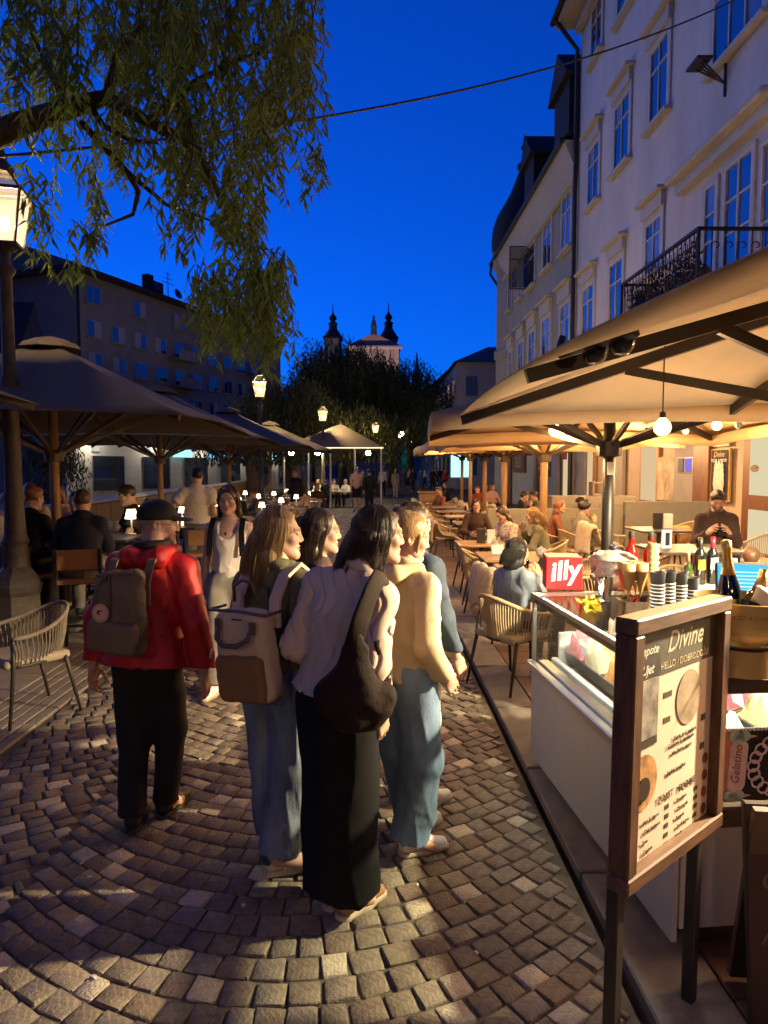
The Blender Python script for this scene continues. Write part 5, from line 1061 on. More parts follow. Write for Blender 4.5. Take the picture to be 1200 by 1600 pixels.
for k in range(30): q.lathe([(0, 0), (.007, .002)], 8, T=T @ Matrix.Translation((.01+k*.015, -.006, .293)) @ Matrix.Rotation(math.pi/2, 4, 'X'))
q.build('lace_edge', MATS['card_blush'], cd)
# things on the case top (top surface z = ZC)
ZC = ZT_+.0095
def onc(px, py): return G(px, py, ZC)
p = onc(884, 921); bx = thing('coffee_box', 'red carton with white lettering standing on the gelato case', 'box', (p.x, p.y+.09, ZC), R(-8)); s = .215; q = MB(); q.box((0, 0, s*.47), (s*1.02, s, s*.94), bev=.004); q.build('carton', M('carton_red', (.62, .012, .016), .45, var=.06), bx)
text('illy', .165, M('letter_white', (.85, .8, .78), .5), bx, T=Matrix.Translation((-.085, -s/2-.002, .055)) @ Matrix.Rotation(math.pi/2, 4, 'X') @ Matrix.Rotation(R(8), 4, 'Z'), shear=.22, bold=.004); text('illy', .15, MATS['letter_white'], bx, T=Matrix.Translation((s*.51+.002, -.07, .06)) @ Matrix.Rotation(math.pi/2, 4, 'Z') @ Matrix.Rotation(math.pi/2, 4, 'X'), shear=.2, bold=.004)
p = onc(944, 925); pot = thing('ceramic_jar', 'lidded white ceramic jar painted with dark blue leaves', 'jar', (p.x+.12, p.y+.2, ZC)); m_cer = M('ceramic_white', (.42, .38, .33), .3, var=.12, scale=40, col2=(.2, .18, .2), spec=.5)
q = MB(); q.lathe([(.07, 0), (.085, .01), (.1, .05), (.135, .13), (.14, .17), (.145, .175)], 28); q.build('bowl', m_cer, pot, True); q = MB(); q.lathe([(.15, .172), (.148, .185), (.1, .215), (.03, .232)], 28); q.build('lid', m_cer, pot, True); q = MB(); q.lathe([(.012, .228), (.028, .245), (.02, .262), (.0, .266)], 12); q.build('knob', M('cobalt', (.02, .025, .07), .3), pot, True)
for k in range(11):
    a = k/11*6.283; r_ = .11 if k % 2 else .133; z = .06 if k % 2 else .115; q = MB(); q.lathe([(0, 0), (.022, .003), (0, .006)], 10, T=Matrix.Rotation(a, 4, 'Z') @ Matrix.Translation((r_+.003, 0, z)) @ Matrix.Rotation(R(62), 4, 'Y'), sx=1.5, sy=.8); q.build('painted_leaf', MATS['cobalt'], pot)
p = onc(945, 938); t = thing('steel_cup', 'steel shaker cup on the gelato case beside the jar', 'cup', p); q = MB(); q.lathe([(.036, 0), (.036, .008), (.03, .012), (.036, .06), (.046, .13), (.043, .13), (.034, .06), (.0, .02)], 24); q.build('cup', M('polished_steel', (.62, .6, .56), .12, metal=1., var=.05), t, auto=True)
p = onc(925, 950); t = thing('yellow_tag', 'crumpled yellow paper flower on the case glass', 'tag', p); v, f_ = leaf_cloud(np.c_[RNG.normal(0, .018, 60), RNG.normal(0, .018, 60), np.abs(RNG.normal(.02, .012, 60))], .045, RNG, .8); link('petals', np_mesh('petals', v, f_, M('paper_yellow', (.8, .62, .04), .6), False), t)['kind'] = 'stuff'
m_wk = M('paper_kraft', (.42, .25, .1), .7, var=.2)
p = onc(972, 945); t = thing('cone_holder', 'clear holder of brown wafer cones on the gelato case', 'cone holder', (p.x+.1, p.y+.12, ZC)); q = MB(); q.box((0, 0, .09), (.15, .15, .17)); q.build('holder', GLASS('holder_acrylic', (.85, .78, .66)), t)
for k in range(4): q = MB(); q.lathe([(.0, 0), (.035, .13), (.04, .2), (.036, .2), (.0, .02)], 12, c=((k % 2-.5)*.07, (k//2-.5)*.07, .02)); q.build('wafer_cone', m_wk, t, True)
p = onc(1012, 940); t = thing('cone_stack', 'leaning stack of wafer cones beside the paper cups', 'cones', (p.x+.12, p.y+.3, ZC)); 
for k in range(5): q = MB(); q.lathe([(.0, 0), (.03, .12), (.036, .16), (.031, .16), (.0, .03)], 12, T=Matrix.Translation((0, 0, k*.035)) @ Matrix.Rotation(R(12), 4, 'Y')); q.build('wafer_cone', m_wk, t, True)
m_cb = M('cup_black', (.02, .018, .016), .5); m_cw = M('cup_white', (.75, .72, .66), .5)
for k, (px, py, n_) in enumerate(((1027, 968, 9), (1044, 965, 9), (1063, 962, 8), (1082, 958, 6))):
    p = onc(px, py); t = thing('cup_stack', ('tall stack of striped paper cups next to the wafer cones', 'striped paper cup stack second from the wafer cones', 'striped paper cup stack third from the wafer cones', 'shortest striped paper cup stack with open top cup')[k], 'paper cups', (p.x+.04, p.y+.1, ZC), 0)
    for j in range(n_):
        q = MB(); q.lathe([(.033, 0), (.0355, .0125)], 16, c=(0, 0, j*.018), mi=0, cap=False); q.lathe([(.036, .0125), (.0365, .018)], 16, c=(0, 0, j*.018), mi=1, cap=False); q.build('cup', [m_cb, m_cw], t, True)
    q = MB(); q.lathe([(.033, 0), (.039, .06), (.041, .062), (.036, .06), (.03, .005)], 16, c=(0, 0, n_*.018)); q.build('top_cup', m_cb, t, True)
p = onc(1156, 1048); t = thing('champagne_bucket', 'brushed gold champagne bucket on a round foot at the case end', 'bucket', p, R(20)); m_gold = M('brushed_gold', (.68, .5, .22), .34, metal=.85, var=.06, stretch=(1, 1, 12))
q = MB(); q.lathe([(.108, 0), (.108, .098), (.09, .1)], 36); q.build('foot', m_gold, t, auto=True); q = MB(); q.lathe([(.05, .1), (.1, .105), (.14, .13), (.158, .17), (.162, .22), (.165, .275), (.16, .277), (.156, .22), (.15, .17), (.1, .13), (0, .125)], 40); q.build('bowl', m_gold, t, auto=True)
q = MB(); q.lathe([(.09, .094), (.09, .106)], 30); q.build('shadow_gap', m_black, t)
T = Matrix.Translation((-.02, -.163, .23)); text('MOËT & CHANDON', .02, M('engraved', (.3, .18, .08), .5), t, T=Matrix.Rotation(R(-38), 4, 'Z') @ Matrix.Translation((-.07, -.165, .225)) @ Matrix.Rotation(math.pi/2, 4, 'X'))
def bottle(label, p, prof, mat, cap, capprof, lab=None, labr=None, grp=None, tilt=(0, 0), rz=0):
    t = thing('bottle', label, 'bottle', p, rz, grp); t.rotation_euler = (tilt[0], tilt[1], rz); q = MB(); q.lathe(prof, 24); q.build('glass_body', mat, t, True); q = MB(); q.lathe(capprof, 20); q.build('cap', cap, t, True)
    if lab:
        r_, z0, z1 = labr; q = MB(); n = 10; A_ = [R(-130+80*k/n) for k in range(n+1)]; q.add([(r_*math.cos(a), r_*math.sin(a), z0) for a in A_]+[(r_*math.cos(a), r_*math.sin(a), z1) for a in A_], [(i, i+1, n+2+i, n+1+i) for i in range(n)]); q.build('label', lab, t, True)
    return t
WINE = [(.036, 0), (.037, .01), (.037, .19), (.034, .21), (.016, .24), (.0145, .3), (.0155, .302), (.0155, .312)]; m_wineb = M('bottle_dark_glass', (.008, .01, .008), .08, spec=.9); m_foil = M('foil_gold', (.75, .5, .16), .3, metal=.8, var=.2, bump=.4, bscale=160)
p0 = Vector((p.x, p.y, ZC)); bottle('champagne bottle with gold foil neck standing in the gold bucket', p0+Vector((-.035, .0, .14)), [(.0, 0), (.042, .005), (.043, .14), (.036, .18), (.02, .24), (.015, .3)], m_wineb, m_foil, [(.026, .215), (.018, .27), (.0165, .31), (.019, .315), (.018, .345), (.0, .352)], tilt=(R(-3), R(-4)))
bottle('second champagne bottle leaning out of the gold bucket', p0+Vector((.03, .03, .14)), [(.0, 0), (.042, .005), (.043, .1), (.036, .14), (.02, .18)], m_wineb, m_foil, [(.026, .16), (.018, .21), (.018, .25), (.0, .256)], tilt=(R(-12), R(24)))
t = thing('napkin', 'white napkin folded over the rim of the gold bucket', 'napkin', p0+Vector((.1, -.03, .2)), R(40)); q = MB(); q.sheet(lambda u, v: ((u-.5)*.1, (v-.5)*.12, .1-.35*abs(u-.5)*.3-.02*math.sin(v*5)), 8, 8); o_ = q.build('cloth', M('napkin_white', (.75, .7, .62), .8), t, True); md = o_.modifiers.new('t', 'SOLIDIFY'); md.thickness = .004
# back counter, till, bottles
bc = thing('back_counter', 'dark serving counter behind the gelato case', 'counter', (2.32, 4.72, 0), 0); q = MB(); q.box((0, 0, .5), (1.3, .62, 1.0), bev=.01); q.build('body', m_dkb, bc); q = MB(); q.box((0, 0, 1.02), (1.36, .68, .035), bev=.006); q.build('worktop', M('counter_wood', (.17, .09, .045), .5, var=.2), bc)
sc_ = thing('side_counter', 'dark counter with a till screen beside the gelato case', 'counter', (2.62, 3.35, 0), 0); q = MB(); q.box((0, 0, .5), (.6, 1.9, 1.0), bev=.01); q.build('body', m_dkb, sc_); q = MB(); q.box((0, 0, 1.02), (.66, 1.96, .035), bev=.006); q.build('worktop', MATS['counter_wood'], sc_)
p = D(1185, 900, 3.6); t = thing('till_screen', 'till monitor with a bright blue table on screen', 'monitor', (p.x, 3.6, 1.04), R(-14)); q = MB(); q.box((.02, .03, .16), (.44, .03, .26), bev=.008, T=Matrix.Rotation(R(-12), 4, 'X')); q.box((.02, .08, .03), (.18, .16, .02)); q.build('case', m_black, t)
q = MB(); q.box((.02, .012, .16), (.42, .004, .235), T=Matrix.Rotation(R(-12), 4, 'X')); scr = q.build('screen', EM('till_blue', (.06, .42, .85), 1.6), t)
for k in range(9): q = MB(); q.box((-.03+.01*(k % 3), .008, .075+k*.02), (.24, .003, .008), T=Matrix.Rotation(R(-12), 4, 'X')); q.build('screen_row', EM('till_pale', (.4, .75, .95), 1.5), scr)
ZB = 1.0385; SPIRIT = [(.0, 0), (.038, .004), (.039, .15), (.036, .175), (.017, .2), (.015, .235), (.02, .24)]; m_red = M('aperitif_red', (.55, .02, .012), .1, var=.1, spec=.9, trans=.5); capk = [(.017, .232), (.017, .272), (.0, .275)]
for k, (px, lb_) in enumerate(((986, 'red aperitif bottle beside the ceramic jar lid'), (1016, 'red aperitif bottle next to the wafer cones'))): p = D(px, 880, 4.62); bottle(lb_, (p.x, 4.62, ZB), [(a*1.2, b_*1.35) for a, b_ in SPIRIT], m_red, m_black, [(a*1.2, b_*1.35) for a, b_ in capk], M('label_cream', (.65, .5, .38), .6), (.0475, .04, .12), rz=R(60))
tr = thing('round_tray', 'round pale marble tray under the wine bottles', 'tray', (*D(1096, 880, 4.5).to_2d(), ZB)); q = MB(); q.lathe([(.05, 0), (.19, .004), (.195, .016), (.18, .018), (.0, .018)], 32); q.build('plate', M('marble', (.6, .56, .5), .3, var=.15), tr); c_ = tr.location
bottle('small green sparkling bottle with a pink foil neck on the round tray', c_+Vector((-.1, -.02, .019)), [(0, 0), (.028, .004), (.028, .1), (.024, .125), (.012, .16)], M('bottle_green', (.02, .045, .012), .1, spec=.9), M('foil_pink', (.62, .32, .22), .35, metal=.6), [(.014, .14), (.011, .2), (.013, .205), (.012, .225), (0, .228)], M('label_grey', (.4, .4, .38), .6), (.0288, .02, .06))
bottle('dark wine bottle with an orange label on the round tray', c_+Vector((-.01, .0, .019)), WINE, m_wineb, M('foil_black', (.02, .018, .016), .35), [(.0158, .225), (.0158, .318), (.0, .32)], M('label_orange', (.75, .25, .02), .6), (.0378, .1, .17))
bottle('dark wine bottle with a red capsule and white label on the round tray', c_+Vector((.085, .02, .019)), WINE, m_wineb, M('foil_red', (.5, .015, .03), .35), [(.0158, .225), (.0158, .318), (.0, .32)], M('label_white', (.7, .66, .58), .6), (.0378, .1, .18))
# ------------------------------------------------------------------ menu sign on two posts
a, b_ = Vector((.77, 2.06)), Vector((1.315, 2.52)); sv = b_-a; sa = math.atan2(sv.y, sv.x); SW = sv.length; Z0, Z1 = .48, 1.375
sg = thing('menu_sign', 'wooden framed menu sign on two black posts in front of the gelato case', 'sign', (a.x*.88, a.y*.88, .222), sa); sg.rotation_euler = (0, R(1.2), sa); sg.scale = (.88, .88, .88)     # stands clear of the case end
m_sw = M('sign_wood', (.11, .055, .028), .5, var=.35, scale=5, stretch=(1, 6, 6), col2=(.06, .03, .016)); m_swt = M('sign_wood_vertical', (.1, .045, .024), .5, var=.35, scale=5, stretch=(6, 6, 1), col2=(.05, .022, .012))
for x in (.03, SW-.03): q = MB(); q.box((x, 0, (Z0+Z1)/2), (.06, .075, Z1-Z0-.11), bev=.006); q.build('frame_side', m_swt, sg)
for z in (Z0+.027, Z1-.027): q = MB(); q.box((SW/2, 0, z), (SW, .08, .054), bev=.006); q.build('frame_rail', m_sw, sg)
for x in (.05, SW-.08): q = MB(); q.box((x, .03, (Z0-.25)/2), (.045, .045, Z0+.25), bev=.004); q.build('post', m_rib, sg)
q = MB(); q.box((SW/2, .0105, (Z0+Z1)/2), (SW-.12, .019, Z1-Z0-.108)); bd = q.build('menu_board', M('menu_paper', (.62, .5, .4), .6, var=.04), sg)
def face(x, z): return Matrix.Translation((x, -.0032, z)) @ Matrix.Rotation(math.pi/2, 4, 'X')
x0, x1, zt_ = .06, SW-.06, Z1-.054; m_ol = M('menu_olive', (.06, .055, .035), .6); m_mt = M('menu_text', (.05, .035, .025), .7); m_bei = M('menu_beige', (.5, .36, .24), .6)
q = MB(); q.box(((x0+x1)/2+.08, .0, zt_-.085), (x1-x0-.16, .005, .17)); q.build('header', m_ol, bd); text('Divine', .105, M('script_pale', (.5, .42, .3), .6), bd, T=face(x0+.215, zt_-.1), shear=.35); text('HELLO / DOBRODOŠLI', .036, MATS['script_pale'], bd, T=face(x0+.175, zt_-.155))
q = MB(); q.box((x0+.085, .0, zt_-.2), (.165, .006, .4)); ph_ = q.build('coffee_photo', M('photo_dark', (.05, .045, .04), .5, var=.4, scale=8), bd); q = MB(); q.box((x0+.085, -.004, zt_-.27), (.15, .004, .2)); q.build('glass_photo', M('photo_grey', (.3, .28, .25), .5, var=.6, scale=7, col2=(.1, .09, .08)), ph_); text('Lepote', .045, m_chalk, ph_, T=Matrix.Translation((x0+.02, -.0065, zt_-.085)) @ Matrix.Rotation(math.pi/2, 4, 'X'), shear=.35); text('Ujet', .045, m_chalk, ph_, T=Matrix.Translation((x0+.04, -.0065, zt_-.15)) @ Matrix.Rotation(math.pi/2, 4, 'X'), shear=.35)
def disc(x, z, r, mat, y=.002, par=None, sx=1.): q = MB(); q.lathe([(0, 0), (r, .001), (r, .004)], 26, T=Matrix.Translation((x, y, z)) @ Matrix.Rotation(math.pi/2, 4, 'X'), sx=sx); return q.build('round_photo', mat, par or bd)
disc(x0+.4, zt_-.29, .1, M('photo_room', (.3, .23, .16), .6, var=.5, scale=9), sx=.95); disc(x0+.085, zt_-.52, .095, M('photo_food', (.38, .2, .08), .6, var=.7, scale=12, col2=(.06, .03, .02))); disc(x0+.085, zt_-.54, .04, M('photo_cup', (.04, .03, .025), .4), -.003)
for k, (x, z, w_) in enumerate(((.24, .25, .06), (.24, .34, .05))): q = MB(); q.box((x0+x, .002, zt_-z), (w_, .005, .02)); q.build('price_tab', m_ol, bd)
for k, (x, z, s_) in enumerate(((.29, .425, 'Zajtrk, krof, rogljicki'), (.25, .445, 'Croissant & cappuccino'), (.28, .475, 'jam, butter, honey'), (.25, .54, 'English breakfast'))): text(s_, .021, m_mt, bd, T=face(x0+x, zt_-z))
for z in (.395, .505): q = MB(); q.box((x0+.53, .002, zt_-z), (.035, .005, .024)); q.build('price_tab', m_mt, bd)
text('TOAST', .036, m_mt, bd, T=face(x0+.19, zt_-.625)); text('PIADINE', .036, m_mt, bd, T=face(x0+.345, zt_-.625))
for k in range(5):
    text(('Ham & cheese', 'Club sandwich', 'Tuna', 'Caprese', 'Vegetariana')[k], .019, m_mt, bd, T=face(x0+.09+.01*(k % 2), zt_-.665-k*.035)); text(('Prosciutto', 'Mozzarella', 'Bresaola', 'Speck & brie', 'Nutella')[k], .019, m_mt, bd, T=face(x0+.33+.01*(k % 2), zt_-.66-k*.033))
    for x in (.265, .49): q = MB(); q.box((x0+x, .002, zt_-.657-k*.034), (.03, .005, .016)); q.build('price_tab', m_mt, bd)
for k in range(4): disc(x0+.56, zt_-.56-k*.065, .02, M('photo_berry', (.2, .05, .03), .6, var=.6, scale=30))
for k in range(2): disc(x0+.03, zt_-.68-k*.09, .028, M('photo_croissant', (.4, .18, .05), .6, var=.5, scale=20))
# chalk A-board
t = thing('chalk_board', 'dark wooden chalk board with white script beside the case end', 'sign', (1.235, 2.08, 0), R(-6)); q = MB(); q.box((.3, 0, .37), (.6, .03, .72), bev=.005, T=Matrix.Rotation(R(-9), 4, 'X')); q.build('board', M('aboard_wood', (.035, .018, .012), .6, var=.3), t); q = MB(); q.box((.3, .2, .35), (.58, .025, .7), T=Matrix.Rotation(R(12), 4, 'X')); q.build('back_leg', m_dkb, t)
for s_, z in (('Osvežitev', .46), ('Napitki', .28)): text(s_, .1, M('chalk_faint', (.12, .1, .085), .9), t, T=Matrix.Rotation(R(-9), 4, 'X') @ Matrix.Translation((.03, -.0175, z)) @ Matrix.Rotation(math.pi/2, 4, 'X') @ Matrix.Rotation(R(-10), 4, 'Z'), shear=.4)
# dome cameras on a bar under the first parasol
pa, pb = D(872, 552, 2.35), D(992, 517, 1.95); t = thing('camera_bar', 'black bar with two dome cameras under the near tan parasol', 'security camera', (0, 0, 0)); q = MB(); q.tube([pa, pb], .014, 6, flat=1.6); q.build('bar', m_rib, t)
for px, py, d in ((930, 548, 2.16), (972, 532, 2.03)): p = D(px, py, d); q = MB(); q.lathe([(0, -.045), (.022, -.04), (.036, -.022), (.04, 0), (.042, .012), (.042, .03), (.0, .032)], 20, c=p); q.build('dome_camera', M('dome_smoke', (.02, .018, .016), .15, spec=.8), t, auto=True)
q = MB(); q.tube([pa+Vector((0, 0, .0)), pa+Vector((.02, .02, .06))], .012, 5); q.tube([pb, pb+Vector((.02, .02, .1))], .012, 5); q.build('bracket', m_rib, t)
# lamp in the first parasol: the light that throws the case's shadow on the street
um = thing('parasol_lamp', 'round lamp fixed below the near tan parasol hub', 'lamp', (3.0, 2.95, 2.26)); q = MB(); q.lathe([(.09, .03), (.1, 0), (.08, .0), (.07, .012)], 20, cap=False); q.build('housing', m_rib, um); q = MB(); q.lathe([(0, .008), (.075, .01)], 20); q.build('diffuser', EM('parasol_led', (1, .9, .7), 20), um)
l = bpy.data.lights.new('parasol_lamp_light', 'SPOT'); l.energy = 2300; l.color = (1, .79, .48); l.spot_size = R(165); l.spot_blend = .15; l.shadow_soft_size = .045; lo_ = bpy.data.objects.new('parasol_lamp_light', l); COL.objects.link(lo_); lo_.parent = um; lo_.location = (0, 0, -.02)
bulb('unseen fill bulb added over the kerb beyond the near parasol', Vector((1.5, -.4, 2.1)), .05, .3, 10)  # out of view, added as warm fill on the group's backs
bulb('unseen fill bulb added above the street edge beyond the chalk board', Vector((.9, -1.5, 2.3)), .05, .3, 7)  # second added fill, behind the viewer, for backs and near paving
bulb('unseen bulb added under the near parasol to light its canopy', Vector((2.55, 2.3, 1.98)), .045, .2, 26)  # put in out of view to brighten the near canopy's underside
street_lamp('unseen fill street lamp added beyond the near end of the left terrace', -3.3, -5.2, 4.75)  # added behind the viewer as fill for the backs in shade
# ------------------------------------------------------------------ the group in front of the case
def denim(n, c): return M(n, c, .8, var=.3, scale=7, bump=.3, bscale=220, stretch=(1, 1, .5), col2=tuple(k*.62 for k in c))
m_jeanL = denim('denim_light', (.17, .21, .26)); m_jeanB = denim('denim_blue', (.13, .2, .31)); m_jeanD = denim('denim_dark', (.055, .085, .13))
m_blackc = M('cloth_black', (.006, .006, .0065), .9, var=.25, spec=.2); m_cream = M('quilt_cream', (.56, .44, .34), .75, var=.07, bump=.2, bscale=180); m_olive = M('cloth_olive', (.13, .115, .06), .8, var=.12, bump=.25, bscale=160)
m_butter = M('cloth_butter', (.58, .47, .28), .7, var=.07, bump=.15, bscale=120); m_maroon = M('cloth_maroon', (.05, .02, .02), .8); m_redj = M('shell_red', (.42, .012, .012), .6, var=.1, bump=.15, bscale=60); m_khaki = M('canvas_khaki', (.17, .125, .075), .85, var=.12, bump=.3, bscale=260)
m_shoeC = M('shoe_cream', (.62, .52, .38), .65, var=.06); m_shoeW = M('shoe_white', (.78, .76, .72), .6, var=.05); m_shoeD = M('shoe_dark', (.025, .02, .016), .6); m_leather = M('leather_tan', (.12, .075, .045), .5, var=.2)
def quilt(x, y, z):
    s = x*1.2+.5*y; ph = s/.085+.36*np.sin(z*2*np.pi/.2); d = np.abs(ph-np.round(ph)); return .014*np.exp(-(d/.075)**2)-.002
def world_pt(root, p): return root.matrix_basis @ Vector(p)
# A: quilted jacket, long black trousers
JA = pose(R_=((.06, -.07, -.26), (.035, .06, -.475)), L_='bent', head=R(-40), nod=R(4), sway=R(4), lean=R(7), legs=dict(anR=(.055, -.0, .075), anL=(-.055, .02, .075), knR=(.08, .03, .5), knL=(-.08, .03, .5)))
JA['hed'] += Vector((.065, .05, 0)); JA['nek'] += Vector((.035, .02, 0))
A_, JA, TA = person('woman in cream quilted jacket and long black trousers with brown shoulder bag', (-.15, 2.7, 0), R(-36), JA, 1.69, dict(mat=m_cream, ease=.034, hem=.02, flare=.055, crease=.003, fn=quilt, h=.0078, noise=.004, collar=.05, cuff=.9, rc=.05), dict(mat=m_blackc, skirt=.12, rs=.168, fs=1.15, noise=.01, r1=.09), M('shoe_brown_suede', (.3, .15, .07), .7), dict(style='half', col='dark', len=.3, wave=.02, sx=-.09, ph=2.), det=2)
bg_ = thing('shoulder_bag', 'large slouchy dark brown shoulder bag hanging at the hip', 'bag'); f = Field((-.45, 2.2, .5), (.3, 2.9, 1.55), .0095); vd = (.0, 1., -.2)
f.cone(D(556, 1000, 2.43), D(552, 1085, 2.42), .035, .105, .05, flat=(vd, 1.8)); f.cone(D(520, 1085, 2.42), D(592, 1090, 2.44), .075, .07, .05, flat=(vd, 1.6)); f.cone(D(548, 1120, 2.42), D(580, 1122, 2.43), .06, .05, .05, flat=(vd, 1.5))
f.disp(lambda x, y, z: .007*wob(x, y, z*.7, 3, 1)+.003*wob(x, y, z, 7, 2)); m_bag = M('suede_brown', (.014, .007, .0045), .85, var=.3, bump=.3, bscale=120, spec=.25); link('pouch', np_mesh('pouch', *f.nets(), m_bag), bg_)
q = MB(); pts = [D(552, 1010, 2.43), D(565, 965, 2.44), D(580, 925, 2.47), D(592, 902, 2.53), D(602, 905, 2.62), D(612, 960, 2.72)]; q.tube(pts, [.05, .048, .042, .038, .034, .03], 10, flat=.3); q.build('strap', m_bag, bg_, True)
q = MB(); q.tube([D(590, 1000, 2.5), D(604, 1050, 2.5), D(604, 1095, 2.47)], [.02, .03, .02], 8, flat=.4); q.build('side_gusset', m_bag, bg_, True)
# B: olive jacket, backpack
JB = pose(R_='bent', L_='bent', head=R(-58), nod=R(2), legs=dict(anR=(.02, -.06, .085), anL=(-.1, .1, .085), knR=(.07, .0, .5), knL=(-.1, .06, .5))); JB['ftR'] = .52; JB['ftL'] = .5
B_, JB, TB = person('woman in olive jacket and wide jeans wearing a two-tone backpack', (-.43, 3.0, 0), R(-26), JB, 1.66, dict(mat=m_olive, ease=.03, hem=-.5, flare=.03, collar=.03), dict(mat=m_jeanL, r0=.105, rk=.1, r1=.1, end=.95, noise=.009), m_shoeC, dict(style='long', col='blond', len=.26, wave=.006, ph=3.), det=2)
q = MB(); q.tube([TB @ Vector((-.075, .0, .085)), TB @ Vector((-.03, -.005, .128)), TB @ Vector((.03, -.005, .128)), TB @ Vector((.075, 0, .085))], .009, 8); q.build('hair_band', m_leather, B_, True)
def sneaker_marks(root, J, n, heel, stripe):
    sgn = 1 if n == 'R' else -1; a = J['an'+n]; T = Matrix.Translation((a.x, a.y+.035, a.z-.085)) @ Matrix.Rotation(-J['ft'+n]*1.6, 4, 'Z')
    for k in range(3):
        for s in (1, -1): q = MB(); q.add([(s*.0375, .0+k*.026, .03), (s*.0375, .013+k*.026, .03), (s*.03, .032+k*.022, .072), (s*.03, .02+k*.022, .072)], [(0, 1, 2, 3) if s > 0 else (3, 2, 1, 0)], T); o_ = q.build('stripe', stripe, root); md = o_.modifiers.new('t', 'SOLIDIFY'); md.thickness = .006; md.offset = 0
    f_ = Field((-.05, -.1, .06), (.05, -.02, .12), .005); f_.cone((0, -.055, .07), (0, -.055, .1), .0395, .038, .01); f_.plane((0, -.05, .105), (0, .1, 1)); f_.plane((0, -.052, 0), (0, 1, 0)); v, qd = f_.nets(); link('heel_tab', np_mesh('heel_tab', xf(v, T), qd, heel), root)
m_green = M('heel_green', (.02, .07, .035), .6); m_strp = M('stripe_white', (.75, .7, .6), .6)
for n in 'RL': sneaker_marks(B_, JB, n, m_green, m_strp)
def strap_pts(s, back=.17): return [(s*.1, -back, 1.22), (s*.1, -back*.98, 1.34), (s*.1, -.105, 1.435), (s*.1, -.0, 1.475), (s*.105, .085, 1.42), (s*.11, .125, 1.28), (s*.125, .06, 1.12), (s*.12, -.09, 1.05)]
def flat_band(name, pts, w_, th, mat, par):
    """band of width w_ along x"""
    P = [Vector(p) for p in pts]; q = MB(); vs = []
    for i, p in enumerate(P):
        t_ = (P[min(i+1, len(P)-1)]-P[max(i-1, 0)]).normalized(); u = Vector((1, 0, 0)); n_ = t_.cross(u).normalized()
        for a_, b_ in ((-1, -1), (1, -1), (1, 1), (-1, 1)): vs.append(p+u*(a_*w_/2)+n_*(b_*th/2))
    fs = [(i*4+k, i*4+(k+1) % 4, i*4+4+(k+1) % 4, i*4+4+k) for i in range(len(P)-1) for k in range(4)]; q.add(vs, fs); return q.build(name, mat, par, auto=True)
bp = thing('backpack', 'cream and brown backpack with leather handles worn over the olive jacket', 'backpack', B_.location, B_.rotation_euler[2]); bp.scale = B_.scale
m_bc = M('canvas_cream', (.55, .42, .3), .8, var=.08, bump=.3, bscale=260); m_bb = M('canvas_brown', (.22, .12, .045), .8, var=.12, bump=.3, bscale=260)
RB = Matrix.Rotation(R(4), 4, 'X') @ Matrix.Rotation(R(-5), 4, 'Y')
f = Field((-.25, -.45, .75), (.25, -.05, 1.4), .008); f.rbox((0, -.24, 1.1), (.142, .07, .205), .05, .01, RB, taper=.08); f.disp(lambda x, y, z: .004*wob(x, y, z, 3, 1)); link('main_compartment', np_mesh('bag', *f.nets(), m_bc), bp)
f = Field((-.25, -.45, .75), (.25, -.05, 1.4), .008); f.rbox((0.005, -.278, 1.01), (.125, .046, .105), .03, .01, RB); f.disp(lambda x, y, z: .004*wob(x, y, z, 4, 2)); link('front_pocket', np_mesh('pocket', *f.nets(), m_bb), bp)
q = MB(); q.tube([(-.15, -.2, 1.3), (-.15, -.315, 1.3), (0, -.325, 1.31), (.15, -.315, 1.3), (.15, -.2, 1.3)], .007, 6); q.build('top_zip', m_leather, bp, True)
q = MB(); q.tube([(-.085, -.335, 1.24), (-.08, -.352, 1.19), (-.04, -.365, 1.165), (.03, -.365, 1.17), (.08, -.352, 1.2), (.09, -.335, 1.25)], .0115, 8); q.build('front_handle', m_leather, bp, True)
for x in (-.087, .09): q = MB(); q.box((x, -.334, 1.245), (.032, .012, .055), bev=.004); q.build('handle_tab', m_leather, bp)
q = MB(); q.tube([(-.07, -.24, 1.33), (-.065, -.25, 1.4), (-.02, -.25, 1.43), (.03, -.25, 1.42), (.06, -.24, 1.33)], .008, 8); q.build('top_handle', m_leather, bp, True)
q = MB(); q.box((0.01, -.333, 1.275), (.05, .004, .006)); q.build('maker_plate', m_shoeD, bp)
q = MB(); q.tube([(-.135, -.32, 1.13), (-.14, -.325, 1.09)], .005, 6); q.build('zip_pull', m_steel, bp)
for s in (-1, 1): flat_band('shoulder_strap', strap_pts(s, .18), .052, .018, m_bc, bp)
# C: smiling woman in a dark top
JC = pose(R_='bent', L_='down', head=R(6), nod=R(3)); person('smiling dark-haired woman in a maroon top behind the backpack wearer', (-.285, 3.42, 0), R(-88), JC, 1.63, dict(mat=m_maroon, ease=.02), dict(mat=m_blackc), m_shoeD, dict(style='long', col='dark', len=.2, ph=4.), det=2)
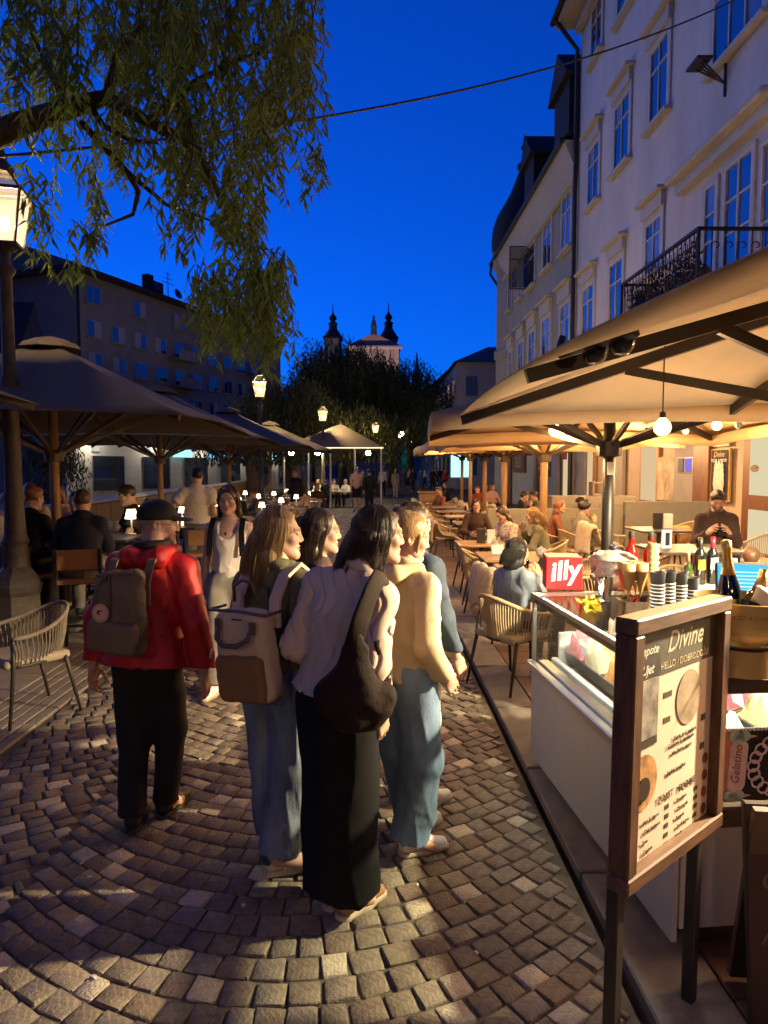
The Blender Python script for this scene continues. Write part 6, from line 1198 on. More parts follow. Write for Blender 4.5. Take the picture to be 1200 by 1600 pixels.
# D: butter jacket, jeans
JD = pose(R_='pocket', L_='pocket', head=R(-26), nod=R(14), legs=dict(anR=(.05, -.02, .085), anL=(-.09, .12, .085))); JD['ftR'] = .2; JD['ftL'] = -.1
D_, JD, TD = person('blond woman in butter-yellow jacket with hood and baggy jeans', (.155, 3.14, 0), R(-54), JD, 1.63, dict(mat=m_butter, ease=.032, hem=-.25, flare=.035, noise=.009, collar=.045, cuff=.9), dict(mat=m_jeanB, r0=.108, rk=.1, r1=.1, end=.98, noise=.011), m_shoeW, dict(style='bun', col='blond', len=.1, ph=5.), det=2)
f = build_field([JD['nek']], .0085, .2); n_ = JD['nek']
for s in (-1, 1): f.cone(n_+Vector((s*.09, .01, .0)), n_+Vector((s*.055, -.1, -.02)), .032, .04, .03)
f.cone(n_+Vector((-.05, -.105, -.03)), n_+Vector((.05, -.105, -.03)), .045, .045, .03); link('hood', np_mesh('hood', *f.nets(), m_butter), D_)
q = MB(); p_ = JD['che']+Vector((.085, .105, .04)); q.box(p_, (.05, .012, .008)); q.build('pocket_flap', m_butter, D_)
# E: denim jacket, white skirt
JE = pose(R_=((.07, .02, -.27), (.1, .1, -.49)), L_='bent', head=R(-10), nod=R(4)); person('dark-haired woman in denim jacket and white skirt beside the butter jacket', (.205, 3.62, 0), R(-48), JE, 1.65, dict(mat=m_jeanD, ease=.03, hem=-.2), dict(mat=M('cloth_ivory', (.6, .55, .45), .8), skirt=.45, rs=.16, noise=.01, name='skirt', r0=.09, r1=.05), m_shoeW, dict(style='bun', col='dark', len=.1, ph=6.), det=2)
# red jacket man
JR = pose(R_=((.09, -.02, -.27), (.13, .05, -.53)), L_=((.07, -.05, -.27), (.09, -.02, -.52)), head=R(-64), nod=R(6), wide=1.12, lean=R(9), sway=R(2), legs=dict(anR=(.04, .09, .085), anL=(-.05, -.1, .1), knR=(.09, .07, .51), knL=(-.08, -.0, .48)))
R_, JR, TR = person('man in red jacket and black cap with a small khaki backpack', (-1.165, 3.4, 0), R(-10), JR, 1.68, dict(mat=m_redj, ease=.038, hem=-.62, flare=.065, noise=.008, cuff=1.04, rc=.045), dict(mat=M('cloth_charcoal', (.014, .012, .01), .85), r0=.092, rk=.08, r1=.066), m_shoeD, dict(style='buzz', col='grey', ph=7.), det=2, male=True, skin='mid', shoe_kind='dress')
f = build_field([JR['nek']], .0085, .22); n_ = JR['nek']
for s in (-1, 1): f.cone(n_+Vector((s*.105, .03, -.0)), n_+Vector((s*.08, -.1, -.01)), .035, .045, .04)
f.cone(n_+Vector((-.08, -.12, -.03)), n_+Vector((.08, -.12, -.03)), .05, .05, .04); f.disp(lambda x, y, z: .004*wob(x, y, z, 5, 2)); hd = link('hood', np_mesh('hood', *f.nets(), m_redj), R_)
q = MB(); q.lathe([(.085, -.02), (.1, .03), (.088, .05), (.07, .03)], 20, c=n_+Vector((0, -.02, .015))); q.build('hood_lining', M('lining_dark', (.02, .016, .014), .8), hd, True)
m_cap = M('cap_black', (.012, .011, .011), .75, bump=.2, bscale=200); f = Field((-.13, -.15, -.03), (.13, .24, .16), .006); f.ell((0, -.014, .036), (.089, .106, .094), .01); f.plane((0, 0, .022), (0, .1, -1)); f.cone((-.05, .08, .034), (-.03, .145, .028), .012, .007, .02); f.cone((.05, .08, .034), (.03, .145, .028), .012, .007, .02); f.cone((0, .07, .04), (0, .155, .032), .03, .022, .03, flat=((0, 0, 1), 3)); v, qd = f.nets(); o_ = link('cap', np_mesh('cap', v, qd, m_cap), R_); o_.matrix_local = TR
q = MB()
for s in (-1, 1):
    q.tube([(s*.031+.022*math.cos(a), .107+.004*math.sin(a), .0+.017*math.sin(a)) for a in np.linspace(0, 6.283, 15)], .0016, 5); q.tube([(s*.052, .104, .004), (s*.076, .05, .006), (s*.08, -.01, .004)], .0016, 5)
q.tube([(-.009, .11, .002), (.009, .11, .002)], .0016, 5); o_ = q.build('glasses', m_steel, R_, True); o_.matrix_local = TR
kb_ = thing('backpack', 'small khaki backpack with round fox badge worn over the red jacket', 'backpack', R_.location, R(-10)); kb_.scale = R_.scale
f = Field((-.3, -.45, .8), (.2, -.05, 1.45), .008); RK = Matrix.Rotation(R(6), 4, 'X') @ Matrix.Rotation(R(7), 4, 'Y'); f.rbox((.0, -.25, 1.17), (.15, .07, .185), .06, .01, RK, taper=.22); f.cone((-.075, -.235, 1.34), (.085, -.235, 1.36), .045, .045, .04); f.disp(lambda x, y, z: .006*wob(x, y, z*.6, 3, 3)+.003*wob(x, y, z, 7, 1)); link('sack', np_mesh('sack', *f.nets(), m_khaki), kb_)
f = Field((-.3, -.45, .8), (.2, -.05, 1.45), .008); f.rbox((-.005, -.305, 1.085), (.125, .038, .08), .03, .01, RK); link('front_pocket', np_mesh('pocket', *f.nets(), m_khaki), kb_)
q = MB(); q.tube([(-.09, -.285, 1.375), (0, -.3, 1.39), (.09, -.285, 1.395)], .009, 6); q.build('gathered_rim', M('canvas_khaki_light', (.19, .14, .085), .85), kb_, True); q = MB(); q.tube([(-.02, -.3, 1.385), (-.0, -.332, 1.32), (.0, -.332, 1.22)], .0045, 5); q.tube([(-.03, -.3, 1.385), (-.07, -.332, 1.33), (-.085, -.332, 1.24)], .0045, 5); q.build('drawstring', m_khaki, kb_, True)
T = Matrix.Translation((-.045, -.334, 1.205)) @ Matrix.Rotation(math.pi/2, 4, 'X') @ Matrix.Rotation(R(-4), 4, 'X'); q = MB(); q.lathe([(.0, 0), (.042, .0), (.044, .004), (.0, .006)], 26, T=T); bdg = q.build('badge', M('badge_sand', (.62, .36, .2), .6), kb_); q = MB(); q.lathe([(0, 0), (.03, 0), (.03, .0025)], 24, T=T @ Matrix.Translation((0, 0, .0055))); q.build('badge_field', M('badge_pale', (.7, .48, .32), .6), bdg)
q = MB(); q.tube([(.016*math.cos(a)*(1-.12*k), .016*math.sin(a)*(1-.1*k), .0092) for k, a in enumerate(np.linspace(.4, 5.6, 9))], [.002, .005, .007, .008, .008, .007, .006, .004, .002], 6, T=T, flat=.4); q.build('fox_emblem', M('badge_red', (.35, .03, .02), .6), bdg, True)
for s in (-1, 1): flat_band('shoulder_strap', [(x, y-(.01 if y < 0 else -.03), z-.01) for x, y, z in strap_pts(s, .165)], .04, .014, MATS['canvas_khaki_light'], kb_)
for n in 'L': q = MB(); a_ = JR['anR']; q.box((a_.x+.045, a_.y+.02, .05), (.006, .05, .012)); q.build('shoe_trim', M('trim_orange', (.55, .22, .04), .5), R_)
# F: woman in white top walking towards the camera
JF = pose(R_='down', L_='down', step=.18, nod=R(4), head=R(4)); F_, JF, TF = person('woman in white strap top and grey sweatpants walking towards the group', (-1.2, 5.55, 0), R(176), JF, 1.69, dict(mat=M('knit_white', (.62, .55, .48), .8, bump=.2, bscale=150), ease=.008, hem=.1, flare=.0, sleeve='none', scoop=True, neck=-.02, name='strap_top'), dict(mat=M('fleece_grey', (.26, .23, .19), .9, var=.12), r0=.11, rk=.105, r1=.085, noise=.012), m_shoeW, dict(style='long', col='dark', len=.16, ph=8.), det=2)
for s in (-1, 1): flat_band('bag_strap', [(s*.13, -.12, 1.2), (s*.125, -.06, 1.43), (s*.125, .02, 1.455), (s*.13, .1, 1.36), (s*.14, .12, 1.15)], .045, .012, m_blackc, F_)
q = MB(); q.lathe([(0, -.02), (.012, 0), (0, .02)], 8, c=(0, .115, 1.335)); q.build('pendant', M('pendant_dark', (.03, .01, .01), .3), F_)
# ------------------------------------------------------------------ terrace furniture
m_rope = M('rope_taupe', (.2, .16, .115), .8, var=.2, bump=.4, bscale=200); m_rope2 = M('rope_straw', (.42, .31, .17), .75, var=.15, bump=.4, bscale=200); m_leg = M('chair_leg', (.035, .027, .02), .5); m_cush = M('cushion_sand', (.36, .29, .2), .9, var=.1)
def make_chair(rope, label, grp):
    t = thing('rope_chair', label, 'chair', (0, 0, 0), 0, grp); rail = []
    for k in range(25):
        a = k/24; th = math.pi*(1.12*a-.06); x = -.285*math.cos(th); y = .16-.44*max(0, math.sin(th))**.8 if math.sin(th) > 0 else .16+.1*abs(math.sin(th))*3; z = .645+.15*max(0, math.sin(th))**1.5; rail.append(Vector((x, y, z)))
    q = MB(); q.tube(rail, .017, 7); q.build('top_rail', rope, t, True); q = MB()
    low = [Vector((p.x*.84, p.y*.82+.01, .43)) for p in rail]; q2 = MB(); q2.tube(low, .014, 6); q2.build('seat_rail', m_leg, t, True)
    for k in range(49):
        u = k/48*24; i = min(23, int(u)); w_ = u-i; a, b_ = rail[i].lerp(rail[i+1], w_), low[i].lerp(low[i+1], w_); m_ = a.lerp(b_, .5)*1.0; m_.x *= 1.03; m_.y -= .012; q.tube([a, m_, b_], .0062, 5, cap=False, flat=.6)
    o = q.build('rope_back', rope, t, True); o['kind'] = 'stuff'
    f = Field((-.3, -.3, .36), (.3, .33, .52), .012); f.rbox((0, .02, .445), (.235, .235, .035), .03); link('cushion', np_mesh('cushion', *f.nets(), m_cush), t)
    for sx in (-1, 1):
        for (y, yb) in ((.2, .25), (-.17, -.26)): q = MB(); q.tube([(sx*.235, y, .64 if y > 0 else .43), (sx*.24, y, .43), (sx*.265, yb, 0)], [.016, .017, .011], 7); q.build('leg', m_leg, t, True)
    return t
chairA = make_chair(m_rope, 'taupe rope armchair standing by the street lamp on the edge stones', 'rope chairs'); chairB = make_chair(m_rope2, 'straw rope armchair', 'rope chairs on the right terrace')
chairA.location = (-2.6, 5.0, .005); chairA.rotation_euler[2] = R(140)
def make_throw():
    t = thing('throw_blanket', 'throw', 'blanket', (0, 0, 0)); prof = [(.2, .49), (.05, .5), (-.1, .52), (-.19, .62), (-.245, .75), (-.285, .82), (-.335, .8), (-.36, .7), (-.375, .55), (-.38, .4)]
    def fn(u, v):
        s = v*(len(prof)-1); i = min(len(prof)-2, int(s)); w_ = s-i; y = prof[i][0]*(1-w_)+prof[i+1][0]*w_; z = prof[i][1]*(1-w_)+prof[i+1][1]*w_; x = (u-.5)*.54; bow = (abs(u-.5)*2)**2
        return (x*(1+.1*math.sin(v*5)), y+.1*bow*(v > .3)*min(1, (v-.3)*4)+.012*math.sin(u*19+v*7), z-.06*bow*(v > .4)+.014*math.sin(u*23+v*11)+(.03*math.sin(u*9) if v > .95 else 0))
    q = MB(); q.sheet(fn, 22, 30); o = q.build('fleece', M('fleece_cream', (.5, .4, .28), .95, var=.18, scale=20, bump=.9, bscale=90, sheen=.3), t, True); md = o.modifiers.new('t', 'SOLIDIFY'); md.thickness = .022; return t
throw = make_throw(); used = {'B': False, 'T': False}
def chair_at(x, y, rz, label, thr=None, z=0.):
    if not used['B']: used['B'] = True; c = chairB; c.location = (x, y, z); c.rotation_euler[2] = rz; c['label'] = label
    else: c = copy_tree(chairB, None, (x, y, z), rz, label)
    if thr:
        if not used['T']: used['T'] = True; b_ = throw; b_.location = (x, y, z); b_.rotation_euler[2] = rz; b_['label'] = thr
        else: b_ = copy_tree(throw, None, (x, y, z), rz, thr)
        b_['group'] = 'cream throws over terrace chairs'
    return c
m_ttop = M('table_oak', (.34, .2, .1), .4, var=.15, scale=3, stretch=(1, 8, 1)); m_tdark = M('table_dark', (.06, .05, .042), .45)
def table(label, x, y, ztop, w_=.7, d_=.7, top=None, zf=0., grp='terrace tables', rz=0.):
    t = thing('table', label, 'table', (x, y, zf), rz, grp); h_ = ztop-zf; q = MB(); q.box((0, 0, h_-.015), (w_, d_, .03), bev=.006); q.build('table_top', top or m_ttop, t); q = MB(); q.tube([(0, 0, .03), (0, 0, h_-.03)], .03, 8); q.build('stem', m_leg, t); q = MB(); q.box((0, 0, .015), (.42, .42, .03), bev=.008); q.build('foot_plate', m_leg, t); return t
def menu_stand(label, p, rz=0., s=1.):
    t = thing('menu_holder', label, 'menu holder', p, rz); q = MB(); q.box((-.05*s, 0, .075*s), (.085*s, .05, .15*s), bev=.004); q.build('black_stand', m_black, t); q = MB(); q.box((.05*s, 0, .07*s), (.08*s, .045, .14*s), bev=.004); q.build('white_cards', MATS['card_white'], t)
def glass_cup(label, p, kind=0):
    t = thing('drinking_glass', label, 'glass', p, 0, 'glasses on terrace tables'); q = MB(); q.lathe([(.028, 0), (.032, .09), (.03, .09), (.026, .008)], 14); q.build('tumbler', GLASS('tumbler_glass', (.9, .85, .75)), t, True)
def table_lamp(label, p, s=1., em=5.):
    t = thing('table_lamp', label, 'table lamp', p, 0, 'small table lamps'); q = MB(); q.lathe([(.045*s, 0), (.045*s, .012), (.008*s, .016), (.008*s, .2*s)], 14); q.build('stand', m_cw, t); q = MB(); q.lathe([(.065*s, .17*s), (.042*s, .27*s)], 18, cap=False); q.build('shade', EM('lamp_shade_glow', (1, .76, .45), 9.), t); q = MB(); q.lathe([(0, .268*s), (.042*s, .27*s)], 14); q.build('shade_cap', m_cw, t)
# --- right terrace
def Pm(n, c): return M('cloth_'+n, c, .85, var=.12)
cl_ = dict(navy=Pm('navy', (.012, .015, .028)), black=Pm('black2', (.012, .011, .011)), grey=Pm('grey', (.16, .145, .12)), beige=Pm('beige', (.38, .28, .18)), white=Pm('white', (.6, .55, .5)), brown=Pm('brown', (.05, .026, .018)), olive=Pm('olive2', (.14, .13, .075)), red=Pm('red2', (.28, .03, .025)), pink=Pm('pink', (.5, .3, .27)), rust=Pm('rust', (.2, .07, .035)), blue=Pm('blue', (.08, .13, .25)), sand=Pm('sand', (.45, .36, .26)), wdenim=denim('denim_washed', (.2, .26, .34)))
def seated(label, x, y, rz, topc, hair, R_='table', L_='table', lean=.12, seat=.46, det=1, H=1.68, zf=0., male=False, beard=False, bot='black', head=0., nod=.1, sleeve='long', skin='fair', ease=.024, group=None):
    J = pose('sit', R_=R_, L_=L_, lean=lean, head=head, nod=nod, seat=seat); return person(label, (x, y, zf), rz, J, H, dict(mat=topc if not isinstance(topc, str) else cl_[topc], ease=ease, sleeve=sleeve, hem=-.25), dict(mat=cl_[bot]), m_shoeD, hair, det=det, male=male, beard=beard, skin=skin, group=group, shoe_kind='dress')
chair_at(1.16, 5.6, R(-58), 'straw rope armchair holding the woman in washed denim jacket')
W1, JW, TW = seated('black-bobbed woman in washed denim jacket holding a phone to her face', 1.18, 5.64, R(-58), cl_['wdenim'], dict(style='bob', col='black', len=.1, ph=1.2), R_='face', L_='lap', det=2, H=1.62, lean=.06, nod=.1, ease=.035)
p = W1.matrix_basis @ (JW['wrR']+(JW['wrR']-JW['elR']).normalized()*.1); t = thing('phone', 'dark phone raised by the denim jacket woman', 'phone', p, R(-58)); q = MB(); q.box((0, .02, .02), (.07, .009, .14), bev=.004, T=Matrix.Rotation(R(-25), 4, 'X')); q.build('case', m_black, t)
chair_at(1.42, 7.15, R(-80), 'empty straw rope armchair behind the denim jacket woman', 'cream throw over the empty armchair behind the denim jacket woman')
chair_at(1.4, 8.55, R(-95), 'empty straw rope armchair drawn up to the menu table'); chair_at(1.5, 10.1, R(-85), 'empty straw rope armchair facing the dark-haired diner')
p = G(752, 848, .76); table('square oak table with menu holder before the dark-haired diner', p.x, p.y, .76); menu_stand('black and white menu holder on the table of the dark-haired diner', (p.x+.05, p.y-.1, .762), s=1.4)
p = G(806, 868, .76); table('oak table with teapot in front of the blond diner in olive', p.x, p.y, .76, .9, .8); menu_stand('black and white menu holder beside the white teapot', (p.x+.0, p.y+.05, .762), s=1.3)
t = thing('teapot', 'small white teapot on the blond diner table', 'teapot', (p.x+.3, p.y-.05, .762)); q = MB(); q.lathe([(.04, 0), (.065, .03), (.06, .08), (.03, .1), (.01, .11), (.014, .12), (0, .125)], 16); q.tube([(.055, 0, .05), (.1, 0, .07), (.115, 0, .1)], [.014, .01, .008], 6); q.build('pot', MATS['ceramic_white'], t, True)
t = thing('napkin_holder', 'white napkins in a holder on the blond diner table', 'napkins', (p.x-.22, p.y+.1, .762)); q = MB(); q.box((0, 0, .06), (.14, .05, .12), bev=.01); q.build('box', m_cw, t); v, f_ = leaf_cloud(np.c_[RNG.normal(0, .04, 24), RNG.normal(0, .012, 24), RNG.normal(.14, .025, 24)], .09, RNG, .8, -.6); link('napkins', np_mesh('napkins', v, f_, MATS['napkin_white'], False), t)['kind'] = 'stuff'
p = G(822, 888, .76); table('oak table beside the denim jacket woman', p.x+.1, p.y, .76, .8, .7)
glass_cup('small tumbler on the table beside the denim jacket woman', (p.x, p.y, .762))
seated('blond woman in olive jacket eating at the teapot table', 2.5, 9.7, R(78), 'olive', dict(style='long', col='blond', len=.22, ph=1.), R_='face', L_='table', lean=.3, nod=.35, det=2); chair_at(2.52, 9.7, R(78), 'straw rope armchair holding the blond diner in olive')
seated('person in white patterned shirt bent over the teapot table', 2.15, 10.35, R(120), M('shirt_pattern', (.6, .5, .44), .8, var=.5, scale=30, col2=(.25, .1, .09)), dict(style='long', col='dark', len=.2, ph=2.), lean=.35, nod=.5); chair_at(2.15, 10.37, R(120), 'straw rope armchair under the patterned shirt diner')
seated('dark-haired diner in brown behind the menu holder', 1.82, 12.0, R(178), 'brown', dict(style='bob', col='dark', len=.09, ph=2.), det=2); chair_at(1.82, 12.02, R(178), 'straw rope armchair of the dark-haired diner')
seated('person in grey sweater and dark cap with hands at the mouth', 3.42, 11.3, R(-75), 'grey', dict(style='short', col='black', vol=1.12), R_='face', L_='face', lean=.22, nod=.2); chair_at(3.4, 11.3, R(-75), 'straw rope armchair of the grey sweater person')
seated('person in rust sweater seated beside the grey sweater', 3.1, 11.7, R(-100), 'rust', dict(style='long', col='auburn', len=.15), lean=.2); chair_at(3.1, 11.7, R(-100), 'straw rope armchair of the rust sweater person')
chair_at(2.9, 8.6, R(30), 'empty straw rope armchair with back to the black parasol pole'); chair_at(3.35, 8.2, R(60), 'empty straw rope armchair beside the raised terrace'); chair_at(2.5, 7.0, R(100), 'empty straw rope armchair near the wine tray'); chair_at(3.1, 6.9, R(150), 'empty straw rope armchair below the brown shirt man')
ZF = .217
p = G(1030, 826, .97); table('small table with menu cards at the stone plinth', p.x, p.y, .97, .75, .75, m_tdark, ZF); menu_stand('pale menu cards on the table at the stone plinth', (p.x+.05, p.y, .972), s=1.5); chair_at(p.x-.7, p.y+.3, R(-90), 'straw rope armchair at the stone plinth table', 'cream throw over the armchair at the stone plinth', ZF); chair_at(p.x+.55, p.y+.6, R(100), 'straw rope armchair with an orange pillow under the poster', None, ZF)
t = thing('pillow', 'orange pillow on the armchair under the poster', 'pillow', (p.x+.5, p.y+.5, ZF+.6)); f = Field((-.25, -.25, -.2), (.25, .25, .2), .015); f.rbox((0, 0, 0), (.19, .08, .15), .07); link('cover', np_mesh('cover', *f.nets(), M('pillow_ochre', (.5, .24, .06), .85)), t)
p = G(1078, 856, .97); table('table in front of the brown shirt man', p.x, p.y, .97, .95, .8, m_tdark, ZF); glass_cup('tumbler in front of the brown shirt man', (p.x+.1, p.y, .972)); t = thing('menu_card', 'white tent card on the table of the brown shirt man', 'card', (p.x-.28, p.y-.05, .972), R(20)); q = MB(); q.box((0, 0, .1), (.13, .02, .2), bev=.003); q.build('card', MATS['card_white'], t); q = MB(); q.box((0, -.012, .1), (.06, .004, .14)); q.build('print', m_black, t)
seated('bearded man in brown shirt looking at his phone', 4.18, 8.15, R(160), 'brown', dict(style='short', col='dark', ph=3.), R_='phone', L_='phone', lean=.16, nod=.5, det=2, zf=ZF, male=True, beard=True, H=1.78, ease=.03); chair_at(4.2, 8.2, R(160), 'straw rope armchair of the bearded man in brown', None, ZF); chair_at(4.9, 8.3, R(120), 'empty straw rope armchair beside the bearded man', None, ZF)
t = thing('phone', 'phone in the hands of the bearded man', 'phone', (4.1, 7.83, ZF+.88), R(160)); q = MB(); q.box((0, 0, 0), (.075, .009, .15), bev=.004, T=Matrix.Rotation(R(-40), 4, 'X')); q.build('case', m_black, t)
seated('child with brown hair seen from behind near the till screen', 3.28, 5.75, R(-20), 'grey', dict(style='short', col='brown', ph=4.), H=1.5, lean=.1); chair_at(3.28, 5.73, R(-20), 'straw rope armchair of the child near the till')
p = G(1150, 872, .85); table('table with paper menus in front of the child', 3.4, 6.4, .76, .8, .7, m_tdark); menu_stand('menu holder with tall white cards near the child', (3.3, 6.3, .762), s=1.6)
for k, (x, y, rz, c, hc) in enumerate(((4.05, 13.6, R(-60), 'olive', 'dark'), (4.6, 13.9, R(70), 'sand', 'dark'))): seated(('person in olive hoodie slumped behind the low partition', 'person in sand hoodie leaning beside the olive hoodie')[k], x, y, rz, c, dict(style='short', col=hc), lean=.45, nod=.5, R_='face'); chair_at(x, y, rz, ('straw rope armchair of the olive hoodie', 'straw rope armchair of the sand hoodie')[k])
for k, (x, y, rz) in enumerate(((3.45, 16.3, R(-95)), (4.1, 16.4, R(88)))): seated(('person in dark shirt leaning over the far wall table', 'person in grey coat facing the dark shirt at the far table')[k], x, y, rz, ('black', 'grey')[k], dict(style='short', col='dark'), R_='face', lean=.3); chair_at(x, y, rz, ('straw rope armchair of the dark shirt diner', 'straw rope armchair of the grey coat diner')[k])
table('far oak table between dark shirt and grey coat', 3.78, 16.35, .75)
for k, (px, Y, c) in enumerate(((748, 21, 'red'), (768, 23, 'pink'), (760, 24.5, 'red'), (700, 26, 'black'), (690, 19.5, 'rust'))): p = D(px, 730, Y); seated(('person in red at the far end under the last parasol', 'person in pink at the far end of the right terrace', 'person in red behind the pink diner', 'person in black seated by the wooden lectern', 'person in rust seated among the covered chairs')[k], p.x, Y, R((150, 200, 170, 90, 120)[k]), c, dict(style=('short', 'long')[k % 2], col=('dark', 'brown')[k % 2], len=.15), det=0)
n_ = 0
for k in range(6):
    for j, x in enumerate((1.5, 2.35, 3.1)):
        y = 13.4+k*1.75+(.3 if j == 1 else 0)
        if (j == 2 and k in (1, 2)) or (j == 1 and k == 0): continue
        n_ += 1; c = chair_at(x+random.uniform(-.1, .1), y, R((-85, 95, 80)[j]+random.uniform(-14, 14)), 'straw rope armchair hung with a cream throw on the right terrace', 'cream throw over an armchair of the far right terrace rows'); c['group'] = 'covered armchairs on the right terrace'
    table('oak table among the covered armchairs of the right terrace', 1.95, 13.4+k*1.75, .75, grp='oak tables among covered armchairs')
t = thing('wooden_stand', 'orange wooden host stand on the edge of the right terrace', 'stand', (*D(672, 755, 22).to_2d(), 0)); q = MB(); q.box((0, 0, .5), (.7, .4, 1.0), bev=.01); q.build('cabinet', m_wood, t); q = MB(); q.box((0, 0, 1.03), (.8, .5, .06), bev=.01); q.build('top', m_wood, t)
t = thing('bright_screen', 'bright blue-white menu screen glowing at the terrace end', 'screen', (*D(721, 720, 27).to_2d(), 0)); q = MB(); q.box((0, 0, 1.0), (.1, .1, 2.0)); q.build('stand', m_rib, t); q = MB(); q.box((0, -.06, 2.05), (.85, .06, 1.2)); q.build('screen', EM('screen_cyan', (.35, .85, 1), 2.), t)
# --- left terrace: high table group
m_stoolw = M('stool_teak', (.28, .13, .04), .5, var=.2, stretch=(1, 6, 6))
def bar_stool(label, x, y, rz, first=[None]):
    if first[0] is None:
        t = thing('bar_stool', label, 'bar stool', (x, y, 0), rz, 'teak bar stools'); first[0] = t
        for sx in (-1, 1):
            for y_, z_ in ((-.19, 1.06), (.19, .74)): q = MB(); q.box((sx*.205, y_, z_/2), (.03, .03, z_)); q.build('leg', m_rib, t)
            q = MB(); q.box((sx*.205, 0, .3), (.024, .36, .024)); q.build('foot_bar', m_rib, t)
        q = MB(); q.box((0, -.19, .3), (.38, .024, .024)); q.build('foot_bar', m_rib, t); q = MB(); q.box((0, 0, .73), (.4, .38, .05), bev=.01); q.build('seat', m_stoolw, t); q = MB(); q.box((0, -.19, .95), (.38, .025, .2), bev=.006); q.build('backrest', m_stoolw, t); return t
    return copy_tree(first[0], None, (x, y, 0), rz, label)
def on_stool(label, x, y, rz, c, hair, **k): seated(label, x, y, rz, c, hair, seat=.74, **k); return bar_stool(label.replace('man ', 'stool ').split(' ')[0] and 'teak bar stool under the '+label, x, y-.0, rz)
on_stool('auburn-haired man in black jacket seen from behind', -3.6, 6.95, R(-14), 'black', dict(style='short', col='ginger', ph=2.), male=True, H=1.78, lean=.18, det=2); on_stool('short-haired man in navy jacket seen from behind', -2.93, 6.72, R(12), 'navy', dict(style='short', col='brown', ph=3.), male=True, H=1.76, R_='face', lean=.2, det=2, bot='grey', ease=.035)
on_stool('young man in black vest leaning on the high table', -2.92, 8.3, R(118), 'black', dict(style='short', col='dark', ph=4.), male=True, sleeve='short', H=1.76, lean=.15, det=2, nod=.25); on_stool('dark-haired woman facing out across the high table', -3.72, 8.55, R(172), 'beige', dict(style='long', col='dark', len=.16), H=1.66, det=2, skin='fair')
on_stool('red-haired woman in pink top behind the parasol pole', -4.35, 9.4, R(165), 'pink', dict(style='long', col='ginger', len=.12), H=1.7); on_stool('long-haired woman in sand top with back turned', -4.6, 9.0, R(10), 'sand', dict(style='long', col='brown', len=.26), H=1.76); on_stool('white-haired person in pale shirt behind the lamp post', -4.35, 7.9, R(-95), 'white', dict(style='short', col='grey'), H=1.68)
table('high dark bar table between the two jackets', -3.35, 7.65, 1.06, 1.3, .7, m_tdark, grp='high bar tables'); table('high dark bar table behind the red-haired woman', -4.55, 8.4, 1.06, .7, .6, m_tdark, grp='high bar tables')
table('high bar table with candles beside the waiter', -2.75, 9.35, 1.04, .7, .7, m_tdark, grp='high bar tables'); bar_stool('empty teak bar stool before the candle table', -2.25, 8.75, R(20))
for k, (x, y, z) in enumerate(((-2.85, 7.9, 1.063), (-3.75, 11.2, .8), (-2.75, 10.9, .8))): table_lamp(('small white table lamp near the black vest', 'small white table lamp behind the black vest', 'small white table lamp behind the cap wearer')[k], (x, y, z), 1.1)
for k in range(4): t = thing('candle', 'slim glowing candle glass on the waiter bar table', 'candle', (-2.85+k*.06, 9.3+.05*(k % 2), 1.042), 0, 'candles on the bar table'); q = MB(); q.lathe([(.018, 0), (.018, .1+.03*(k % 2))], 10); q.build('glass', EM('candle_glow', (1, .72, .35), 3.5), t)
JWt = pose(R_='bent', L_='hip', head=R(15), lean=.06, wide=1.1); Wt, _, _ = person('waiter in white T-shirt and dark apron standing by the bar table', (-2.62, 9.95, 0), R(12), JWt, 1.84, dict(mat=cl_['white'], sleeve='short', ease=.03, hem=-.3), dict(mat=m_jeanL, r0=.1, rk=.08, r1=.07), m_shoeW, dict(style='short', col='black', ph=6.), det=2, male=True)
f = Field((-.3, -.25, .4), (.3, .25, 1.2), .015); f.cone((0, 0, 1.0), (0, .01, .55), .165, .185, .03, flat=((0, 1, 0), 1.25)); f.plane((0, 0, 1.06), (0, 0, 1)); f.plane((0, -.04, 0), (-.3, -1, 0)); f.plane((0, 0, .55), (0, 0, -1)); link('apron', np_mesh('apron', *f.nets(), cl_['black']), Wt)
# river wall
rw = thing('river_wall', 'long low planter wall with timber cladding along the river', 'wall', (-6.3, 3, 0), math.atan2(-1.6, 40)*-1); q = MB(); q.box((0, 20, .5), (.35, 40, 1.0)); q.build('wall', M('wall_dark_stone', (.09, .075, .06), .8), rw)
for k in range(40): q = MB(); q.box((.2, .5+k, .72), (.05, .96, .5), bev=.01); q.build('timber_panel', M('timber_clad', (.2, .1, .04), .6, var=.3, scale=3, stretch=(4, 1, 8)), rw)
q = MB(); q.box((0, 20, 1.03), (.45, 40, .06)); q.build('coping', M('coping_pale', (.4, .38, .34), .7), rw)
# left terrace, farther rows: low tables with lamps, covered chairs, guests
chairC = copy_tree(chairA, None, (-3.1, 13.2, 0), R(-100), 'taupe rope armchair hung with a throw on the left terrace'); chairC['group'] = 'covered armchairs on the left terrace'; k = 0
for i in range(6):
    for j, x in enumerate((-2.75, -3.9, -4.9)):
        y = 12.9+i*2.1+.4*j; x2 = x+i*.14; k += 1
        table('dark table with a small lamp on the left terrace', x2, y, .76, .75, .75, m_tdark, grp='lamp tables on the left terrace'); table_lamp('small glowing table lamp on a left terrace table', (x2+.1, y, .762), 1.15)
        for s in (-1, 1):
            if (i+j+s) % 3 == 0: continue
            c = copy_tree(chairA, None, (x2+.08*s, y+s*.72, 0), R(0 if s < 0 else 180)+random.uniform(-.3, .3), 'taupe rope armchair hung with a throw on the left terrace'); c['group'] = 'covered armchairs on the left terrace'
            b_ = copy_tree(throw, None, c.location, c.rotation_euler[2], 'cream throw over an armchair of the left terrace'); b_['group'] = 'cream throws on the left terrace'
c = chairC
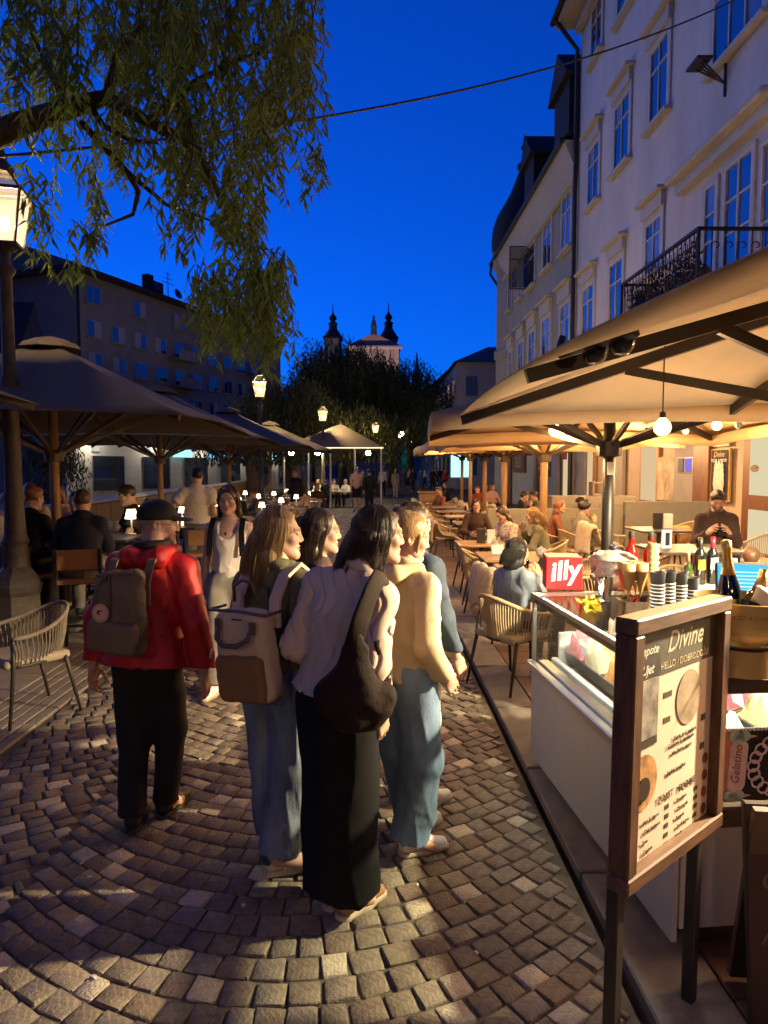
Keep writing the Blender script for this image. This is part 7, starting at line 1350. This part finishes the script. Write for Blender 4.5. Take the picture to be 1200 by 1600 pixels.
LT = [('woman in white blouse behind the black vest', -4.1, 12.2, 200, 'white', 'brown', 'long'), ('person in black seated before the blue screens', -3.35, 16.6, 170, 'black', 'dark', 'short'), ('person in olive leaning beside the black diner', -3.0, 17.2, 120, 'olive', 'brown', 'short'), ('long-haired diner in beige beside the second lamp', -2.1, 20.8, 60, 'beige', 'dark', 'long'), ('diner in white at the lamp table near the marquee', -2.45, 22.6, 160, 'white', 'brown', 'long'), ('diner in brown with bare arms near the marquee', -2.0, 23.4, 190, 'brown', 'blond', 'long'), ('person in navy sitting behind the waiter', -3.9, 13.6, 150, 'navy', 'black', 'short'), ('guest in white under the marquee lamps', -2.6, 31.4, 170, 'white', 'blond', 'long'), ('guest in sand under the marquee lamps', -1.9, 31.8, 180, 'sand', 'brown', 'short'), ('guest in pale blue under the marquee lamps', -1.3, 31.2, 150, 'white', 'grey', 'short'), ('guest in black under the marquee lamps', -2.2, 30.5, 10, 'black', 'dark', 'short')]
for lb_, x, y, a, c_, hc, st in LT: seated(lb_, x, y, R(a), c_, dict(style=st, col=hc, len=.16), det=0 if y > 15 else 1)
for k in range(3): table('white-clothed table under the marquee', -2.6+k*.8, 31.0, .76, .7, .7, cl_['white'], grp='marquee tables')
def walker(label, px, Y, H, rz, top_, bot, hair, sleeve='long', end=1., male=True, step=.16, hem=-.3, det=0):
    p = D(px, 760, Y); J = pose(step=step, R_='fwd', L_='back') if step else pose(R_='bent', L_='down'); return person(label, (p.x, Y, 0), R(rz), J, H, dict(mat=cl_[top_], sleeve=sleeve, hem=hem), dict(mat=cl_[bot], end=end), m_shoeD if bot != 'sand' else m_shoeW, hair, det=det, male=male)
sh = lambda c, st='short': dict(style=st, col=c, len=.22)
walker('ginger waiter in black standing on the left terrace', 462, 20.5, 1.8, 150, 'black', 'black', sh('ginger'), step=0)
walker('man in pink T-shirt and dark shorts walking away', 557, 27.5, 1.86, 4, 'pink', 'black', sh('grey'), 'short', .5, det=1); walker('man in black walking beside the pink T-shirt', 577, 27.3, 1.76, 0, 'black', 'navy', sh('black'), det=1); walker('man in black vest with white sleeves walking away', 598, 41, 1.84, -5, 'white', 'black', sh('black')); walker('long-haired woman in sand top and pale trousers walking away', 618, 41, 1.72, 0, 'sand', 'sand', sh('blond', 'long'), male=False)
CR = [('person in grey walking towards the camera at the street end', 631, 56, 1.8, 180, 'grey', 'grey', 'dark'), ('person in black with a dark coat in the far crowd', 645, 50, 1.78, 0, 'black', 'navy', 'black'), ('person in blue in the far crowd beside the black coat', 657, 53, 1.7, 20, 'blue', 'blue', 'brown'), ('person in white shirt in the far crowd', 664, 60, 1.75, 90, 'white', 'black', 'dark'), ('person in brown in the far crowd near the host stand', 676, 55, 1.78, 150, 'brown', 'black', 'brown'), ('person in navy in the far crowd near the host stand', 688, 58, 1.82, 200, 'navy', 'blue', 'black'), ('person in sand coat in the far crowd', 640, 64, 1.7, 170, 'sand', 'black', 'blond'), ('person in red top in the far crowd', 695, 50, 1.72, 160, 'red', 'black', 'dark'), ('person in beige in the far crowd beyond the couple', 606, 66, 1.75, 180, 'beige', 'grey', 'brown'), ('person in olive in the far crowd', 683, 66, 1.8, 120, 'olive', 'black', 'dark'), ('person in white top by the far lamp', 566, 62, 1.7, 180, 'white', 'black', 'blond'), ('person in black shirt by the far lamp', 586, 68, 1.8, 160, 'black', 'black', 'dark')]
for lb_, px, Y, H, rz, a, b_, hc in CR: walker(lb_, px, Y, H, rz, a, b_, sh(hc))
